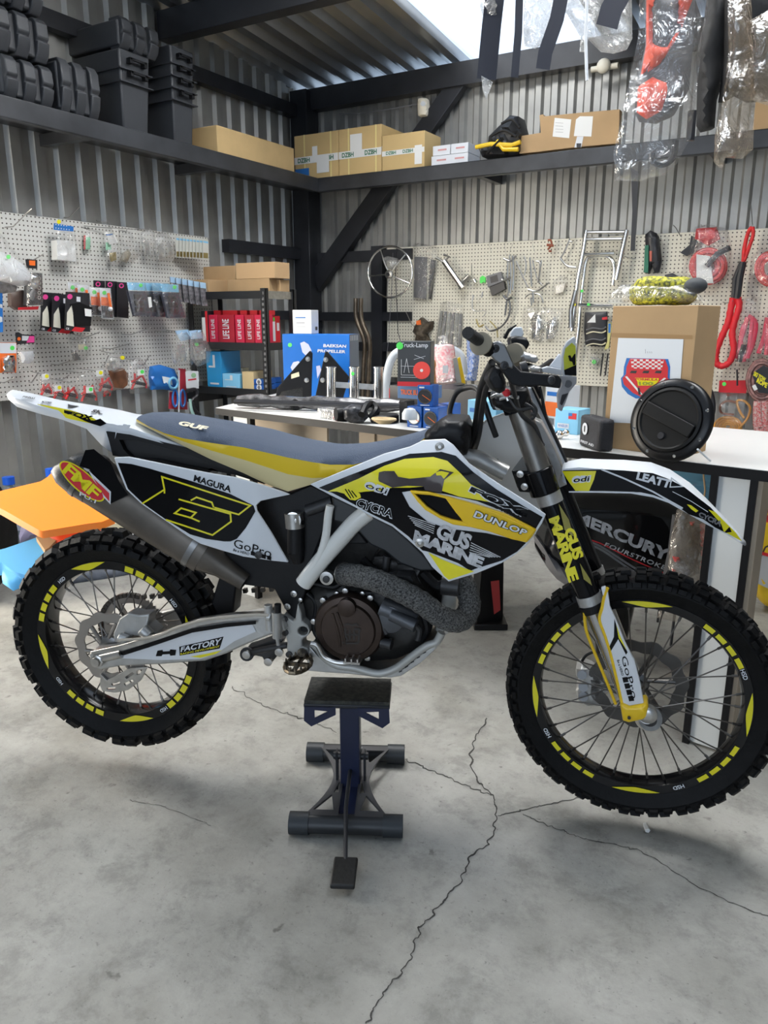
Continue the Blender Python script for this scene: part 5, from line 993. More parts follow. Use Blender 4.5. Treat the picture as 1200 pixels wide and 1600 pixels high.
mm = M(); mm.tube(cr([atz(565, 648, CZ+.04), atz(572, 634, CZ+.07), atz(582, 632, CZ+.07), atz(588, 642, CZ+.05), atz(578, 654, CZ+.02)], 5), .016, 8); mm.build('webbing_loop', m_black, None, 'upright loop of black webbing behind the bundled strap', 'strap')
o = roll('ratchet_strap', 'flat coil of black strap with tan cord on top', 601, 660, .060, m_black, None, .035); c0 = atz(600, 660, CZ+.045)
for i in range(4): M().tube([c0+V((math.cos(t)*(.022+.008*i), math.sin(t)*(.018+.004*i), .004*i)) for t in [2*PI*k/18 for k in range(18)]], .005, 6, closed=True).build('tan_cord', mat('tan_cord', (.62, .48, .28), .8), o)
M().lathe([(0, .024), (.014, .028), (.03, .024)], atz(461, 641, CZ)+Z*.026+HF*.01, -HF+RT*.3, 20).build('puck_mount', m_black, None, 'small black round mount standing alone on the counter', 'mount')
# long wrapped bars
mm = M(); a = atz(372, 626, CZ+.035); b = atz(625, 634, CZ+.035)
mm.tube([a.lerp(b, t/14)+Z*.003*math.sin(t) for t in range(15)], [.024]+[.030+.004*math.sin(t*2.3) for t in range(13)]+[.024], 10); o = mm.build('wrapped_bar', mat('grey_wrapped_bar', (.20, .20, .21), .25, .2, nz=.7, nscale=25, col2=(.04, .04, .045), bump=.6, bscale=40), None, 'long dark bar wrapped in clear film along the back of the counter', 'bar')
mm = M(); mm.tube([a-HF*.09+Z*.005, b-HF*.05+Z*.004], .012, 8); mm.build('dark_rod', m_dark, None, 'thin dark rod lying in front of the wrapped bar', 'rod')
# grey tubular seat rail arch, rod holders, black brackets
AF = Fr(atz(640, 640, CZ), -HF, -.36)
M().tube([AF(x, y) for x, y in cr(poly('601,640 603,600 610,565 624,549 650,546 690,545 712,549 722,562 724,585'), 6)], .022, 12).build('tubular_rail', mat('light_grey_paint', (.52, .56, .60), .4), None, 'light grey bent tube rail arching behind the lamp boxes', 'rail', smooth=60)
RF = Fr(atz(560, 636, CZ), (-HF-RT*.1), -.10); rh = thing('rod_holder_rack', RF(560, 632), 'polished steel rack of three upright rod holder tubes', 'rod holder')
for x in (517, 553, 591):
    a, b = RF(x, 625), RF(x, 573); M().lathe([(0, .024), ((b-a).length*.97, .024), ((b-a).length*.975, .028), ((b-a).length, .028)], a, b-a, 24).build('rod_tube', m_chrome, rh); M().lathe([(0, .022), (.001, .022)], b, Z, 20).build('dark_mouth', m_dark, LAST[rh])
M().prism([RF(517, 596), RF(591, 601), RF(591, 610), RF(517, 605)], HF*.006).build('cross_plate', m_steel, rh); disc_ = M().lathe([(0, .009), (.001, .009)], RF(551, 584, .025), RF.n, 16).build('price_sticker', m_green, rh)
TRF = Fr(atz(470, 630, CZ), -HF, -.12)
def bracket(lbl, pts, bolts, hole=None):
    o = item('black_bracket', lbl, 'bracket', TRF, pts, 0, .03, m_black, 'black triangular brackets', bevel=.003)
    for x, y in bolts: M().lathe([(0, .013), (.004, .012), (.006, .006)], TRF(x, y, .001), TRF.n, 16).build('bolt', m_steel, o)
    return o
o = bracket('black triangular bracket with a cream tag, left one, before the blue box', poly('430,622 434,605 484,548 488,552 486,622 472,622 472,606 440,612 434,622'), [(481, 561), (479, 594)]); M().sheet(poly('455,585 467,581 468,588 455,592'), TRF, off=.002).build('cream_tag', m_cream, o)
bracket('black triangular bracket with two bolts, right one', poly('492,622 508,549 512,550 546,590 536,622'), [(509, 562), (504, 594)])
item('sparkly_panel', 'dark glittery panel behind the left black bracket', 'panel', TRF.at(-.045), poly('434,622 436,608 472,602 474,622'), 0, .01, mat('glitter_black', (.10, .10, .10), .6, nz=.9, nscale=300, col2=(.01, .01, .01)))
# big blue box and the white one on it
PB = Fr(atz(444, 634, CZ-.3), -HF-RT*.12, -.55); 
o, F_ = cbox('propeller_box', 'large bright blue box with a white propeller picture', 'box', (444, 619), (547, 622), CZ, .335, .16, mat('propeller_box_blue', (.015, .17, .62), .3, nz=.2, nscale=3), nrm=None)
def onF(F_, px, nm, m, off, **k): return M().sheet(px, Fr(F_.O, F_.n), off=off, **k).build(nm, m, o)
T5 = lambda pts: T((400, 330, 5), pts)
onF(F_, T5([(345, 1030), (375, 1018), (410, 1040), (435, 1090), (425, 1110), (385, 1125), (362, 1100)]), 'propeller_picture', mat('pale_lilac_print', (.55, .58, .80), .3), .002); onF(F_, T5([(270, 1220), (290, 1180), (330, 1170), (370, 1200), (330, 1250), (290, 1260)]), 'propeller_picture', MATS['pale_lilac_print'], .002); onF(F_, T5([(470, 1210), (500, 1205), (510, 1240), (480, 1310)]), 'propeller_picture', MATS['pale_lilac_print'], .002)
for s, q in (('BAEKSAN', [(527, 1037), (706, 1043), (703, 1067), (525, 1062)]), ('PROPELLER', [(482, 1078), (700, 1086), (698, 1110), (480, 1102)])): M().text(s, T5(q), Fr(F_.O, F_.n), .003, .03).build('lettering', m_wst, o)
onF(F_, ell(453, 539, 3.2, 3.2, 14), 'price_sticker', m_green, .003)
M().add(side(F_, 0, 1, 0, 1, True, .0012), [(0, 1, 2, 3)]).build('grey_side', mat('blue_grey_print', (.12, .15, .20), .4), o)
for i in range(5): M().add(side(F_, .1+i*.18, .16+i*.18, .9, .98, True, .002), [(0, 1, 2, 3)]).build('side_print', m_wst, o)
F0 = F_; topz = CZ+.335; a = onp(458, 523, F0.O-F0.n*.02, F0.n); b = onp(487, 524, F0.O-F0.n*.02, F0.n); m = M(); e = (b-a); e.z = 0; a.z = b.z = topz+.001; q = [a, b, b+Z*.125, a+Z*.125]; m.prism(q, -F0.n*.11); wb = m.build('white_carton', m_paper, None, 'white carton with small blue print on the big blue box', 'box', bevel=.002)
Fw = Fr(a, F0.n); Fw.a = a; Fw.b = b; Fw.h = .125; Fw.e = e.normalized(); Fw.dep = .11; patch(wb, Fw, 'print', m_blue, .15, .7, .66, .70); patch(wb, Fw, 'print', m_grey, .2, .65, .45, .47); patch(wb, Fw, 'print', m_grey, .2, .7, .3, .31); M().add(side(Fw, .5, .8, .15, .3), [(0, 1, 2, 3)]).build('code_print', m_dark, wb)
# bent exhaust-like bars against the back wall
for i, (dx, lb) in enumerate(((0, 'left'), (8, 'right'))):
    M().tube([BF(x+dx, y, .28) for x, y in cr(poly('556,466 556,492 560,508 568,528 570,545 568,575 566,640'), 5)]+[V((BF(566+dx, 640, .28).x, BF(566+dx, 640, .28).y, 0.0))], .018, 12).build('bent_tube', mat('tarnished_tube', (.24, .19, .14), .35, .8, nz=.5, nscale=12), None, 'bent brownish metal tube leaning at the back wall, %s one of two' % lb, 'tube', smooth=60)
# blue plastic crate behind bars
o, F_ = cbox('blue_crate', 'blue plastic basket on the counter behind the handlebar', 'basket', (730, 655), (775, 660), CZ+.12, .06, .1, m_lblue); M().boxa(F_.a+F_.e*.03+Z*.03+F_.n*.001, F_.e*.02, Z*.006, F_.n*.001).build('slot', m_blue, o)
# ================================================================ goods on the back wall
m_wire = mat('steel_wire', (.35, .34, .32), .35, .9); C6b = lambda pts: T((560, 340, 3.529), pts); C7b = lambda pts: T((880, 320, 3.75), pts)
def hook(F_, x0, y0, x1, y1, lb, out=.16):
    M().tube([F_(x0, y0, .0), F_(x0, y0, .01), F_(x0+(x1-x0)*.3, y0+(y1-y0)*.1+2, out*.3), F_(x0+(x1-x0)*.85, y0+(y1-y0)*.85+1, out*.9), F_(x1, y1, out)], .0028, 6).build('peg_hook', m_wire, None, lb, 'hook', 'wire hooks on the pegboards')
# steering wheel
SW = BF.at(.16); sw_ = thing('steering_wheel', SW(609, 466), 'stainless steel boat steering wheel with five spokes on the back wall', 'steering wheel')
rim_ = [SW(x, y) for x, y in ell(610, 425, 34.5, 40, 40)]; M().tube(rim_, .0085, 10, closed=True).build('wheel_rim', m_chrome, sw_, smooth=60); hc_ = SW(609, 429, .03)
for k in (3, 11, 19, 27, 35): M().tube([rim_[k], rim_[k].lerp(hc_, .55)+V((0, -.015, 0)), hc_], .005, 8).build('spoke', m_steel, sw_)
M().lathe([(0, .032), (.02, .032), (.024, .02)], hc_, BF.n, 24).build('hub', m_steel, sw_); M().lathe([(0, .014), (.03, .014)], hc_, BF.n, 16).build('hub_bore', m_dark, sw_)
hook(BF, 621, 376, 619, 388, 'wire hook above the steering wheel'); M().tube([BF(x, y, .1) for x, y in poly('620,385 618,430 622,520 629,545')], .003, 6).build('hanging_cable', m_dark, None, 'thin dark cable hanging down beside the steering wheel', 'cable')
M().tube([BF(x, y, .1) for x, y in poly('614,395 611,470 606,540 602,575')], .002, 6).build('hanging_cable', m_grey, None, 'thin grey cable hanging left below the steering wheel', 'cable')
item('crumpled_bag', 'small crumpled clear bag tucked behind the steering wheel rim', 'bag', BF.at(.12), C6b([(130, 225), (160, 212), (215, 225), (222, 260), (190, 290), (150, 280)]), 0, .01, m_film2, grid=4, puff=.03, nz=.01)
def hb(lbl, outer, inners, off=.03, m=m_film, F_=BF, cat='bag', nm='hanging_bag', puff=.03, grp=None):
    """clear bag with goods inside"""
    o = M().sheet(outer, F_, 5, off=off, puff=puff, nz=.012, edge=9).build(nm, m, None, lbl, cat, grp, smooth=60)
    hang(F_, outer, off, o)
    for n_, px, mm_, kw in inners:
        kw = dict(kw); oo = kw.pop('off', -.004); tt = kw.pop('t', .008); M().sheet(px, F_, off=off+oo, thick=-F_.n*tt, **kw).build(n_, mm_, o)
    return o
hb('clear bag of two dark strips hanging beside the steering wheel', C6b([(300, 150), (330, 140), (445, 165), (430, 300), (385, 470), (300, 455)]), [('dark_strip', C6b([(308, 215), (378, 218), (372, 450), (305, 440)]), m_grey, {}), ('dark_strip', C6b([(398, 230), (425, 235), (400, 450), (385, 448)]), m_dark, {})])
o = M().cyl(BF(694, 408, .08), BF(723, 449, .08), .023, n=20).build('rod_holder_tube', m_chrome, None, 'short polished rod holder tube tilted on the pegboard', 'rod holder'); M().cyl(BF(719, 443, .08), BF(724, 450, .08), .027, n=20).build('collar', m_steel, o); M().tube([BF(x, y, .08) for x, y in C6b([(430, 220), (470, 245), (500, 215), (470, 205)])], .010, 8).build('clamp', m_steel, o)
o = M().cyl(BF(720, 443, .04), BF(733, 430, .04), .017, n=16).build('rod_holder_tube', m_steel, None, 'small steel stub tube right of the tilted rod holder', 'rod holder'); M().cyl(BF(741, 437, .04), BF(744, 442, .04), .016, n=12).build('fitting_end', m_chrome, o)
item('green_clip', 'bright green plastic clip hooked on the pegboard', 'clip', BF.at(.02), C6b([(670, 330), (685, 320), (700, 330), (698, 362), (688, 352), (682, 362), (670, 360)]), 0, .01, m_green)
o = item('fish_finder', 'grey square display unit on a bracket hung on the pegboard', 'display', BF.at(.07), C6b([(705, 322), (785, 298), (800, 350), (712, 385)]), 0, .03, m_grey, bevel=.002, parts=[('screen', C6b([(725, 328), (765, 315), (772, 350), (730, 362)]), .001, m_dark)]); M().sheet(C6b([(722, 385), (800, 352), (808, 392), (735, 432)]), BF.at(.06), thick=V((0, .04, 0))).build('mount_base', m_dark, o)
hook(BF, 737, 428, 737, 414, 'wire hook above the green clip')
def wires(lbl, strokes, r=.005, off=.06, m=None, nm='bracket_rods', cat='hardware', n=6):
    ps = [M().tube([BF(p.x, p.y, off+.01*(i % 2)) for p in cr(C6b(q), 4)], r*(1+.3*(i % 2)), 8) for i, q in enumerate(strokes)]
    o = ps[0].build(nm, m or m_steel, None, lbl, cat)
    for p in ps[1:]: p.build('rod', m or m_steel, o)
    return o
wires('bunch of long steel hinge rods hanging left of centre', [[(832, 205), (840, 300), (838, 420)], [(850, 210), (856, 300), (850, 400)], [(825, 230), (822, 330), (830, 400), (818, 440)], [(800, 225), (840, 240), (870, 210)], [(870, 240), (900, 310), (935, 385)], [(840, 330), (800, 345), (790, 340)]], .006)
wires('curved grey hose with a clamp hanging below the display unit', [[(815, 440), (835, 470), (830, 540), (790, 600), (730, 625), (700, 600)], [(800, 430), (820, 450), (845, 440)], [(820, 455), (808, 540)]], .007, m=m_hub, nm='bent_hose')
wires('tangle of steel brackets hanging right of centre', [[(915, 215), (925, 260), (915, 320)], [(945, 220), (950, 280), (955, 380)], [(960, 235), (985, 330), (1015, 375)], [(980, 240), (1000, 250), (1000, 300), (990, 360)], [(1010, 235), (1005, 270), (1000, 280)], [(935, 395), (985, 405), (1050, 360)], [(920, 440), (950, 420), (1000, 425), (1020, 470)], [(960, 400), (965, 470)]], .005, .07)
wires('jointed steel arm hanging near the top of the pegboard', [[(1165, 120), (1140, 180), (1115, 225)], [(1115, 225), (1150, 265), (1200, 275)], [(1160, 130), (1180, 135)]], .006, .05)
wires('thin steel rod with a hook hanging left of the blue net roll', [[(632, 425), (632, 510), (700, 515), (690, 545)], [(685, 410), (680, 440)], [(640, 430), (634, 440)]], .004)
wires('rusty red shackle hanging at the top of the pegboard', [[(1045, 125), (1060, 125), (1065, 150), (1045, 175)], [(1040, 150), (1075, 155)], [(1050, 185), (1065, 185)]], .007, m=mat('rusty_red', (.30, .08, .04), .6))
wires('brass hooked fitting hanging beside the grip', [[(725, 570), (760, 610), (768, 660)], [(650, 560), (665, 600), (690, 590)]], .005, m=mat('dull_brass', (.45, .36, .15), .4, .8))
wires('short bent steel clip below the tangle of brackets', [[(950, 440), (955, 480), (948, 482)]], .006)
for i, (x0, y0, x1, y1) in enumerate([(765, 374, 768, 395), (790, 372, 791, 400), (803, 378, 796, 400), (832, 370, 836, 395), (1103, 388, 1040, 377)]):
    if i < 4: M().tube([BF(x0, y0, .02), BF((x0+x1)/2-2, (y0+y1)/2, .03), BF(x1, y1, .02)], .0012, 5).build('wire_loop', m_wire, None, ['thin wire loop, leftmost at the pegboard top', 'thin wire loop, second from the left at the pegboard top', 'thin wire loop beside the long hinge rods', 'thin wire loop above the steel bracket tangle'][i], 'wire')
hb('small grey bag of steel parts right of the bracket tangle', C6b([(1075, 350), (1120, 315), (1160, 345), (1130, 430), (1075, 440), (1065, 390)]), [('steel_parts', C6b([(1085, 380), (1140, 360), (1130, 410), (1090, 420)]), m_steel, {})])
hb('large clear zip bag with three chrome handles', C6b([(910, 490), (1135, 500), (1125, 590), (1100, 690), (985, 695), (915, 640), (900, 560)]), [('chrome_handle', C6b([(955, 560), (1000, 520), (1025, 600), (1000, 680), (955, 670)]), m_chrome, {'grid': 5, 'puff': .02, 'off': -.01}), ('chrome_handle', C6b([(1035, 580), (1085, 545), (1095, 590), (1070, 670), (1035, 670)]), m_chrome, {'grid': 5, 'puff': .02, 'off': -.01}), ('chrome_handle', C6b([(935, 530), (975, 520), (950, 560)]), m_chrome, {'off': -.01})])
pm = M(); o = pm.sheet(C6b([(325, 570), (345, 550), (375, 575), (405, 570), (400, 615), (370, 640), (395, 700), (375, 708), (345, 680), (320, 700), (308, 690), (318, 650), (298, 630), (310, 600)]), BF.at(.05), 5, thick=V((0, .04, 0)), puff=.02, edge=5, nz=.015).build('carburettor', mat('dirty_brown_metal', (.16, .13, .10), .5, .6, nz=.6, nscale=40), None, 'dirty brown carburettor-like part hanging under the steering wheel', 'engine part'); M().sheet(C6b([(318, 570), (340, 565), (345, 590), (320, 592)]), BF.at(.075), thick=V((0, .01, 0))).build('orange_tag', m_org, o); hook(BF, 648, 508, 634, 487, 'wire hook above the brown carburettor part', .1)
o = hb('clear bag of long dark rubber strips on the pegboard', C6b([(455, 470), (490, 460), (578, 480), (575, 600), (560, 740), (412, 720), (430, 600)]), [('rubber_strip', C6b([(450, 520+i*4), (475+0, 518+i*4), (455+i*4, 710), (420+i*4, 705)]) if 0 else C6b([(452+i*21, 515+i*3), (467+i*21, 515+i*3), (440+i*25, 715), (424+i*25, 712)]), m_grey if i % 2 else mat('light_grey_rubber', (.28, .28, .26), .5), {'off': -.004-.002*i}) for i in range(6)])
m_pk = mat('pink_white_rope', (.70, .25, .28), .7, nz=.8, nscale=90, col2=(.75, .65, .62))
o = M().cyl(atd(699, 598, 3.7), atd(693, 541, 3.7), .055, .052, 20).build('rope_bag', m_pk, None, 'pink and white rope in a clear tube bag behind the gauge boxes', 'rope', bevel=.01); M().cyl(atd(699, 600, 3.7), atd(692, 526, 3.7), .060, .025, 20).build('clear_bag', m_film, o); p = atd(696, 577, 3.63); M().boxa(p, RT*.012, V((0, .002, 0)), Z*.018).build('paper_label', m_wst, o)
CD = lambda d: Fr(CAM+HF*d, -HF)
item('grey_strip', 'grey plastic strip standing beside the pink rope bag', 'strip', CD(3.7), poly('708,560 714,558 722,602 714,604'), 0, .02, mat('light_grey_rubber', (0, 0, 0)))
o = item('yellow_strip', 'yellow perforated strip standing right of the pink rope bag', 'strip', CD(3.72), poly('711,562 719,558 728,602 718,604'), 0, .02, m_yel2)
item('amber_bottle_box', 'small orange brown pack between the lamp box and pink rope', 'pack', CD(3.75), C6b([(392, 800), (420, 785), (450, 800), (452, 930), (395, 932)]), 0, .05, mat('amber_brown', (.42, .20, .06), .4, nz=.6, nscale=20), grid=5, puff=.01, nz=.01)
item('tray', 'long dark grey tray behind the hoses on the counter', 'tray', CD(3.55), C6b([(460, 935), (580, 920), (740, 960), (740, 1010), (700, 1060), (460, 1010)]), 0, .1, m_dark)
o = item('blue_net_roll', 'roll of blue and white netting behind the throttle grip', 'net', BF.at(.35), C6b([(597, 665), (655, 660), (650, 790), (635, 900), (592, 900), (598, 780)]), 0, .05, mat('blue_white_net', (.08, .20, .62), .5, nz=.8, nscale=70, col2=(.6, .65, .75)), grid=5, puff=.03)
# boarding ladder
lf = BF.at(.10); m_lad = m_chrome; ld_ = thing('boarding_ladder', lf(890, 590), 'folding stainless steel boarding ladder hanging on the back pegboard', 'ladder')
for q in ([(136, 150), (120, 260), (85, 440), (70, 560), (50, 740)], [(372, 148), (345, 270), (310, 440)], ): M().tube([lf(x, y) for x, y in C7b(q)], .0165, 10).build('side_rail', m_lad, ld_, smooth=60)
M().tube([lf(x, y, -.03) for x, y in cr(C7b([(70, 900), (88, 740), (100, 600), (120, 420), (135, 330), (165, 302), (230, 295), (280, 315), (300, 370), (290, 470)]), 4)], .014, 10).build('inner_rail', m_lad, ld_, smooth=60)
for q in ([(140, 162), (362, 160)], [(140, 203), (345, 200)], [(125, 292), (300, 285)], [(90, 588), (290, 592)]): M().tube([lf(x, y) for x, y in C7b(q)], .012, 10).build('rung', m_lad, ld_)
M().tube([lf(x, y, .02) for x, y in C7b([(75, 500), (60, 560), (45, 620), (45, 720)])], .016, 10).build('hinge_sleeve', m_steel, ld_)
for x, y in ((66, 585), (148, 584), (110, 505)): p = lf(*C7b([(x, y)])[0], .02); M().lathe([(0, .010), (.001, .010)], p, BF.n, 14).build('price_sticker', m_green if x > 100 else m_yel, ld_)
hook(BF, 888, 362, 890, 374, 'wire hook above the boarding ladder'); hook(BF, 975, 400, 993, 404, 'wire hook right of the boarding ladder', .1)
item('black_strap', 'flat black strap hanging from the shelf by the plastic bag', 'strap', BF.at(.402), poly('986,262 998,268 995,330 992,392 985,392 988,330'), 0, .004, m_dark)
o = item('clamp_set', 'bunch of black and green spring clamps hanging on the wall', 'clamps', BF.at(.05), C7b([(480, 175), (510, 150), (545, 165), (560, 200), (575, 330), (560, 395), (535, 400), (520, 350), (500, 405), (470, 395), (482, 300)]), 0, .03, m_dark, grid=6, puff=.02, nz=.01)
for q, m in (([(478, 240), (500, 235), (498, 400), (472, 395)], mat('dark_green_plastic', (.02, .16, .09), .4)), ([(505, 270), (520, 270), (518, 330), (507, 330)], mat('dull_red_plastic', (.5, .12, .08), .4)), ([(545, 180), (560, 185), (562, 330), (550, 330)], m_black)): M().sheet(C7b(q), BF.at(.075), thick=V((0, .01, 0))).build('clamp_handle', m, o)
hook(BF, 1014, 365, 1016, 372, 'wire hook above the spring clamps')
item('wire_clamp', 'small black clamp just above the rope bag', 'clamp', BF.at(.05), C7b([(595, 410), (640, 400), (675, 420), (670, 448), (595, 445)]), 0, .02, m_dark, grid=4, puff=.01, nz=.008)
o = item('glove_pack', 'pack of black work gloves with white stripes on a header card', 'gloves', BF.at(.08), C7b([(128, 630), (258, 625), (255, 820), (245, 832), (130, 825), (122, 740)]), 0, .015, m_dark, grid=6, puff=.012, parts=[('header_flash', C7b([(140, 690), (188, 640), (190, 690)]), .014, m_paper), ('header_flash', C7b([(228, 660), (258, 655), (258, 672), (228, 674)]), .014, m_red)])
for i, y in enumerate((720, 742, 785, 812)): M().tube([BF(x, yy, .098) for x, yy in cr(C7b([(135, y+14), (175, y+2), (225, y+8), (250, y-4)]), 4)], .0045, 6).build('glove_finger', m_cream if i % 2 else m_grey, o)
hb('small clear bag with a green sticker under the gloves', C7b([(140, 870), (235, 865), (238, 930), (200, 972), (150, 950)]), [('small_parts', C7b([(160, 890), (215, 900), (195, 945)]), m_steel, {'grid': 4, 'nz': .006}), ('price_sticker', C7b(ell(180, 920, 13)), m_green, {'off': .006, 't': .001})])
for i, x in enumerate((222, 250)): M().tube([BF(*C7b([(x+12, 870)])[0], .05), BF(*C7b([(x-4, 1000)])[0], .05)], .006, 6).build('thin_rod', m_dark, None, 'thin dark rod left of the tall box, %s of two' % ('left' if i == 0 else 'right'), 'rod')
# red ropes
m_rrope = mat('red_rope', (.80, .03, .03), .6, bump=.6, bscale=80, nz=.3, nscale=30)
def coil(F_, cx, cy, rx, ry, k, r, m, off, parent=None, **kw):
    mm = M()
    for i in range(k): mm.tube([F_(x, y, off+.012*(i % 2)) for x, y in ell(cx, cy, rx*(1-.13*i), ry*(1-.13*i), 26)], r, 6, closed=True)
    return mm.build('rope_coil', m, parent, smooth=60, **kw)
o = hb('large red tow rope coil with black handle in a clear bag', C7b([(770, 130), (850, 112), (960, 140), (985, 220), (990, 300), (960, 420), (900, 505), (760, 470), (690, 395), (740, 290)]), [], .10, puff=.05); coil(BF, *C7b([(850, 360)])[0], 27, 26, 5, .014, m_rrope, .08, o); M().sheet(C7b([(780, 140), (900, 130), (920, 200), (850, 240), (770, 200)]), BF.at(.07), 6, puff=.03, nz=.01, thick=V((0, .01, 0))).build('red_float', m_red, o)
M().sheet(C7b([(780, 290), (860, 300), (880, 460), (780, 460)]), BF.at(.115), puff=.0).build('paper_label', m_paper, o); M().tube([BF(x, y, .12) for x, y in C7b([(840, 360), (900, 290), (980, 250)])], .018, 8).build('black_handle', m_dark, o); M().sheet(C7b([(685, 280), (740, 235), (750, 180), (790, 200), (760, 280), (720, 300)]), BF.at(.05), thick=V((0, .02, 0))).build('black_handle', m_dark, o)
t2 = M().tube([BF(x, y, .10) for x, y in cr(C7b([(1108, 130), (1085, 160), (1062, 250), (1055, 330), (1040, 420), (1010, 540)]), 5)], [.010]*1+[.012]*25, 8).build('tow_rope', m_rrope, None, 'long red tow rope with black sleeve hanging in a loop', 'rope', smooth=60); M().tube([BF(x, y, .10) for x, y in cr(C7b([(1110, 130), (1112, 180), (1085, 260), (1060, 330)]), 5)], .011, 8).build('rope_strand', m_rrope, t2, smooth=60)
M().tube([BF(x, y, .105) for x, y in C7b([(1055, 335), (1035, 430), (1020, 550)])], .020, 8).build('black_sleeve', m_dark, t2); M().tube([BF(x, y, .10) for x, y in C7b([(1050, 335), (1010, 430), (1000, 550)])], .018, 8).build('black_sleeve', m_dark, t2)
M().tube([BF(p.x, p.y, .10) for p in cr(C7b([(995, 545), (980, 620), (965, 690), (935, 760), (900, 850), (895, 920), (930, 945), (975, 920), (1000, 850), (990, 760), (1005, 680), (1030, 600), (1025, 545)]), 5)], [.019+.003*(i % 3 == 0) for i in range(61)], 10).build('rope_loop', mat('bright_red_webbing', (.72, .02, .03), .55, bump=.6, bscale=60), t2, smooth=60)
def ropepack(lbl, pts, loops, m, grp=None, handle=None):
    o = hb(lbl, C7b(pts), [], .08, puff=.04)
    for l, r in loops: M().tube([BF(p.x, p.y, .085) for p in cr(C7b(l), 4)], r, 8).build('rope_strand', m, o, smooth=60)
    if handle: M().tube([BF(x, y, .10) for x, y in C7b(handle)], .016, 8).build('black_handle', m_dark, o)
    return o
m_pr = mat('pink_red_rope', (.72, .04, .10), .6, bump=.4)
ropepack('pink red rope folded in a clear bag right of the tow rope', [(1050, 550), (1165, 535), (1150, 650), (1120, 850), (1100, 940), (1010, 945), (995, 850), (1020, 680)], [([(1080, 660), (1050, 760), (1010, 900)], .014), ([(1110, 660), (1100, 760), (1080, 900)], .014), ([(1060, 700), (1040, 800), (1060, 920)], .014), ([(1085, 650), (1130, 700), (1100, 850), (1060, 900)], .013)], m_pr, None, [(1060, 820), (1030, 920)])
ropepack('pink red rope bag cut off by the right edge of the picture', [(1180, 640), (1260, 620), (1260, 900), (1140, 900), (1130, 850), (1165, 740)], [([(1195, 660), (1180, 760), (1145, 870)], .014), ([(1220, 660), (1200, 780), (1190, 880)], .014)], m_pr)
o = hb('red rope coil in a clear bag at the right edge, up high', C7b([(1100, 300), (1150, 260), (1290, 250), (1290, 490), (1170, 490), (1085, 420)]), [], .09, puff=.05); coil(BF, *C7b([(1215, 375)])[0], 22, 25, 4, .013, m_rrope, .07, o)
# strap coil on a red card
o = item('strap_pack', 'red header card with a rolled orange strap in a clear bag', 'strap', BF.at(.06), C7b([(915, 1030), (1080, 1028), (1072, 1105), (910, 1098)]), 0, .003, m_red, parts=[('price_sticker', C7b(ell(943, 1050, 12)), .002, m_green)])
clearbag(BF, C7b([(905, 1095), (1075, 1105), (1110, 1200), (1100, 1320), (885, 1318), (890, 1180)]), .05, .05, o)
ost = mat('orange_webbing', (.72, .34, .06), .6); c0 = BF(*C7b([(965, 1305)])[0], .07)
for i in range(5): M().tube([BF(*C7b([(965+p[0], 1300+p[1])])[0], .06) for p in ell(0, 0, 80-15*i, 58-11*i, 24)], .007, 6, closed=True).build('strap_turn', ost, o)
M().tube([BF(x, y, .07) for x, y in cr(C7b([(1030, 1310), (1080, 1250), (1095, 1190), (1060, 1150), (1020, 1150), (1030, 1200), (1060, 1250)]), 5)], .008, 6).build('strap_end', ost, o); M().tube([BF(x, y, .07) for x, y in cr(C7b([(1000, 1230), (930, 1220), (920, 1180), (960, 1150), (1020, 1160)]), 5)], .008, 6).build('strap_end', mat('brown_webbing', (.25, .08, .04), .6), o); M().tube([BF(*C7b([(x, y)])[0], .09) for x, y in ((1018, 965), (1020, 1010), (1020, 1060))], .006, 6).build('card_hook', m_dark, o)
# rope ring with black/yellow label and red-white rope
o = coil(BF, *C7b([(1165, 1030)])[0], 23, 32, 5, .011, mat('brown_pink_rope', (.42, .22, .20), .5, nz=.6, nscale=40), .10, None, label='coiled brown and pink tow rope with a black and yellow label', cat='rope')
M().sheet(C7b([(1105, 990), (1175, 940), (1260, 990), (1230, 1110), (1145, 1100)]), BF.at(.135)).build('printed_label', m_dark, o); M().sheet(C7b([(1105, 1062), (1125, 1052), (1140, 1080), (1120, 1090)]), BF.at(.137)).build('barcode', m_paper, o); M().text('SKI TOW', C7b([(1122, 975), (1190, 1015), (1180, 1040), (1112, 1000)]), BF.at(.137), .0, .05).build('label_lettering', m_yel, o); M().text('ROPE', C7b([(1140, 1015), (1200, 1045), (1190, 1075), (1130, 1040)]), BF.at(.137), .0, .05).build('label_lettering', m_yel, o)
m_rw = mat('red_white_braid', (.58, .06, .07), .6, nz=.8, nscale=110, col2=(.62, .5, .46)); o = M()
o.tube([BF(p.x, p.y, .10) for p in cr(C7b([(1135, 1150), (1130, 1230), (1135, 1310), (1160, 1325), (1175, 1300), (1172, 1200), (1170, 1150)]), 4)], .020, 8); o.tube([BF(p.x, p.y, .11) for p in cr(C7b([(1150, 1155), (1150, 1240), (1160, 1300)]), 4)], .018, 8); o = o.build('braided_rope', m_rw, None, 'red and white braided rope hank hanging under the labelled coil', 'rope', smooth=60)
M().tube([BF(p.x, p.y, .10) for p in cr(C7b([(1185, 1150), (1183, 1230), (1190, 1310), (1215, 1310), (1215, 1150)]), 4)], .020, 8).build('rope_strand', m_rw, o, smooth=60)
o = M().tube([BF(p.x, p.y, .14) for p in cr(C7b([(815, 1010), (850, 1060), (875, 1130), (880, 1200), (870, 1240)]), 5)], .014, 8).build('black_hose', m_dark, None, 'curved black hose with red end behind the round hatch', 'hose', smooth=60); M().tube([BF(p[0], p[1], .14) for p in C7b([(875, 1195), (870, 1270)])], .016, 8).build('red_end', m_red, o)
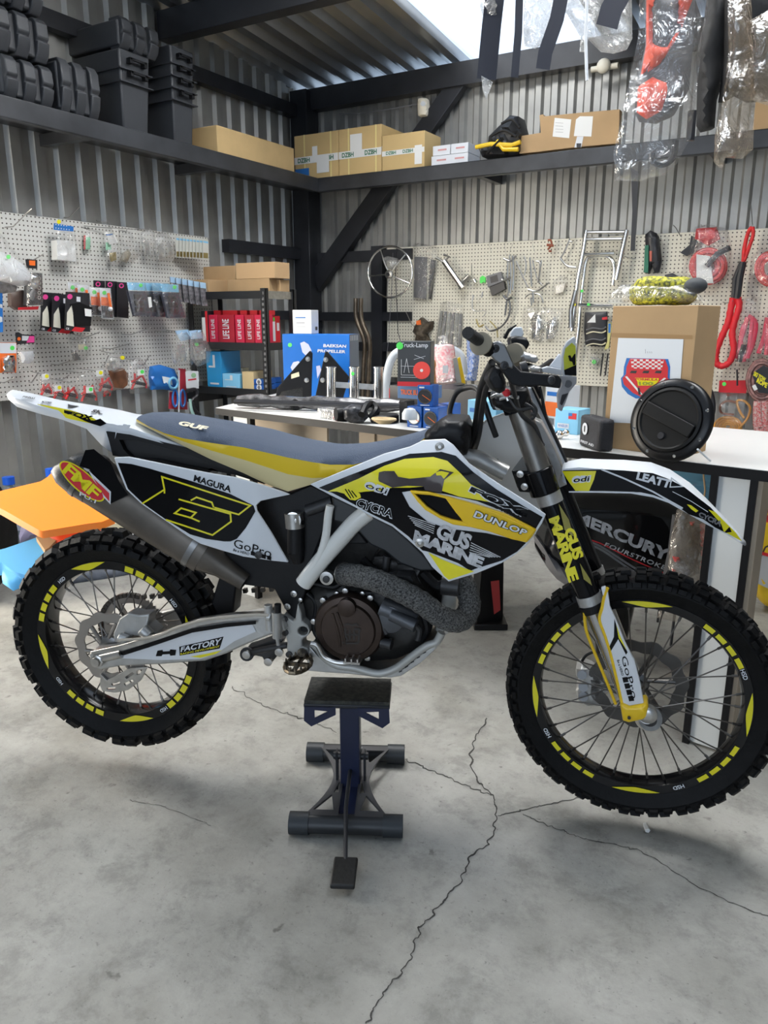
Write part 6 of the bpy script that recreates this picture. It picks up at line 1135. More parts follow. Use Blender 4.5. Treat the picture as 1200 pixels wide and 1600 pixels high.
item('orange_card', 'small orange card on the wall right of the tall box', 'card', BF.at(.03), C7b([(845, 715), (882, 722), (862, 812), (838, 808)]), 0, .004, mat('orange_card_print', (.75, .35, .05), .5), parts=[('yellow_mark', C7b([(850, 735), (868, 738), (862, 760), (848, 756)]), .002, m_yel)])
for i, (a, b, c, d, l) in enumerate([(1130, 472, 1145, 470, 'bare wire hook left of the red tow rope'), (1052, 352, 1065, 370, 'bare wire hook left of the big red coil'), (1173, 320, 1176, 352, 'wire hook holding the long red tow rope')]): hook(BF, a, b, c, d, l, .12)
item('wall_card', 'yellow and blue tube ends showing left of the tall box', 'pack', BF.at(.12), C7b([(262, 690), (280, 690), (280, 740), (265, 840), (240, 850), (258, 800)]), 0, .02, mat('pale_yellow_print', (.6, .55, .2), .5), parts=[('blue_part', C7b([(264, 695), (278, 695), (276, 750), (264, 750)]), .002, m_blue)])
# ================================================================ goods on the left wall
C4b = lambda pts: T((0, 310, 3.636), pts); C8b = lambda pts: T((0, 470, 6), pts)
for a, b, c, d, l, o_ in ((8, 355, 50, 326, 'long wire hook at the far left top of the left pegboard', .25), (100, 340, 125, 323, 'wire hook above the blue header card', .22), (45, 405, 68, 397, 'wire hook above the round lamp pack', .15), (132, 353, 225, 358, 'long wire arm along the top of the left pegboard', .1), (190, 522, 236, 512, 'empty wire hook in the middle of the left pegboard', .15), (160, 544, 205, 536, 'empty wire hook below the middle one', .15), (80, 569, 115, 562, 'empty wire hook above the red tool bags', .15), (55, 526, 66, 523, 'hook with a curled wire at lower left', .15), (0, 597, 22, 590, 'short wire hook at the left edge above the fender', .12), (45, 597, 60, 582, 'bare wire hook above the fender tip', .15), (90, 593, 108, 586, 'bare wire hook left of the red tool bags', .12), (220, 570, 234, 555, 'wire hook over the last red tool bag', .15), (160, 570, 170, 555, 'wire hook over the wire coil bag', .15), (108, 530, 156, 519, 'wire hook over the small bronze part bag', .12)):
    hook(LF, a, b, c, d, l, o_)
# upper row
o = item('lamp_pack', 'thin pack with blue header and a square white box below', 'pack', LF.at(.08), C4b([(308, 140), (418, 160), (418, 188), (306, 178)]), 0, .003, m_blue, parts=[('yellow_dot', C4b(ell(335, 133, 12)), .002, m_yel)]); M().sheet(C4b([(322, 238), (425, 242), (434, 360), (325, 348)]), LF.at(.08), 0, thick=V((-.05, 0, 0))).build('white_box', m_paper, o, bevel=.002); clearbag(LF, C4b([(330, 180), (425, 188), (440, 300), (448, 380), (330, 368), (322, 240)]), .085, .015, o)
w_ = M()
for r in range(2):
    for k in range(5+r): x = 318+k*15; w_.sheet(C4b(ell(x, 148+r*20+k*2, 3.5, 3.5, 8)), LF.at(.082))
w_.build('header_dots', m_wst, o)
hb('narrow bag with a small green and pink item', C4b([(475, 170), (512, 168), (518, 312), (475, 308)]), [('green_part', C4b([(487, 218), (514, 222), (512, 290), (487, 290)]), mat('mint_green', (.25, .60, .38), .5), {'t': .01}), ('pink_part', C4b([(480, 210), (487, 212), (486, 290), (480, 288)]), m_red, {})], .03, F_=LF, puff=.01)
hb('clear bag with a white label and small brass parts', C4b([(582, 122), (620, 140), (660, 220), (690, 300), (690, 370), (655, 400), (600, 370), (585, 250)]), [('paper_label', C4b([(610, 215), (650, 205), (672, 250), (625, 262)]), m_paper, {'off': .012}), ('green_part', C4b([(605, 250), (630, 250), (632, 292), (606, 292)]), mat('mint_green', (0, 0, 0)), {}), ('blue_line', C4b([(606, 205), (640, 200), (641, 206), (608, 211)]), m_blue, {'off': .014}), ('brass_part', C4b([(625, 310), (660, 305), (662, 350), (632, 360)]), mat('dull_brass', (0, 0, 0)), {'grid': 5, 'puff': .01})], .06, F_=LF)
hb('clear bag with a small brass ring, right of the labelled one', C4b([(690, 175), (740, 190), (795, 260), (790, 330), (740, 385), (690, 370), (680, 300)]), [('brass_ring', C4b([(685, 350), (700, 310), (735, 290), (745, 320), (720, 370)]), m_tan, {'grid': 5, 'puff': .01})], .05, F_=LF)
hb('clear bag of glassy tubes near the top of the left pegboard', C4b([(800, 190), (850, 170), (880, 200), (890, 290), (870, 345), (820, 320), (800, 250)]), [('clear_tube', C4b([(825, 240), (845, 240), (850, 320), (830, 320)]), m_steel, {})], .06, F_=LF, m=m_film2)
hb('second clear bag of glassy tubes, nearer the corner', C4b([(890, 200), (940, 185), (985, 240), (1003, 310), (985, 355), (890, 362), (868, 290)]), [('clear_tube', C4b([(900, 270), (925, 250), (930, 340), (905, 345)]), m_steel, {}), ('clear_tube', C4b([(950, 250), (965, 250), (985, 320), (970, 330)]), m_steel, {})], .06, F_=LF, m=m_film2)
for i in range(9): x = 1000+i*19; item('hardware_card', 'thin blue topped card of brass screws, %s in the row by the corner' % ['first', 'second', 'third', 'fourth', 'fifth', 'sixth', 'seventh', 'eighth', 'last'][i], 'card', LF.at(.05+.012*i), C4b([(x, 215+i*2), (x+32, 222+i*2), (x+34, 338+i), (x, 335+i)]), 0, .002, m_film2 if 0 else mat('pale_card', (.60, .60, .55), .5), 'screw cards hanging by the corner', parts=[('blue_print', C4b([(x+2, 225+i*2), (x+30, 230+i*2), (x+30, 240+i*2), (x+2, 235+i*2)]), .001, m_lblue), ('brass_screws', C4b([(x+3, 300+i), (x+30, 303+i), (x+30, 333+i), (x+3, 330+i)]), .001, mat('dull_brass', (0, 0, 0)))])
# left edge: padded white bag
o = item('padded_seat_bag', 'large white padded cushion in a clear bag at the left edge', 'cushion', LF.at(.32), C4b([(-90, 300), (0, 300), (70, 330), (140, 385), (182, 440), (175, 480), (140, 497), (60, 480), (-90, 440)]), 0, .04, mat('white_padding', (.68, .70, .72), .5), grid=8, puff=.05, edge=16); clearbag(LF, C4b([(-90, 180), (0, 195), (60, 270), (150, 380), (190, 450), (170, 490), (100, 500), (-90, 470)]), .36, .05, o); M().sheet(C4b(ell(48, 332, 12)), LF.at(.375)).build('price_sticker', m_green, o)
item('silver_pouches', 'stack of silvery pouches under the white padded cushion', 'pouches', LF.at(.28), C4b([(-60, 455), (60, 475), (100, 500), (90, 530), (0, 545), (-60, 540)]), 0, .03, mat('silvery_pouch', (.40, .38, .37), .35, nz=.6, nscale=30), grid=6, puff=.02, nz=.012)
item('blue_poster_pack', 'blue package edge with white print at the far left', 'pack', LF.at(.30), C4b([(-40, 535), (14, 538), (18, 760), (-40, 765)]), 0, .02, m_blue, parts=[('white_print', C4b([(0, 600), (12, 602), (14, 625), (0, 620)]), .002, m_wst), ('white_print', C4b([(0, 670), (13, 675), (14, 700), (0, 705)]), .002, m_wst)])
# lamp blister and blade packs
o = item('lamp_blister', 'black blister pack with a round lamp and five studs', 'pack', LF.at(.20), C4b([(160, 420), (240, 425), (244, 605), (150, 608)]), 0, .03, m_dark, bevel=.002); M().sheet(C4b([(143, 345), (212, 350), (212, 400), (150, 396)]), LF.at(.2)).build('header_card', m_dark, o); M().sheet(C4b([(165, 352), (200, 354), (200, 382), (167, 380)]), LF.at(.202)).build('orange_label', m_org, o); M().sheet(C4b([(105, 620), (222, 612), (216, 632), (104, 634)]), LF.at(.19), thick=V((-.003, 0, 0))).build('red_foot', m_red, o)
M().ball(LF(*C4b([(190, 470)])[0], .21), .04, 16, (.5, 1, 1)).build('lamp_lens', m_chrome, o); M().sheet(C4b([(165, 540), (195, 500), (205, 540), (190, 580), (170, 575)]), LF.at(.205), 4, puff=.012).build('lamp_body', m_grey, o)
for i in range(5): M().tube([LF(x, y, .203) for x, y in C4b(ell(223, 455+i*27, 8, 9, 12))], .0018, 5, closed=True).build('stud_ring', m_steel, o)
clearbag(LF, C4b([(155, 412), (242, 418), (246, 608), (148, 612)]), .205, .03, o)
item('lamp_blister', 'dark blister pack half hidden behind the round lamp pack', 'pack', LF.at(.14), C4b([(62, 540), (130, 520), (160, 540), (155, 620), (100, 635), (65, 610)]), 0, .03, mat('brown_tinted_plastic', (.10, .07, .06), .3), grid=6, puff=.01)
def blade(lbl, dx, dy, off, w_=1.0, wide=0):
    sh = lambda q: C4b([(x*1.0+dx, y+dy) for x, y in q]); F_ = LF.at(off)
    o = item('blade_pack', lbl, 'pack', F_, sh([(240, 532), (352+wide, 540), (358+wide, 760), (234, 752)]), 0, .004, m_dark, 'three packs with pale curved blades', parts=[('header_ring', sh([(262+math.cos(a)*15, 560+math.sin(a)*15) for a in [k*PI/8 for k in range(16)]]), .001, m_pink), ('label', sh([(300, 560), (322, 562), (322, 590), (300, 588)]), .001, m_wst), ('pale_blade', sh([(272, 610), (280, 650), (285, 730), (243, 722), (246, 650)]), .006, mat('ivory_blade', (.68, .66, .56), .5)), ('red_stripe', sh([(270, 755), (290, 732), (350, 738), (330, 762)]), .002, m_red)])
    M().text('CE', sh([(240, 735), (258, 737), (257, 748), (239, 746)]), F_, .002, .02).build('lettering', m_wst, o); return o
blade('leftmost pack with a pale curved blade on black card', -4, 0, .12); blade('middle pack with a pale curved blade on black card', 60, 8, .16); o = blade('right pack with a pale curved blade and price labels', 135, -2, .22, wide=20); M().sheet(C4b([(480, 625), (520, 632), (520, 672), (484, 668)]), LF.at(.235)).build('price_label', m_paper, o); M().sheet(C4b([(400, 600), (450, 590), (525, 620), (515, 725), (430, 725)]), LF.at(.226), thick=V((-.004, 0, 0))).build('black_sheath', m_black, o)
def tool(lbl, x, y, off, m, l=165, grp='orange and white tool packs', kind=0):
    F_ = LF.at(off); o = item('tool_pack', lbl, 'pack', F_, C4b([(x, y), (x+62, y+3), (x+80, y+l), (x+15, y+l-5)]), 0, .003, m_wst if not kind else m_dark, grp, parts=[('price_sticker', C4b(ell(x+28, y+28, 12)), .002, m_green)] + ([('orange_panel', C4b([(x+8, y+52), (x+64, y+56), (x+70, y+105), (x+10, y+100)]), .0015, m_org), ('dark_panel', C4b([(x+10, y+102), (x+72, y+106), (x+78, y+l-6), (x+16, y+l-8)]), .0015, m_dark)] if not kind else []))
    M().tube([LF(x_, y_, off+.015) for x_, y_ in C4b([(x+50, y+30), (x+58, y+80), (x+66, y+130)])], .008, 6).build('tool_shaft', m_org if kind == 0 else m_steel, o); M().ball(LF(*C4b([(x+62, y+120)])[0], off+.015), .014, 8).build('tool_head', m_wst, o); clearbag(LF, C4b([(x-3, y-3), (x+66, y), (x+86, y+l+6), (x+14, y+l+2)]), off+.01, .012, o)
    return o
tool('white pack with a red round print behind the orange tool packs', 385, 478, .10, m_wst, 120); tool('orange and white tool pack, left of three', 440, 490, .14, m_org); tool('orange and white tool pack, middle of three', 508, 505, .18, m_org); tool('orange and white tool pack, right and longest of three', 565, 508, .24, m_org, 178)
for i, (x, y, l) in enumerate(((532, 465, 'black pack with a pink ring logo behind the tool packs, left one'), (600, 468, 'black pack with a pink ring logo behind the tool packs, middle one'), (665, 474, 'black pack with a pink ring logo behind the tool packs, right one'))):
    item('black_pack', l, 'pack', LF.at(.05+.02*i), C4b([(x, y), (x+64, y+4), (x+66, y+208), (x, y+200)]), 0, .003, m_dark, parts=[('pink_ring', C4b(ell(x+25, y+22, 14)), .0015, m_pink), ('ring_centre', C4b(ell(x+25, y+22, 8)), .002, m_dark)])
def smoke(lbl, x, y, off, lab=1, tint=m_dark, h=190):
    o = item('tool_set', lbl, 'pack', LF.at(off), C4b([(x+8, y+48), (x+105, y+52), (x+142, y+h), (x+45, y+h+4)]), 0, .02, mat('dark_slate_plastic', (.05, .055, .08), .35), 'blue topped blister packs', bevel=.002, parts=[('blue_header', C4b([(x, y), (x+100, y+4), (x+106, y+48), (x+8, y+44)]), .0, m_lblue), ('price_sticker', C4b(ell(x+80, y+18, 11)), .002, m_green)])
    for k in range(3): M().sheet(C4b([(x+38+k*4, y+70+k*36), (x+85+k*4, y+72+k*36), (x+92+k*4, y+98+k*36), (x+44+k*4, y+97+k*36)]), LF.at(off+.002), thick=V((.006, 0, 0))).build('moulded_cell', m_dark, o)
    if lab: M().sheet(C4b([(x+120, y+85), (x+138, y+84), (x+145, y+140), (x+128, y+146)]), LF.at(off+.024)).build('price_label', m_paper, o)
    clearbag(LF, C4b([(x-2, y-4), (x+104, y), (x+148, y+h+5), (x+42, y+h+9)]), off+.012, .014, o); return o
smoke('second blue topped blister, partly hidden', 800, 478, .10, 0); smoke('blue topped blister with dark moulded tools, frontmost left', 720, 476, .22); smoke('blue topped blister with a white label strip', 860, 480, .12, 1); smoke('rightmost blue topped blister holding a black tool', 912, 486, .20, 0)
for i in range(6): x = 965+i*34; item('lure_pack', 'narrow pack with pale blue header, %s in the row beside the metal shelf' % ['first', 'second', 'third', 'fourth', 'fifth', 'last'][i], 'pack', LF.at(.10+.02*i), C4b([(x, 445+i*6), (x+34, 450+i*6), (x+46, 582+i*6), (x+16, 580+i*6)]), 0, .006, mat('grey_lure_plastic', (.26, .25, .27), .3, nz=.7, nscale=50), 'narrow blue topped packs by the shelf', parts=[('blue_header', C4b([(x, 445+i*6), (x+34, 450+i*6), (x+37, 482+i*6), (x+3, 478+i*6)]), .001, mat('pale_blue_print', (.40, .60, .80), .4))])
hb('blue headed bag of pale shiny parts beside the metal shelf', C4b([(995, 770), (1060, 750), (1095, 800), (1120, 900), (1090, 950), (990, 945), (970, 880), (1000, 820)]), [('blue_header', C4b([(998, 752), (1070, 745), (1080, 800), (1030, 812)]), mat('pale_blue_print', (0, 0, 0)), {'off': .01}), ('shiny_part', C4b([(1010, 830), (1050, 830), (1060, 920), (1000, 930)]), m_chrome, {'grid': 6, 'nz': .02})], .22, F_=LF, m=m_film2)
hb('second blue headed bag of shiny parts, right of the other', C4b([(1080, 760), (1150, 750), (1200, 860), (1190, 930), (1120, 960), (1080, 900)]), [('blue_header', C4b([(1072, 752), (1140, 746), (1155, 795), (1090, 800)]), mat('pale_blue_print', (0, 0, 0)), {'off': .01}), ('shiny_part', C4b([(1100, 840), (1150, 830), (1170, 910), (1110, 920)]), m_chrome, {'grid': 6, 'nz': .02}), ('price_sticker', C4b(ell(1120, 830, 9)), m_green, {'off': .02})], .26, F_=LF, m=m_film2)
# lower row
o = item('small_header_pack', 'black and pink header card over a small white case in a bag', 'pack', LF.at(.10), C4b([(88, 762), (105, 760), (128, 772), (196, 776), (196, 822), (92, 830)]), 0, .003, m_dark, parts=[('orange_dot', C4b(ell(108, 798, 10)), .001, m_org), ('white_label', C4b([(125, 780), (165, 782), (163, 808), (125, 808)]), .001, m_wst), ('pink_end', C4b([(166, 782), (195, 782), (195, 818), (150, 820)]), .001, m_pink)])
M().sheet(C4b([(118, 872), (188, 868), (196, 890), (190, 925), (165, 940), (130, 935)]), LF.at(.10), 5, puff=.015, thick=V((-.01, 0, 0))).build('white_case', m_white, o); clearbag(LF, C4b([(98, 830), (200, 826), (215, 930), (200, 980), (110, 975)]), .11, .02, o)
o = item('reflector_pack', 'white and orange pack with a chrome half round cap at left', 'pack', LF.at(.22), C4b([(-30, 818), (94, 820), (92, 990), (-30, 992)]), 0, .004, m_org, parts=[('white_header', C4b([(-30, 820), (92, 822), (92, 880), (-30, 880)]), .001, m_wst), ('price_sticker', C4b(ell(70, 850, 13)), .002, m_green)]); M().sheet(C4b([(8, 910), (40, 888), (80, 892), (90, 930), (85, 988), (12, 990)]), LF.at(.225), 5, puff=.03, thick=V((-.003, 0, 0))).build('chrome_cap', m_chrome, o)
hb('small clear bag with a bronze clip and green sticker', C4b([(385, 770), (520, 780), (518, 880), (470, 930), (415, 928), (400, 860)]), [('bronze_part', C4b([(405, 860), (440, 880), (460, 915), (420, 925)]), m_hub, {'grid': 5, 'puff': .012, 'nz': .01}), ('label', C4b([(450, 830), (490, 828), (492, 858), (452, 860)]), m_cream, {'off': .012}), ('price_sticker', C4b(ell(490, 850, 10)), m_green, {'off': .016})], .06, F_=LF)
hb('clear bag with a coil of shiny wire and yellow dot', C4b([(625, 880), (670, 870), (700, 900), (705, 975), (650, 990), (600, 965), (600, 930)]), [('wire_coil', C4b([(610, 930), (660, 920), (690, 960), (650, 980), (610, 970)]), m_chrome, {'grid': 4, 'nz': .03}), ('yellow_dot', C4b(ell(698, 905, 11)), m_yel, {'off': .02})], .10, F_=LF, m=m_film2)
m_rh = mat('red_tool_handle', (.70, .03, .03), .35)
def redbag(lbl, outer, cx, cy, s=1.0, off=.15, dot=None, yel=0):
    o = hb(lbl, C4b(outer), [], off, F_=LF, m=m_film2 if 0 else m_film, grp='clear bags of red handled tools')
    for a, b in (((-20, -30), (-35, 45)), ((10, -25), (35, 40)), ((-35, 10), (20, -30))): M().tube([LF(x, y, off+.005) for x, y in cr(C4b([(cx+a[0]*s, cy+a[1]*s), (cx+(a[0]+b[0])*.5*s+8, cy+(a[1]+b[1])*.5*s), (cx+b[0]*s, cy+b[1]*s)]), 4)], .007, 6).build('red_handle', m_rh, o)
    M().tube([LF(x, y, off) for x, y in C4b([(cx-30*s, cy+10*s), (cx+28*s, cy+22*s)])], .012, 6).build('dark_tool', m_dark, o)
    if dot: M().sheet(C4b([(dot[0]-20, dot[1]-12), (dot[0]+20, dot[1]-16), (dot[0]+22, dot[1]+18), (dot[0]-18, dot[1]+22)]), LF.at(off+.045)).build('paper_label', m_paper, o); M().sheet(C4b(ell(dot[0]+8, dot[1], 11)), LF.at(off+.047)).build('price_sticker', m_yel if yel else m_green, o)
    return o
redbag('bag of red handled tools, leftmost, with a yellow dot', [(225, 1000), (270, 985), (300, 1030), (300, 1110), (240, 1125), (215, 1070)], 262, 1080, .8, .10, (258, 1010), 1); redbag('bag of red handled tools, second from left', [(300, 1030), (350, 1020), (370, 1060), (375, 1130), (310, 1140), (290, 1080)], 335, 1100, .8, .13, (330, 1075), 1)
redbag('bag of red handled tools with no label, third from left', [(375, 1050), (420, 1030), (450, 1080), (440, 1150), (390, 1155)], 405, 1100, .9, .11); redbag('large bag of red handled tools with a green price label', [(440, 1000), (520, 975), (570, 1040), (585, 1120), (560, 1165), (450, 1165), (430, 1100)], 505, 1100, 1.2, .22, (508, 1085))
redbag('bag of coiled red cable with white card, upper', [(545, 980), (600, 975), (640, 1040), (655, 1090), (590, 1120), (550, 1060)], 600, 1050, 1.0, .20, (565, 990), 1); redbag('bag of red tools hanging below the coiled cable', [(580, 1090), (630, 1085), (640, 1125), (600, 1130)], 605, 1105, .4, .14); redbag('bag of red and white tools near the brown patch', [(735, 920), (790, 900), (840, 950), (865, 1060), (830, 1110), (740, 1110), (715, 1010)], 790, 1030, 1.2, .18, (800, 985))
item('brown_patch_tool', 'brown leather like tool pouch between two clear bags', 'pouch', LF.at(.04), C4b([(620, 980), (700, 965), (730, 1000), (725, 1060), (700, 1080), (650, 1075)]), 0, .01, mat('brown_leather', (.28, .12, .06), .6, nz=.5, nscale=20), grid=6, puff=.01, nz=.01)
o = item('blue_tool_pack', 'blue bag of cable ties or tape near the shelf', 'pack', LF.at(.18), C4b([(862, 955), (910, 945), (990, 970), (1012, 1020), (1000, 1095), (930, 1085), (865, 1088), (855, 1010)]), 0, .02, m_blue, grid=6, puff=.02, nz=.01); coil(LF, *C4b([(985, 1050)])[0], 7, 9, 2, .006, m_lblue, .22, o); M().sheet(C4b([(920, 1010), (975, 1020), (980, 1060), (930, 1050)]), LF.at(.205)).build('label', m_paper, o)
o = item('snap_ring_pack', 'red header pack with two blue oval loops hanging low', 'pack', LF.at(.20), C4b([(1015, 965), (1055, 970), (1060, 1060), (1065, 1200), (958, 1195), (965, 1100), (1015, 1095)]), 0, .003, mat('dark_red_print', (.45, .03, .05), .5))
for cx in (995, 1038): M().tube([LF(x, y, .215) for x, y in C4b(ell(cx, 1135, 14, 48, 18))], .007, 6, closed=True).build('blue_loop', m_blue, o)
M().sheet(C4b([(1013, 975), (1022, 975), (1020, 1215), (1012, 1215)]), LF.at(.215)).build('white_strip', m_wst, o)
o = item('pruner_pack', 'white card with green handled black pruning tool', 'pack', LF.at(.26), C4b([(1055, 985), (1070, 978), (1128, 982), (1130, 1080), (1060, 1078)]), 0, .003, m_wst, parts=[('green_mark', C4b(ell(1100, 1005, 14)), .001, mat('soft_green', (.3, .5, .3), .5)), ('red_script', C4b([(1068, 1028), (1115, 1022), (1116, 1030), (1069, 1036)]), .001, m_red)]); M().tube([LF(x, y, .27) for x, y in cr(C4b([(1060, 1095), (1110, 1085), (1120, 1120), (1090, 1150), (1105, 1200), (1135, 1230)]), 4)], .012, 8).build('tool_body', m_dark, o); M().tube([LF(x, y, .28) for x, y in cr(C4b([(1080, 1140), (1085, 1190), (1100, 1235)]), 4)], .010, 8).build('green_handle', mat('pale_teal', (.35, .55, .50), .4), o)
# ================================================================ black metal shelf unit with boxes
YN = 3.99; SP = Fr(V((0, YN, 0)), V((0, -1, 0))); SX = SP(414, 540).x; SD0 = XL+.10; YF = YN+.30
su = thing('metal_shelf', V(((SX+SD0)/2, YN+.15, 0)), 'black slotted steel shelf unit by the left wall, loaded with boxes', 'shelf')
m_slot = mat('black_shelf_paint', (.015, .016, .018), .35); m_sg = mat('slot_grey', (.22, .22, .22), .6)
z_top = SP(414, 455).z; z_mid = SP(414, 537).z; z_low = SP(414, 610).z
for x, y in ((SX, YN), (SD0, YN), (SX, YF), (SD0, YF)):
    M().box(x-.020, x+.020, y-.004, y+.004, 0, z_top+.02).build('upright', m_slot, su); M().box(x+(.016 if x == SX else -.02), x+(.020 if x == SX else -.016), y-.004, y+.03, 0, z_top+.02).build('upright_flange', m_slot, su)
for i in range(22):
    z = z_low-.12+i*.035
    if z < z_top-.02: M().box(SX-.007, SX+.007, YN-.0052, YN-.004, z, z+.018).build('slot', m_sg, su)
for z in (z_top, z_mid, z_low):
    M().box(SD0, SX, YN+.004, YF-.004, z-.02, z).build('shelf_board', mat('dark_particle_board', (.05, .045, .04), .6), su); M().box(SD0, SX, YN-.006, YN+.006, z-.045, z+.004).build('shelf_rail', m_slot, su); M().box(SX-.004, SX+.008, YN, YF, z-.045, z+.004).build('shelf_rail', m_steel if z == z_top else m_slot, su)
def sbox(name, label, x0, x1, ytop, z, dep, m, grp=None, h=None, cat='box', setb=.01, fr_=None):
    """a box on the shelf, its front face towards the room: x0, x1, ytop in pixels"""
    P = SP.at(-setb); a = P(x0, 540).x; b = P(x1, 540).x; dep = min(dep, .28-setb); hh = (P((x0+x1)/2, ytop).z-z) if h is None else h; y = YN+setb
    o = M().box(a, b, y, y+dep, z+.0005, z+.0005+hh).build(name, m, None, label, cat, grp, bevel=.002)
    F_ = Fr(V((0, y, 0)), V((0, -1, 0))); F_.e = V((1, 0, 0)); F_.a = V((a, y, z)); F_.b = V((b, y, z)); F_.h = hh; F_.dep = dep; return o, F_
m_rb = mat('crimson_carton', (.60, .015, .06), .4); m_rb2 = mat('dark_red_carton', (.42, .01, .03), .45)
lefts = [(328, 341), (342, 367), (369, 382), (384, 398), (399, 411)]
o, F_ = sbox('red_carton', 'white sided black and red carton at the left of the red row', 317, 327, 486, z_mid, .25, m_dark, 'red cartons on the middle shelf'); patch(o, F_, 'white_panel', m_paper, .1, .62, .05, .8, .002); patch(o, F_, 'red_panel', m_red, .64, 1, 0, 1, .002)
for i, (a, b) in enumerate(lefts):
    o, F_ = sbox('red_carton', 'crimson carton with white print, %s in the row' % ['first and narrowest', 'second and widest', 'third', 'fourth', 'fifth, beside the upright'][i], a, b, 492, z_mid, .22 if i < 4 else .11, m_rb if i % 2 == 0 else m_rb2, 'red cartons on the middle shelf')
    W = F_.b-F_.a; fn = lambda X, Y, o_=0, F_=F_, W=W: F_.a+W*(.3+.4*Y)+Z*(F_.h*X)+F_.n*.002
    M().text('LIFE LINE', [(.15, 1), (.85, 1), (.85, 0), (.15, 0)], lambda X, Y, o_=0, F_=F_, W=W: F_.a+W*(.7-.4*Y)+Z*(F_.h*X)+F_.n*.002, 0, .02).build('side_lettering', m_wst, o)
    M().box(F_.a.x+.005, F_.b.x-.01, YN+.06, YN+.16, z_mid+F_.h, z_mid+F_.h+.03).build('raised_flap', m_red, o)
o, F_ = sbox('red_carton', 'red and white carton with a green sticker, behind the last crimson one', 411, 423, 494, z_mid, .11, m_red, 'red cartons on the middle shelf', setb=.135); M().add(side(F_, .05, .5, .06, .8), [(0, 1, 2, 3)]).build('white_print', m_wst, o); M().add(side(F_, .3, .45, .82, .95, True, .002), [(0, 1, 2, 3)]).build('price_sticker', m_green, o); M().add(side(F_, .65, .9, .45, .75), [(0, 1, 2, 3)]).build('round_print', m_wst, o)
# brown cartons on top
o, F_ = sbox('brown_carton', 'open brown carton on top of the shelf, back left', 302, 331, 437, z_top, .2, m_card, 'brown cartons on the metal shelf'); 
sbox('brown_carton', 'brown carton at the right end of the bottom row on top', 360, 424, 436, z_top, .16, m_card, 'brown cartons on the metal shelf', setb=.10); zz = z_top+F_.h
o2, F2 = sbox('brown_carton', 'dusty brown carton behind the top row, left', 318, 372, 416, z_top+.0, .12, m_card, 'brown cartons on the metal shelf', setb=.20)
h1 = SP.at(-.10)(390, 436).z-z_top; o3, F3 = sbox('brown_carton', 'brown carton stacked on top, nearest the corner', 374, 433, 410, z_top+h1+.001, .16, mat('light_cardboard', (.55, .36, .19), .8), 'brown cartons on the metal shelf', setb=.10); sbox('brown_carton', 'small brown carton at the far end under the stacked one', 428, 441, 437, z_top, .1, m_card, 'brown cartons on the metal shelf', setb=.18); patch(o, F_, 'paper_label', m_paper, .7, .9, .02, .3)
# lower shelf
for (x0, x1, yt, m, lb, nm) in ((321, 344, 549, mat('bright_blue_carton', (.02, .30, .62), .35), 'tall bright blue carton with a white line drawing', 'blue_carton'), (345, 372, 584, m_lblue, 'pale blue carton beside the tall blue one', 'blue_carton'), (376, 394, 581, mat('buff_carton', (.62, .48, .26), .6), 'small buff carton on the lower shelf', 'buff_carton')):
    o, F_ = sbox(nm, lb, x0, x1, yt, z_low, .2, m)
    if nm == 'blue_carton': patch(o, F_, 'white_print', m_wst, .15, .6, .55, .6, .002); patch(o, F_, 'white_print', m_wst, .45, .6, .6, .9, .002); patch(o, F_, 'white_print', m_wst, .2, .8, .08, .13, .002)
    else: pass
sbox('blue_carton', 'grey blue carton standing behind the pale blue one', 345, 358, 550, z_low, .1, mat('grey_blue_carton', (.25, .42, .52), .4), setb=.21); sbox('cream_carton', 'cream carton behind the small buff one', 362, 377, 575, z_low, .1, m_cream, setb=.21)
hh = (SP(400, 591).z-z_low)/1.0/2.2*1.0
for c, (a, b) in enumerate(((394, 411), (402, 421))):
    for r in range(2):
        o, F_ = sbox('gauge_carton', 'small blue gauge carton, %s one, %s the upright' % (('lower', 'upper')[r], ('left of', 'far behind')[c]), a, b, 0, z_low+r*(hh+.001), .12, m_gb, 'blue gauge cartons on the lower shelf', h=hh-.002, setb=.01 if c == 0 else .14); disc(o, F_, 'round_picture', m_wst, .5, .5, .022, .002); disc(o, F_, 'round_picture_centre', m_grey, .5, .5, .012, .003)
# ================================================================ goods on the high shelves
ZS = SH+.105; HS = Fr(V((XL+SD-.03, 0, 0)), V((1, 0, 0)))
def hcrate(label, x0, x1, z0, h, dep, grp, ribs=3, setb=0.0, latch=0):
    P = HS.at(-setb); a = P(x0, 180).y; b = P(x1, 180).y; X = XL+SD-.03-setb; r = thing('ribbed_crate', V((X-dep/2, (a+b)/2, z0)), label, 'crate', grp); W = b-a
    m = M(); m.box(X-dep, X-.02, a+.01, b-.01, z0+.02, z0+h-.02); m.build('body', m_crate, r, bevel=.012)
    for k in range(3):
        c = a+W*(.17+.33*k)
        prof = [(X-.03, z0+.005), (X+.0, z0+h*.22), (X+.012, z0+h*.45), (X-.004, z0+h*.47), (X+.012, z0+h*.55), (X+.006, z0+h*.85), (X-.02, z0+h-.005), (X-.10, z0+h-.005), (X-.10, z0+.005)]
        q = [V((x, c-W*.105, z)) for x, z in prof]; M().prism(q, V((0, W*.21, 0))).build('rib', m_crate, r, bevel=.006)
    return r
m_crate = mat('charcoal_crate_plastic', (.035, .038, .044), .5, bump=.2)
def cz(px, py, sb=0): return HS.at(-sb)(px, py).z
base = ZS-.005
g = 'black ribbed crates on the left shelf'
hcrate('black ribbed crate, bottom of the leftmost stack', 10, 92, base, .20, .30, g); hcrate('black ribbed crate, second from the bottom in the leftmost stack', 4, 92, base+.202, .205, .30, g); hcrate('black ribbed crate, top of the leftmost stack', 10, 88, base+.409, .16, .30, g)
hcrate('black ribbed crate standing alone right of the leftmost stack', 96, 162, base, .265, .28, g)
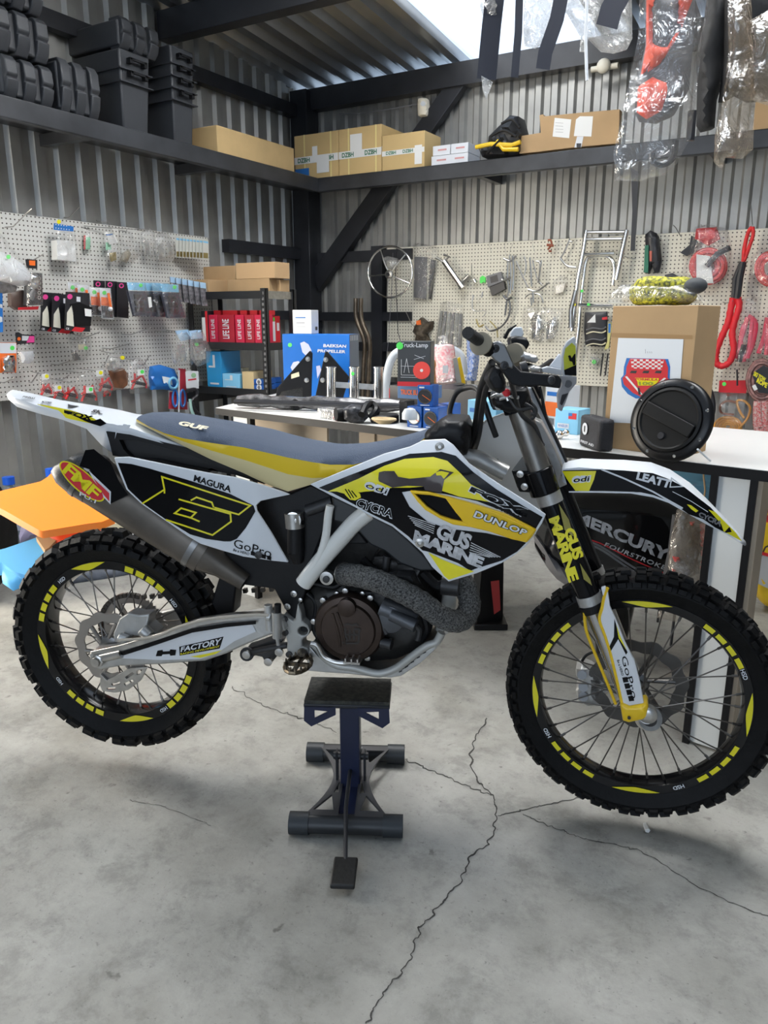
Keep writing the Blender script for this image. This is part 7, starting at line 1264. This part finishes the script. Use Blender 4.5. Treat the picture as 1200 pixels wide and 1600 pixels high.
def bin_(label, x0, x1, h, n, ztop=None):
    P = HS.at(.0); a = P(x0, 200).y; b = P(x1, 200).y; X = XL+SD-.02; r = thing('storage_bin', V((X-.15, (a+b)/2, base)), label, 'bin', 'tall black bins on the left shelf')
    t = .93; m = M(); vs = [V((X-.36*1, a+.02, base)), V((X-.03, a+.02, base)), V((X-.03, b-.02, base)), V((X-.36, b-.02, base)), V((X-.38, a, base+h)), V((X, a, base+h)), V((X, b, base+h)), V((X-.38, b, base+h))]
    m.add(vs, [(0, 3, 2, 1), (4, 5, 6, 7), (0, 1, 5, 4), (1, 2, 6, 5), (2, 3, 7, 6), (3, 0, 4, 7)]); m.build('body', m_crate, r, bevel=.01)
    for k in range(n):
        z = base+h-.05-k*.065; M().box(X-.39, X+.008, a-.006, b+.006, z-.05, z-.044).build('rim', m_crate, r); c = (a+b)/2; W = (b-a)*.28; m = M(); m.box(X+.0, X+.03, c-W, c-W+.02, z-.02, z+.01); m.box(X, X+.03, c+W-.02, c+W, z-.02, z+.01); m.box(X+.018, X+.03, c-W, c+W, z-.004, z+.01); m.build('handle', m_black, r, bevel=.002)
    return r
bin_('tall black bin with two handles under a ribbed crate', 193, 239, .40, 2); bin_('tallest black stack of nested bins with four handles', 272, 307, .52, 4)
hcrate('black ribbed crate lying on top of the tall bin', 196, 258, base+.405, .17, .45, g)
BS_ = Fr(V((0, YB-SD+.03, 0)), V((0, -1, 0)))
def bbox(name, label, cat, F0, x0, x1, yb, yt, dep, m, grp=None, z0=None, rot=0, xr=None):
    a = F0(x0, yb); b = F0(x1, yb); z0 = base if z0 is None else z0; h = F0((x0+x1)/2, yt).z-z0; a.z = b.z = z0
    if rot: b = a+Matrix.Rotation(rot, 3, 'Z') @ (b-a)
    e = (b-a).normalized(); n = V((e.y, -e.x, 0)); n = n if n.dot(-HF) > 0 else -n; o = M().prism([a, b, b+Z*h, a+Z*h], -n*dep).build(name, m, None, label, cat, grp, bevel=.003); F_ = Fr(a, n); F_.a = a; F_.b = b; F_.h = h; F_.e = e; F_.dep = dep; return o, F_
# long tan carton along the left shelf
P = HS.at(-.02); a = P(307, 230).y; b = P(460, 260).y; zt_ = P(342, 195).z; M().box(XL+.16, XL+SD-.05, P(340, 230).y-.0, b, base, P(342, 196).z).build('long_carton', mat('yellow_cardboard', (.60, .42, .20), .8, nz=.1), None, 'long low tan carton at the corner end of the left shelf', 'box', bevel=.004)
# two strapped cartons in the corner
m_yc = mat('tan_cardboard', (.62, .44, .20), .8, nz=.1, nscale=3); fa = BS_(461, 270); CFN = BS_
def strapped(label, x0, x1, yt0, dep, extra=0):
    o, F_ = bbox('strapped_carton', label, 'box', CFN, x0, x1, 270, yt0, dep, m_yc, 'strapped cartons in the corner')
    for u in (.22, .82) if not extra else (.22, .86): patch(o, F_, 'packing_strap', mat('yellow_strap', (.78, .66, .28), .4), u, u+.035, 0, 1, .002)
    patch(o, F_, 'printed_tape', m_paper, 0, 1, .36, .52, .003); uvtext(o, F_, 'DZBH', 'tape_lettering', mat('dark_green_ink', (.02, .16, .08), .5), .08, .36, .39, .49, .0045); uvtext(o, F_, 'DZBH', 'tape_lettering', MATS['dark_green_ink'], .62, .9, .39, .49, .0045)
    return o, F_
o, F_ = strapped('strapped tan carton with green printed tape, left of two, blue sticker', 461, 529, 208, .30); patch(o, F_, 'paper_label', m_paper, .52, .80, .12, .52, .006); patch(o, F_, 'paper_label', m_paper, .42, .54, .38, .72, .005); patch(o, F_, 'blue_sticker', m_blue, .02, .34, .0, .26, .006)
o, F_ = strapped('strapped tan carton with green printed tape, right of two', 530, 596, 198, .36, 1); patch(o, F_, 'paper_label', m_paper, .28, .56, .5, .86, .005)
s_ = side(F_, 0, 1, .40, .54, True, .002); M().add(s_, [(0, 1, 2, 3)]).build('printed_tape', m_paper, o)
e2, F2 = bbox('strapped_carton', 'tan carton turned so its bright side faces right, beside the strapped pair', 'box', CFN, 597, 663, 262, 208, .25, m_yc, 'strapped cartons in the corner'); patch(e2, F2, 'printed_tape', m_paper, 0, 1, .42, .56, .003); uvtext(e2, F2, 'DZBH', 'tape_lettering', MATS['dark_green_ink'], .1, .34, .45, .54, .0045); uvtext(e2, F2, 'DZBH', 'tape_lettering', MATS['dark_green_ink'], .5, .74, .45, .54, .0045); patch(e2, F2, 'paper_label', m_paper, .78, .95, .1, .62, .005)
z1 = None
for r in range(2):
    for c in range(2):
        F0 = CFN; x0 = 676+c*28-(r == 0)*0; x1 = x0+27; yb = 256; hgt = .062; a = F0(x0+(0 if r else -2), 254); b = F0(x1, 252); a.z = b.z = base+r*.064; M().prism([a, b, b+Z*hgt, a+Z*hgt], V((0, .2, 0))).build('small_carton', mat('white_blue_carton', (.68, .70, .74), .5), None, 'small white carton with faint red print, %s %s of four' % (('lower', 'upper')[r], ('left of', 'far behind')[c]), 'box', 'small white cartons on the back shelf', bevel=.002); q = Fr(a, V((0, -1, 0))); q.a = a; q.b = b; q.h = hgt; patch([ob for ob in S.objects if ob.name.startswith('small_carton')][-1] if 0 else bpy.data.objects[sorted([ob.name for ob in COL.objects if ob.name.startswith('small_carton')])[-1]], q, 'red_print', mat('faint_red', (.6, .3, .3), .5), .3, .8, .45, .62, .002)
o = item('machine_part', 'tangled black and yellow machine part on the back shelf', 'machine part', CFN, T((400, 0, 3), [(1060, 735), (1040, 690), (1085, 690), (1090, 640), (1140, 590), (1190, 540), (1230, 545), (1250, 620), (1240, 730), (1150, 735)]), 0, .12, m_dalu, grid=6, puff=.05, nz=.04)
for q in ([(1030, 690), (1100, 675), (1200, 680), (1240, 665)], [(1130, 660), (1160, 700), (1230, 700)]): M().tube([CFN(x, y, .07) for x, y in T((400, 0, 3), q)], .014, 8).build('yellow_bar', m_yel2, o)
for q in ([(1100, 640), (1160, 610), (1220, 640)], [(1150, 580), (1200, 560), (1235, 600)], [(1080, 720), (1150, 650)]): M().tube([CFN(p.x, p.y, .08) for p in cr(T((400, 0, 3), q), 4)], .008, 6).build('wire', m_black, o)
C3 = lambda pts: T((800, 0, 3), pts)
Cb = Fr(V((0, YB-SD+.02, 0)), V((0, -1, 0)))
o = item('flattened_carton', 'opened flat brown carton with paper labels on the back shelf', 'box', Cb, C3([(18, 722), (25, 640), (135, 622), (128, 540), (145, 535), (150, 545), (320, 528), (505, 512), (500, 672), (300, 690), (120, 712)]), 0, .06, m_card, bevel=.002, parts=[('paper_label', C3([(200, 552), (278, 560), (268, 648), (190, 640)]), .002, m_paper), ('paper_label', C3([(318, 545), (380, 545), (372, 640), (290, 638), (300, 560)]), .002, m_paper), ('clear_tape', C3([(305, 640), (335, 640), (325, 692), (292, 692)]), .003, m_wst), ('arrow_mark', C3([(302, 672), (325, 672), (322, 692), (303, 692)]), .004, m_dark)])
for i, y in enumerate((575, 590, 605, 618)): M().rib(C3([(203, y), (240, y+2)]), .4, Cb, .004).build('label_print', m_grey, o)
bbox('brown_carton', 'brown carton on the back shelf at the right edge of the picture', 'box', CFN, 1176, 1240, 200, 150, .3, m_card)
# ================================================================ hanging from the roof, upper right
HD = 3.0
def HFr(d): return Fr(CAM+HF*d, -HF)
H1 = HFr(2.9)
def hangrod(lbl, x0, x1, y, d, up_to=None): 
    P = HFr(d); a = P(x0, y); b = P(x1, y); b.z = a.z; return M().cyl(a, b, .014, n=12).build('hanging_rail', m_bsteel, None, lbl, 'rail')
ZR = 2.75
def vest(name, label, outer, d, m_out, inner=(), film_=None, puff=.05, cat='life vest'):
    P = HFr(d); r = M().sheet(outer, P, 9, puff=puff, nz=.03, edge=22, thick=HF*.03, nf=9).build(name, m_out, None, label, cat, smooth=60)
    for n_, px, mm_, off in inner: M().sheet(px, P, 8, off=off, puff=.03, nz=.02, edge=14, thick=HF*.02, nf=12).build(n_, mm_, r, smooth=60)
    if film_: M().sheet(film_, P, 9, off=.10, puff=.03, nz=.05, edge=20, nf=9).build('clear_bag', m_film, r, smooth=60)
    return r
m_orj = mat('orange_red_fabric', (.78, .07, .02), .6, nz=.15); m_blkf = mat('black_neoprene', (.010, .010, .011), .7, bump=.3); m_greyf = mat('grey_black_nylon', (.07, .07, .075), .5)
vest('life_vest', 'orange and black life vest hanging in a large clear bag', C3([(640, -60), (860, -60), (850, 200), (830, 420), (760, 540), (690, 570), (610, 560), (590, 520), (595, 380), (610, 330), (640, 200)]), 2.6, m_greyf, [('orange_panel', C3([(780, -60), (870, -60), (810, 90), (770, 200), (700, 300), (640, 335), (640, 215), (720, 215), (765, 120)]), m_orj, .05), ('orange_panel', C3([(640, -60), (700, -60), (660, 60), (660, 200), (730, 210), (760, 120), (775, -60), (800, -60), (770, 160), (720, 240), (640, 320), (612, 350), (640, 200)]), m_orj, .04), ('orange_panel', C3([(600, 400), (660, 360), (740, 380), (735, 450), (700, 520), (640, 552), (595, 520)]), m_orj, .05)], C3([(600, -60), (930, -60), (880, 300), (840, 640), (770, 770), (720, 820), (640, 835), (600, 850), (480, 848), (475, 720), (510, 560), (550, 380), (590, 180)]))
for o in [bpy.data.objects['life_vest']]: M().tube([HFr(2.6)(p.x, p.y, .06) for p in cr(C3([(655, 720), (660, 755), (700, 772), (740, 755), (760, 720), (765, 660)]), 4)], .010, 8).build('black_strap', m_dark, o); M().tube([HFr(2.6)(x, y, .05) for x, y in C3([(845, 520), (835, 660)])], .014, 6).build('black_strap', m_dark, o)
vest('black_jacket', 'plain black jacket or vest hanging right of the orange vest', C3([(935, -60), (1010, -60), (1015, 200), (1005, 330), (960, 470), (950, 600), (900, 612), (880, 580), (885, 400), (880, 250), (915, 100)]), 2.75, m_blkf, cat='jacket')
vest('black_jacket', 'black jacket in a tan tinted clear bag, far right', C3([(1015, -60), (1280, -60), (1270, 460), (1120, 470), (1060, 440), (1010, 470), (985, 470), (1012, 250)]), 2.68, m_blkf, cat='jacket'); o = bpy.data.objects['black_jacket.001']
M().sheet(C3([(1010, -40), (1120, -40), (1140, 440), (1130, 700), (1080, 745), (1000, 740), (985, 800), (945, 760), (950, 640), (985, 480), (1015, 250)]), HFr(2.6), 9, puff=.03, nz=.05, edge=16, nf=9).build('tan_bag', m_amber, o, smooth=60); M().sheet(C3([(1110, 100), (1280, 0), (1280, 520), (1120, 470)]), HFr(2.58), 9, puff=.03, nz=.05, nf=9).build('tan_bag', m_amber, o, smooth=60)
def strapf(lbl, pts, w_, d, m=m_dark, tail=None): 
    P = HFr(d); mm = M(); mm.rib(pts, w_, P, 0); mm.rib(pts, w_, P, .004); return mm.build('hanging_strap', m, None, lbl, 'strap', 'straps hanging from the roof')
m_navy = mat('navy_webbing', (.015, .018, .032), .6)
strapf('wide dark strap hanging at the left of the white bags', [(775, -20), (768, 40), (760, 124)], 30, 3.3, m_navy); item('paper_tail', 'grey film tail hanging under the wide left strap', 'film', HFr(3.29), poly('752,118 770,128 760,156 754,140'), 0, .002, m_film2)
strapf('narrow dark strap second from the left', [(812, -20), (810, 50), (804, 121)], 12, 3.2, m_navy); strapf('dark strap slanting left in front of the white bags', [(880, -20), (870, 30), (852, 82), (848, 108)], 22, 3.15, m_navy); strapf('short pointed dark strap in front of the white bag', [(975, -20), (955, 15), (948, 42)], 34, 3.15, m_navy)
M().tube([HFr(3.1)(x, y) for x, y in ((918, -20), (915, 60), (917, 126))], .006, 8).build('white_strap', m_white, None, 'thin white strap hanging from the clear bags', 'strap', 'straps hanging from the roof')
for lb, q, d in (('milky bag hanging between the dark straps, upper middle', C3([(60, -60), (200, -60), (215, 60), (150, 200), (110, 225), (60, 210), (55, 120)]), 3.25), ('broad white bag hanging behind the pointed strap', C3([(190, -60), (560, -60), (565, 180), (540, 230), (480, 248), (420, 240), (360, 180), (340, 240), (320, 240), (325, 170), (260, 60), (210, 40)]), 3.22), ('white milky bag hanging left of the wide dark strap', C3([(-140, -60), (-60, -60), (-50, 60), (-60, 180), (-120, 120), (-150, 20)]), 3.35)):
    item('milky_bag', lb, 'bag', HFr(d), q, 0, .01, m_film2, grid=9, puff=.05, nz=.04, smooth=60)
M().box(-.1, 3.0, 3.0, 3.05, 2.70, 2.75) 
# rails below the roof that carry the bags
for lb, d in (('black rail under the roof carrying the vests', 2.62), ('black rail under the roof carrying the straps', 3.2)):
    P = HFr(d); a = P(745, -30); b = P(1290, -30); b.z = a.z; o = M().cyl(a, b, .015, n=12).build('hanging_rail', m_bsteel, None, lb, 'rail')
    for t in (.1, .9): c = a.lerp(b, t); M().cyl(c, V((c.x, c.y, zr(c.y)-.01)), .006, n=8).build('hanger_rod', m_bsteel, o)
# ================================================================ floor goods
m_cowl = mat('gloss_black_cowling', (.008, .008, .009), .10, coat=.2, spec=.35)
oc = Fr(atz(990, 985, 0), -HF-RT*.05); oc = HFr(2.72); ob = thing('outboard_engine', oc(960, 930)-Z*(oc(960, 930).z), 'glossy black outboard engine cowling lettered MERCURY standing behind the front wheel', 'outboard engine')
cow = poly('852,880 845,862 850,838 862,800 880,775 905,766 950,766 1000,768 1040,774 1068,786 1090,800 1112,812 1110,870 1092,900 1060,925 1000,935 940,925 890,905')
M().sheet([(p.x, p.y) for p in cr(cow, 3, True)], oc, 10, puff=.13, edge=45, thick=HF*.12).build('cowling', m_cowl, ob, smooth=60)
def ocf(x, y, o=0): return oc(x, y, .134+o)
M().text('MERCURY', C6([(318, 312), (722, 480), (700, 528), (312, 358)]), ocf, .0, .045, 1.0).build('cowling_lettering', m_silp, ob); M().text('FOURSTROKE', C6([(446, 447), (698, 545), (688, 562), (436, 462)]), ocf, .0, .02, 1.15).build('cowling_lettering', m_silp, ob)
for q, m in (([(345, 430), (420, 450), (560, 520), (700, 580)], m_red), ([(345, 436), (420, 462), (550, 545), (640, 595)], m_grey), ([(360, 450), (430, 480), (540, 555), (620, 600)], m_grey)): mm = M(); mm.rib([tuple(p) for p in cr(C6(q), 4)], 2 if m is m_red else 3.4, ocf, -.002); mm.build('cowling_stripe', m, ob)
M().cyl(oc(960, 920, -.10), V((oc(960, 930, -.1).x, oc(960, 930, -.1).y, 0)), .09, .05, 20).build('engine_leg', m_cowl, ob); M().sheet([(p.x, p.y) for p in cr(poly('850,850 846,862 870,905 940,935 1060,930 1100,905 1060,915 960,915 900,895'), 3, True)], oc, 8, off=.01, puff=.10, edge=14, thick=HF*.12).build('lower_cowling', m_grey, ob, smooth=60)
# black box column behind the header pipe
bb = HFr(2.95); a = atz(744, 984, 0); b = atz(786, 976, 0); 
o = M().prism([a, b, b.lerp(a, .08)+Z*.36, a.lerp(b, .14)+Z*.36], -bb.n*.22).build('battery_box', m_black, None, 'upright black box with a red edged label standing behind the exhaust bend', 'box', bevel=.006); q = Fr(a, bb.n); M().sheet(E([(1160, 745), (1200, 740), (1206, 880), (1176, 900)]), Fr((a+b)/2, -HF), off=.02).build('red_label', mat('deep_red_label', (.30, .02, .02), .4), o); M().box(0, 0, 0, 0, 0, 0)
mm = M(); c = (a+b)/2-bb.n*.10; mm.boxa(V((c.x, c.y, .015)), RT*.075, HF*.14, Z*.014); mm.build('foot_plate', m_black, o, bevel=.004)
# life vests in tan bag hanging under the counter, water bottle
VF = HFr(2.35); o = vest('bagged_life_vest', 'red and black life vest in a tan clear bag hanging below the counter', C6([(735, 340), (800, 330), (865, 350), (860, 480), (850, 600), (845, 640), (690, 615), (715, 500)]), 2.42, m_greyf, [('red_band', C6([(790, 360), (815, 360), (800, 440), (780, 520), (735, 530), (730, 512), (775, 500)]), m_red, .03), ('red_band', C6([(835, 370), (858, 372), (850, 560), (790, 560), (792, 545), (835, 540)]), m_red, .03), ('red_band', C6([(725, 560), (780, 572), (780, 582), (722, 572)]), m_red, .03), ('red_band', C6([(795, 598), (850, 606), (848, 616), (795, 608)]), m_red, .03)]); M().sheet(C6([(740, 310), (800, 290), (860, 330), (868, 480), (860, 640), (790, 640), (740, 780), (660, 760), (700, 600), (710, 450)]), HFr(2.36), 8, puff=.03, nz=.03, edge=12, nf=12).build('tan_bag', m_amber, o, smooth=60); M().tube([HFr(2.36)(x, y) for x, y in C6([(850, 150), (858, 230), (845, 330)])], .003, 6).build('hanging_cord', m_card, o)
jug = M(); c = HFr(3.1)(1089, 764); m_jug = mat('blue_water_jug', (.20, .45, .62), .1, trans=.6); jug.lathe([(0, .13), (.05, .135), (.07, .125), (.09, .135), (.15, .135), (.17, .125), (.19, .135), (.24, .10), (.27, .03), (.31, .03)], V((c.x, c.y, c.z-.13)), Z, 28); o = jug.build('water_jug', m_jug, None, 'ribbed translucent blue water jug under the counter', 'water jug')
js = M(); js.tube([V((c.x+.12*math.cos(t), c.y+.12*math.sin(t), c.z-.137)) for t in [k*PI/10 for k in range(20)]], .006, 6, closed=True); js = js.build('jug_stand', m_bsteel, None, 'thin black wire stand carrying the blue water jug', 'stand')
for k in range(3): t = 2*PI*k/3+.4; M().cyl(V((c.x+.12*math.cos(t), c.y+.12*math.sin(t), c.z-.137)), V((c.x+.15*math.cos(t), c.y+.15*math.sin(t), 0)), .006, n=8).build('leg', m_bsteel, js)
# yellow and red tube package at the right edge
YP = HFr(3.36); o = M().sheet([(p.x, p.y) for p in cr(poly('1206,745 1240,750 1262,850 1254,955 1205,950 1182,932 1174,905 1176,860 1182,800 1192,765'), 3, True)], YP, 8, puff=.05, edge=16, nz=.01, thick=ray(1190, 850)*.08).build('tube_package', m_yel2, None, 'yellow and red printed package standing under the counter at the right edge', 'package', smooth=60)
for q in ([(1194, 782), (1203, 775), (1206, 800), (1196, 802)], [(1184, 812), (1193, 808), (1198, 835), (1188, 838)], [(1196, 806), (1210, 802), (1210, 830), (1200, 828)], [(1180, 842), (1190, 840), (1192, 870), (1178, 890)]): M().sheet(q, YP, off=.048).build('red_print', m_red, o)
M().sheet(poly('1190,862 1212,868 1212,925 1184,912'), YP, off=.055).build('grey_label', mat('pale_grey_label', (.5, .5, .5), .5), o); M().sheet(poly('1191,862 1212,868 1212,873 1190,867'), YP, off=.057).build('red_label_strip', m_red, o); M().rib(poly('1212,848 1196,855 1184,880 1176,896'), 2.5, YP, .056).build('black_strap', m_dark, o)
# left floor: blue capped bottles, orange and blue sheets
def bottle(lbl, x, y0, d):
    P = HFr(d); c = P(x, y0); r = (P(x+9, y0)-P(x-9, y0)).length/2; o = M().lathe([(0, r*2.2), (c.z*.55, r*2.2), (c.z*.75, r*1.2), (c.z-.03, r*.9)], V((c.x, c.y, 0)), Z, 20).build('clear_bottle', mat('smoky_bottle', (.30, .36, .42), .15, trans=.5), None, lbl, 'bottle', 'large bottles with blue caps'); M().lathe([(0, r), (r*1.3, r), (r*1.35, r*.8)], V((c.x, c.y, c.z-.03)), Z, 20).build('blue_cap', mat('bright_blue_cap', (.01, .10, .62), .3), o)
bottle('large smoky bottle with blue cap at the left edge', 13, 748, 4.0); bottle('large smoky bottle with blue cap nearer the tyre', 80, 735, 4.0)
m_op = mat('orange_plastic_sheet', (.95, .24, .03), .35); C7c = lambda pts: T((0, 700, 7.275), pts)
sa_ = HFr(3.2)
def curve_sheet(px, dfun, m, name, label, cat, th=.012, g=10): return M().sheet(px, lambda x, y, o=0: CAM+ray(x, y)*(dfun(x, y)-o), g, thick=-Z*th).build(name, m, None, label, cat, smooth=60)
o = curve_sheet(C7c([(-200, 520), (0, 490), (460, 380), (540, 330), (620, 245), (660, 290), (1160, 690), (1300, 780), (1160, 840), (1000, 860), (480, 945), (420, 920), (0, 680), (-200, 620)]), lambda x, y: 3.35-(y-740)*.0040, m_op, 'orange_plastic_tray', 'large bright orange curved plastic sheet behind the rear wheel', 'plastic sheet', .03)
o = curve_sheet(C7c([(510, 975), (640, 945), (1000, 860), (1060, 900), (1140, 935), (1300, 960), (1200, 1100), (690, 1100), (600, 1030)]), lambda x, y: 3.30-(y-800)*.002, mat('deep_orange_red_bag', (.80, .07, .01), .5), 'red_bag', 'orange red bag lying under the orange sheet', 'bag', .1)
o = curve_sheet(C7c([(-100, 1180), (60, 1140), (410, 1020), (520, 1170), (480, 1250), (300, 1450), (150, 1400), (0, 1290), (-100, 1300)]), lambda x, y: 3.25-(y-840)*.003, mat('sky_blue_bag', (.10, .42, .78), .5), 'blue_bag', 'sky blue folded bag on the floor left of the rear wheel', 'bag', .06)
o = curve_sheet(C7c([(30, 1390), (60, 1370), (250, 1480), (240, 1500), (140, 1545), (20, 1460)]), lambda x, y: 3.05-(y-900)*.002, mat('sky_blue_bag', (0, 0, 0)), 'blue_bag_fold', 'lower fold of blue bag by the knobbly rear tyre', 'bag', .03)
curve_sheet(C7c([(410, 1010), (480, 980), (635, 1050), (560, 1130), (510, 1160)]), lambda x, y: 3.22-(y-840)*.003, m_card, 'cardboard_scrap', 'piece of tan cardboard between the red and blue bags', 'cardboard', .02)
P = HFr(4.65); q = P(182, 822); M().lathe([(0, .06), (.02, .078), (.10, .078), (.13, .03)], V((q.x, q.y, 0)), Z, 20).build('cream_bottle', m_cream, None, 'round cream container seen between silencer and rear tyre', 'container'); q = P(212, 832); M().lathe([(0, .045), (.05, .045), (.07, .02)], V((q.x, q.y, 0)), Z, 16).build('clear_jar', m_white, None, 'small white jar beside the cream container', 'jar')
c = HFr(3.55)(-78, 850); M().lathe([(-.1, .20), (-.1, .32), (-.06, .36), (.06, .36), (.1, .32), (.1, .20), (-.1, .20)], V((c.x, c.y, .36)), HF+RT*.3, 40, False).build('spare_tyre', m_rub, None, 'dark old tyre leaning at the left edge under the orange sheet', 'tyre', smooth=50)
item('grey_cloth_box', 'blue grey box corner in shadow under the orange sheet', 'box', HFr(3.75), C7c([(60, 770), (150, 765), (260, 860), (290, 950), (220, 940), (90, 950)]), 0, .15, mat('slate_box', (.20, .24, .34), .6)); item('plastic_bag', 'purple grey plastic bag between sheet and blue bag', 'bag', HFr(3.7), C7c([(250, 850), (330, 850), (480, 950), (420, 1010), (230, 1080), (215, 1000)]), 0, .05, mat('lilac_bag', (.25, .25, .42), .4), grid=6, puff=.03, nz=.01)
# debris behind the rear wheel and at the corner
o = M().tube([atz(x, y, .02) for x, y in ((70, 912), (110, 905), (160, 897), (215, 888), (250, 884))], [.02, .03, .035, .03, .02], 10).build('floor_rag', mat('grey_blue_rag', (.14, .16, .20), .7, nz=.5, nscale=12), None, 'grey blue rag rolled on the floor behind the rear wheel', 'rag', smooth=60)
o = M().box(-3.85, -3.2, 4.6, 5.2, 0, .12).build('floor_board', m_lip, None, 'dark flat board stack on the floor in the far corner', 'boards') if 0 else None
M().tube([atz(1008, 1288, .006), atz(1012, 1298, .006)], .007, 5).build('stone_chip', m_paper, None, 'small pale stone chip on the floor below the front wheel', 'stone')
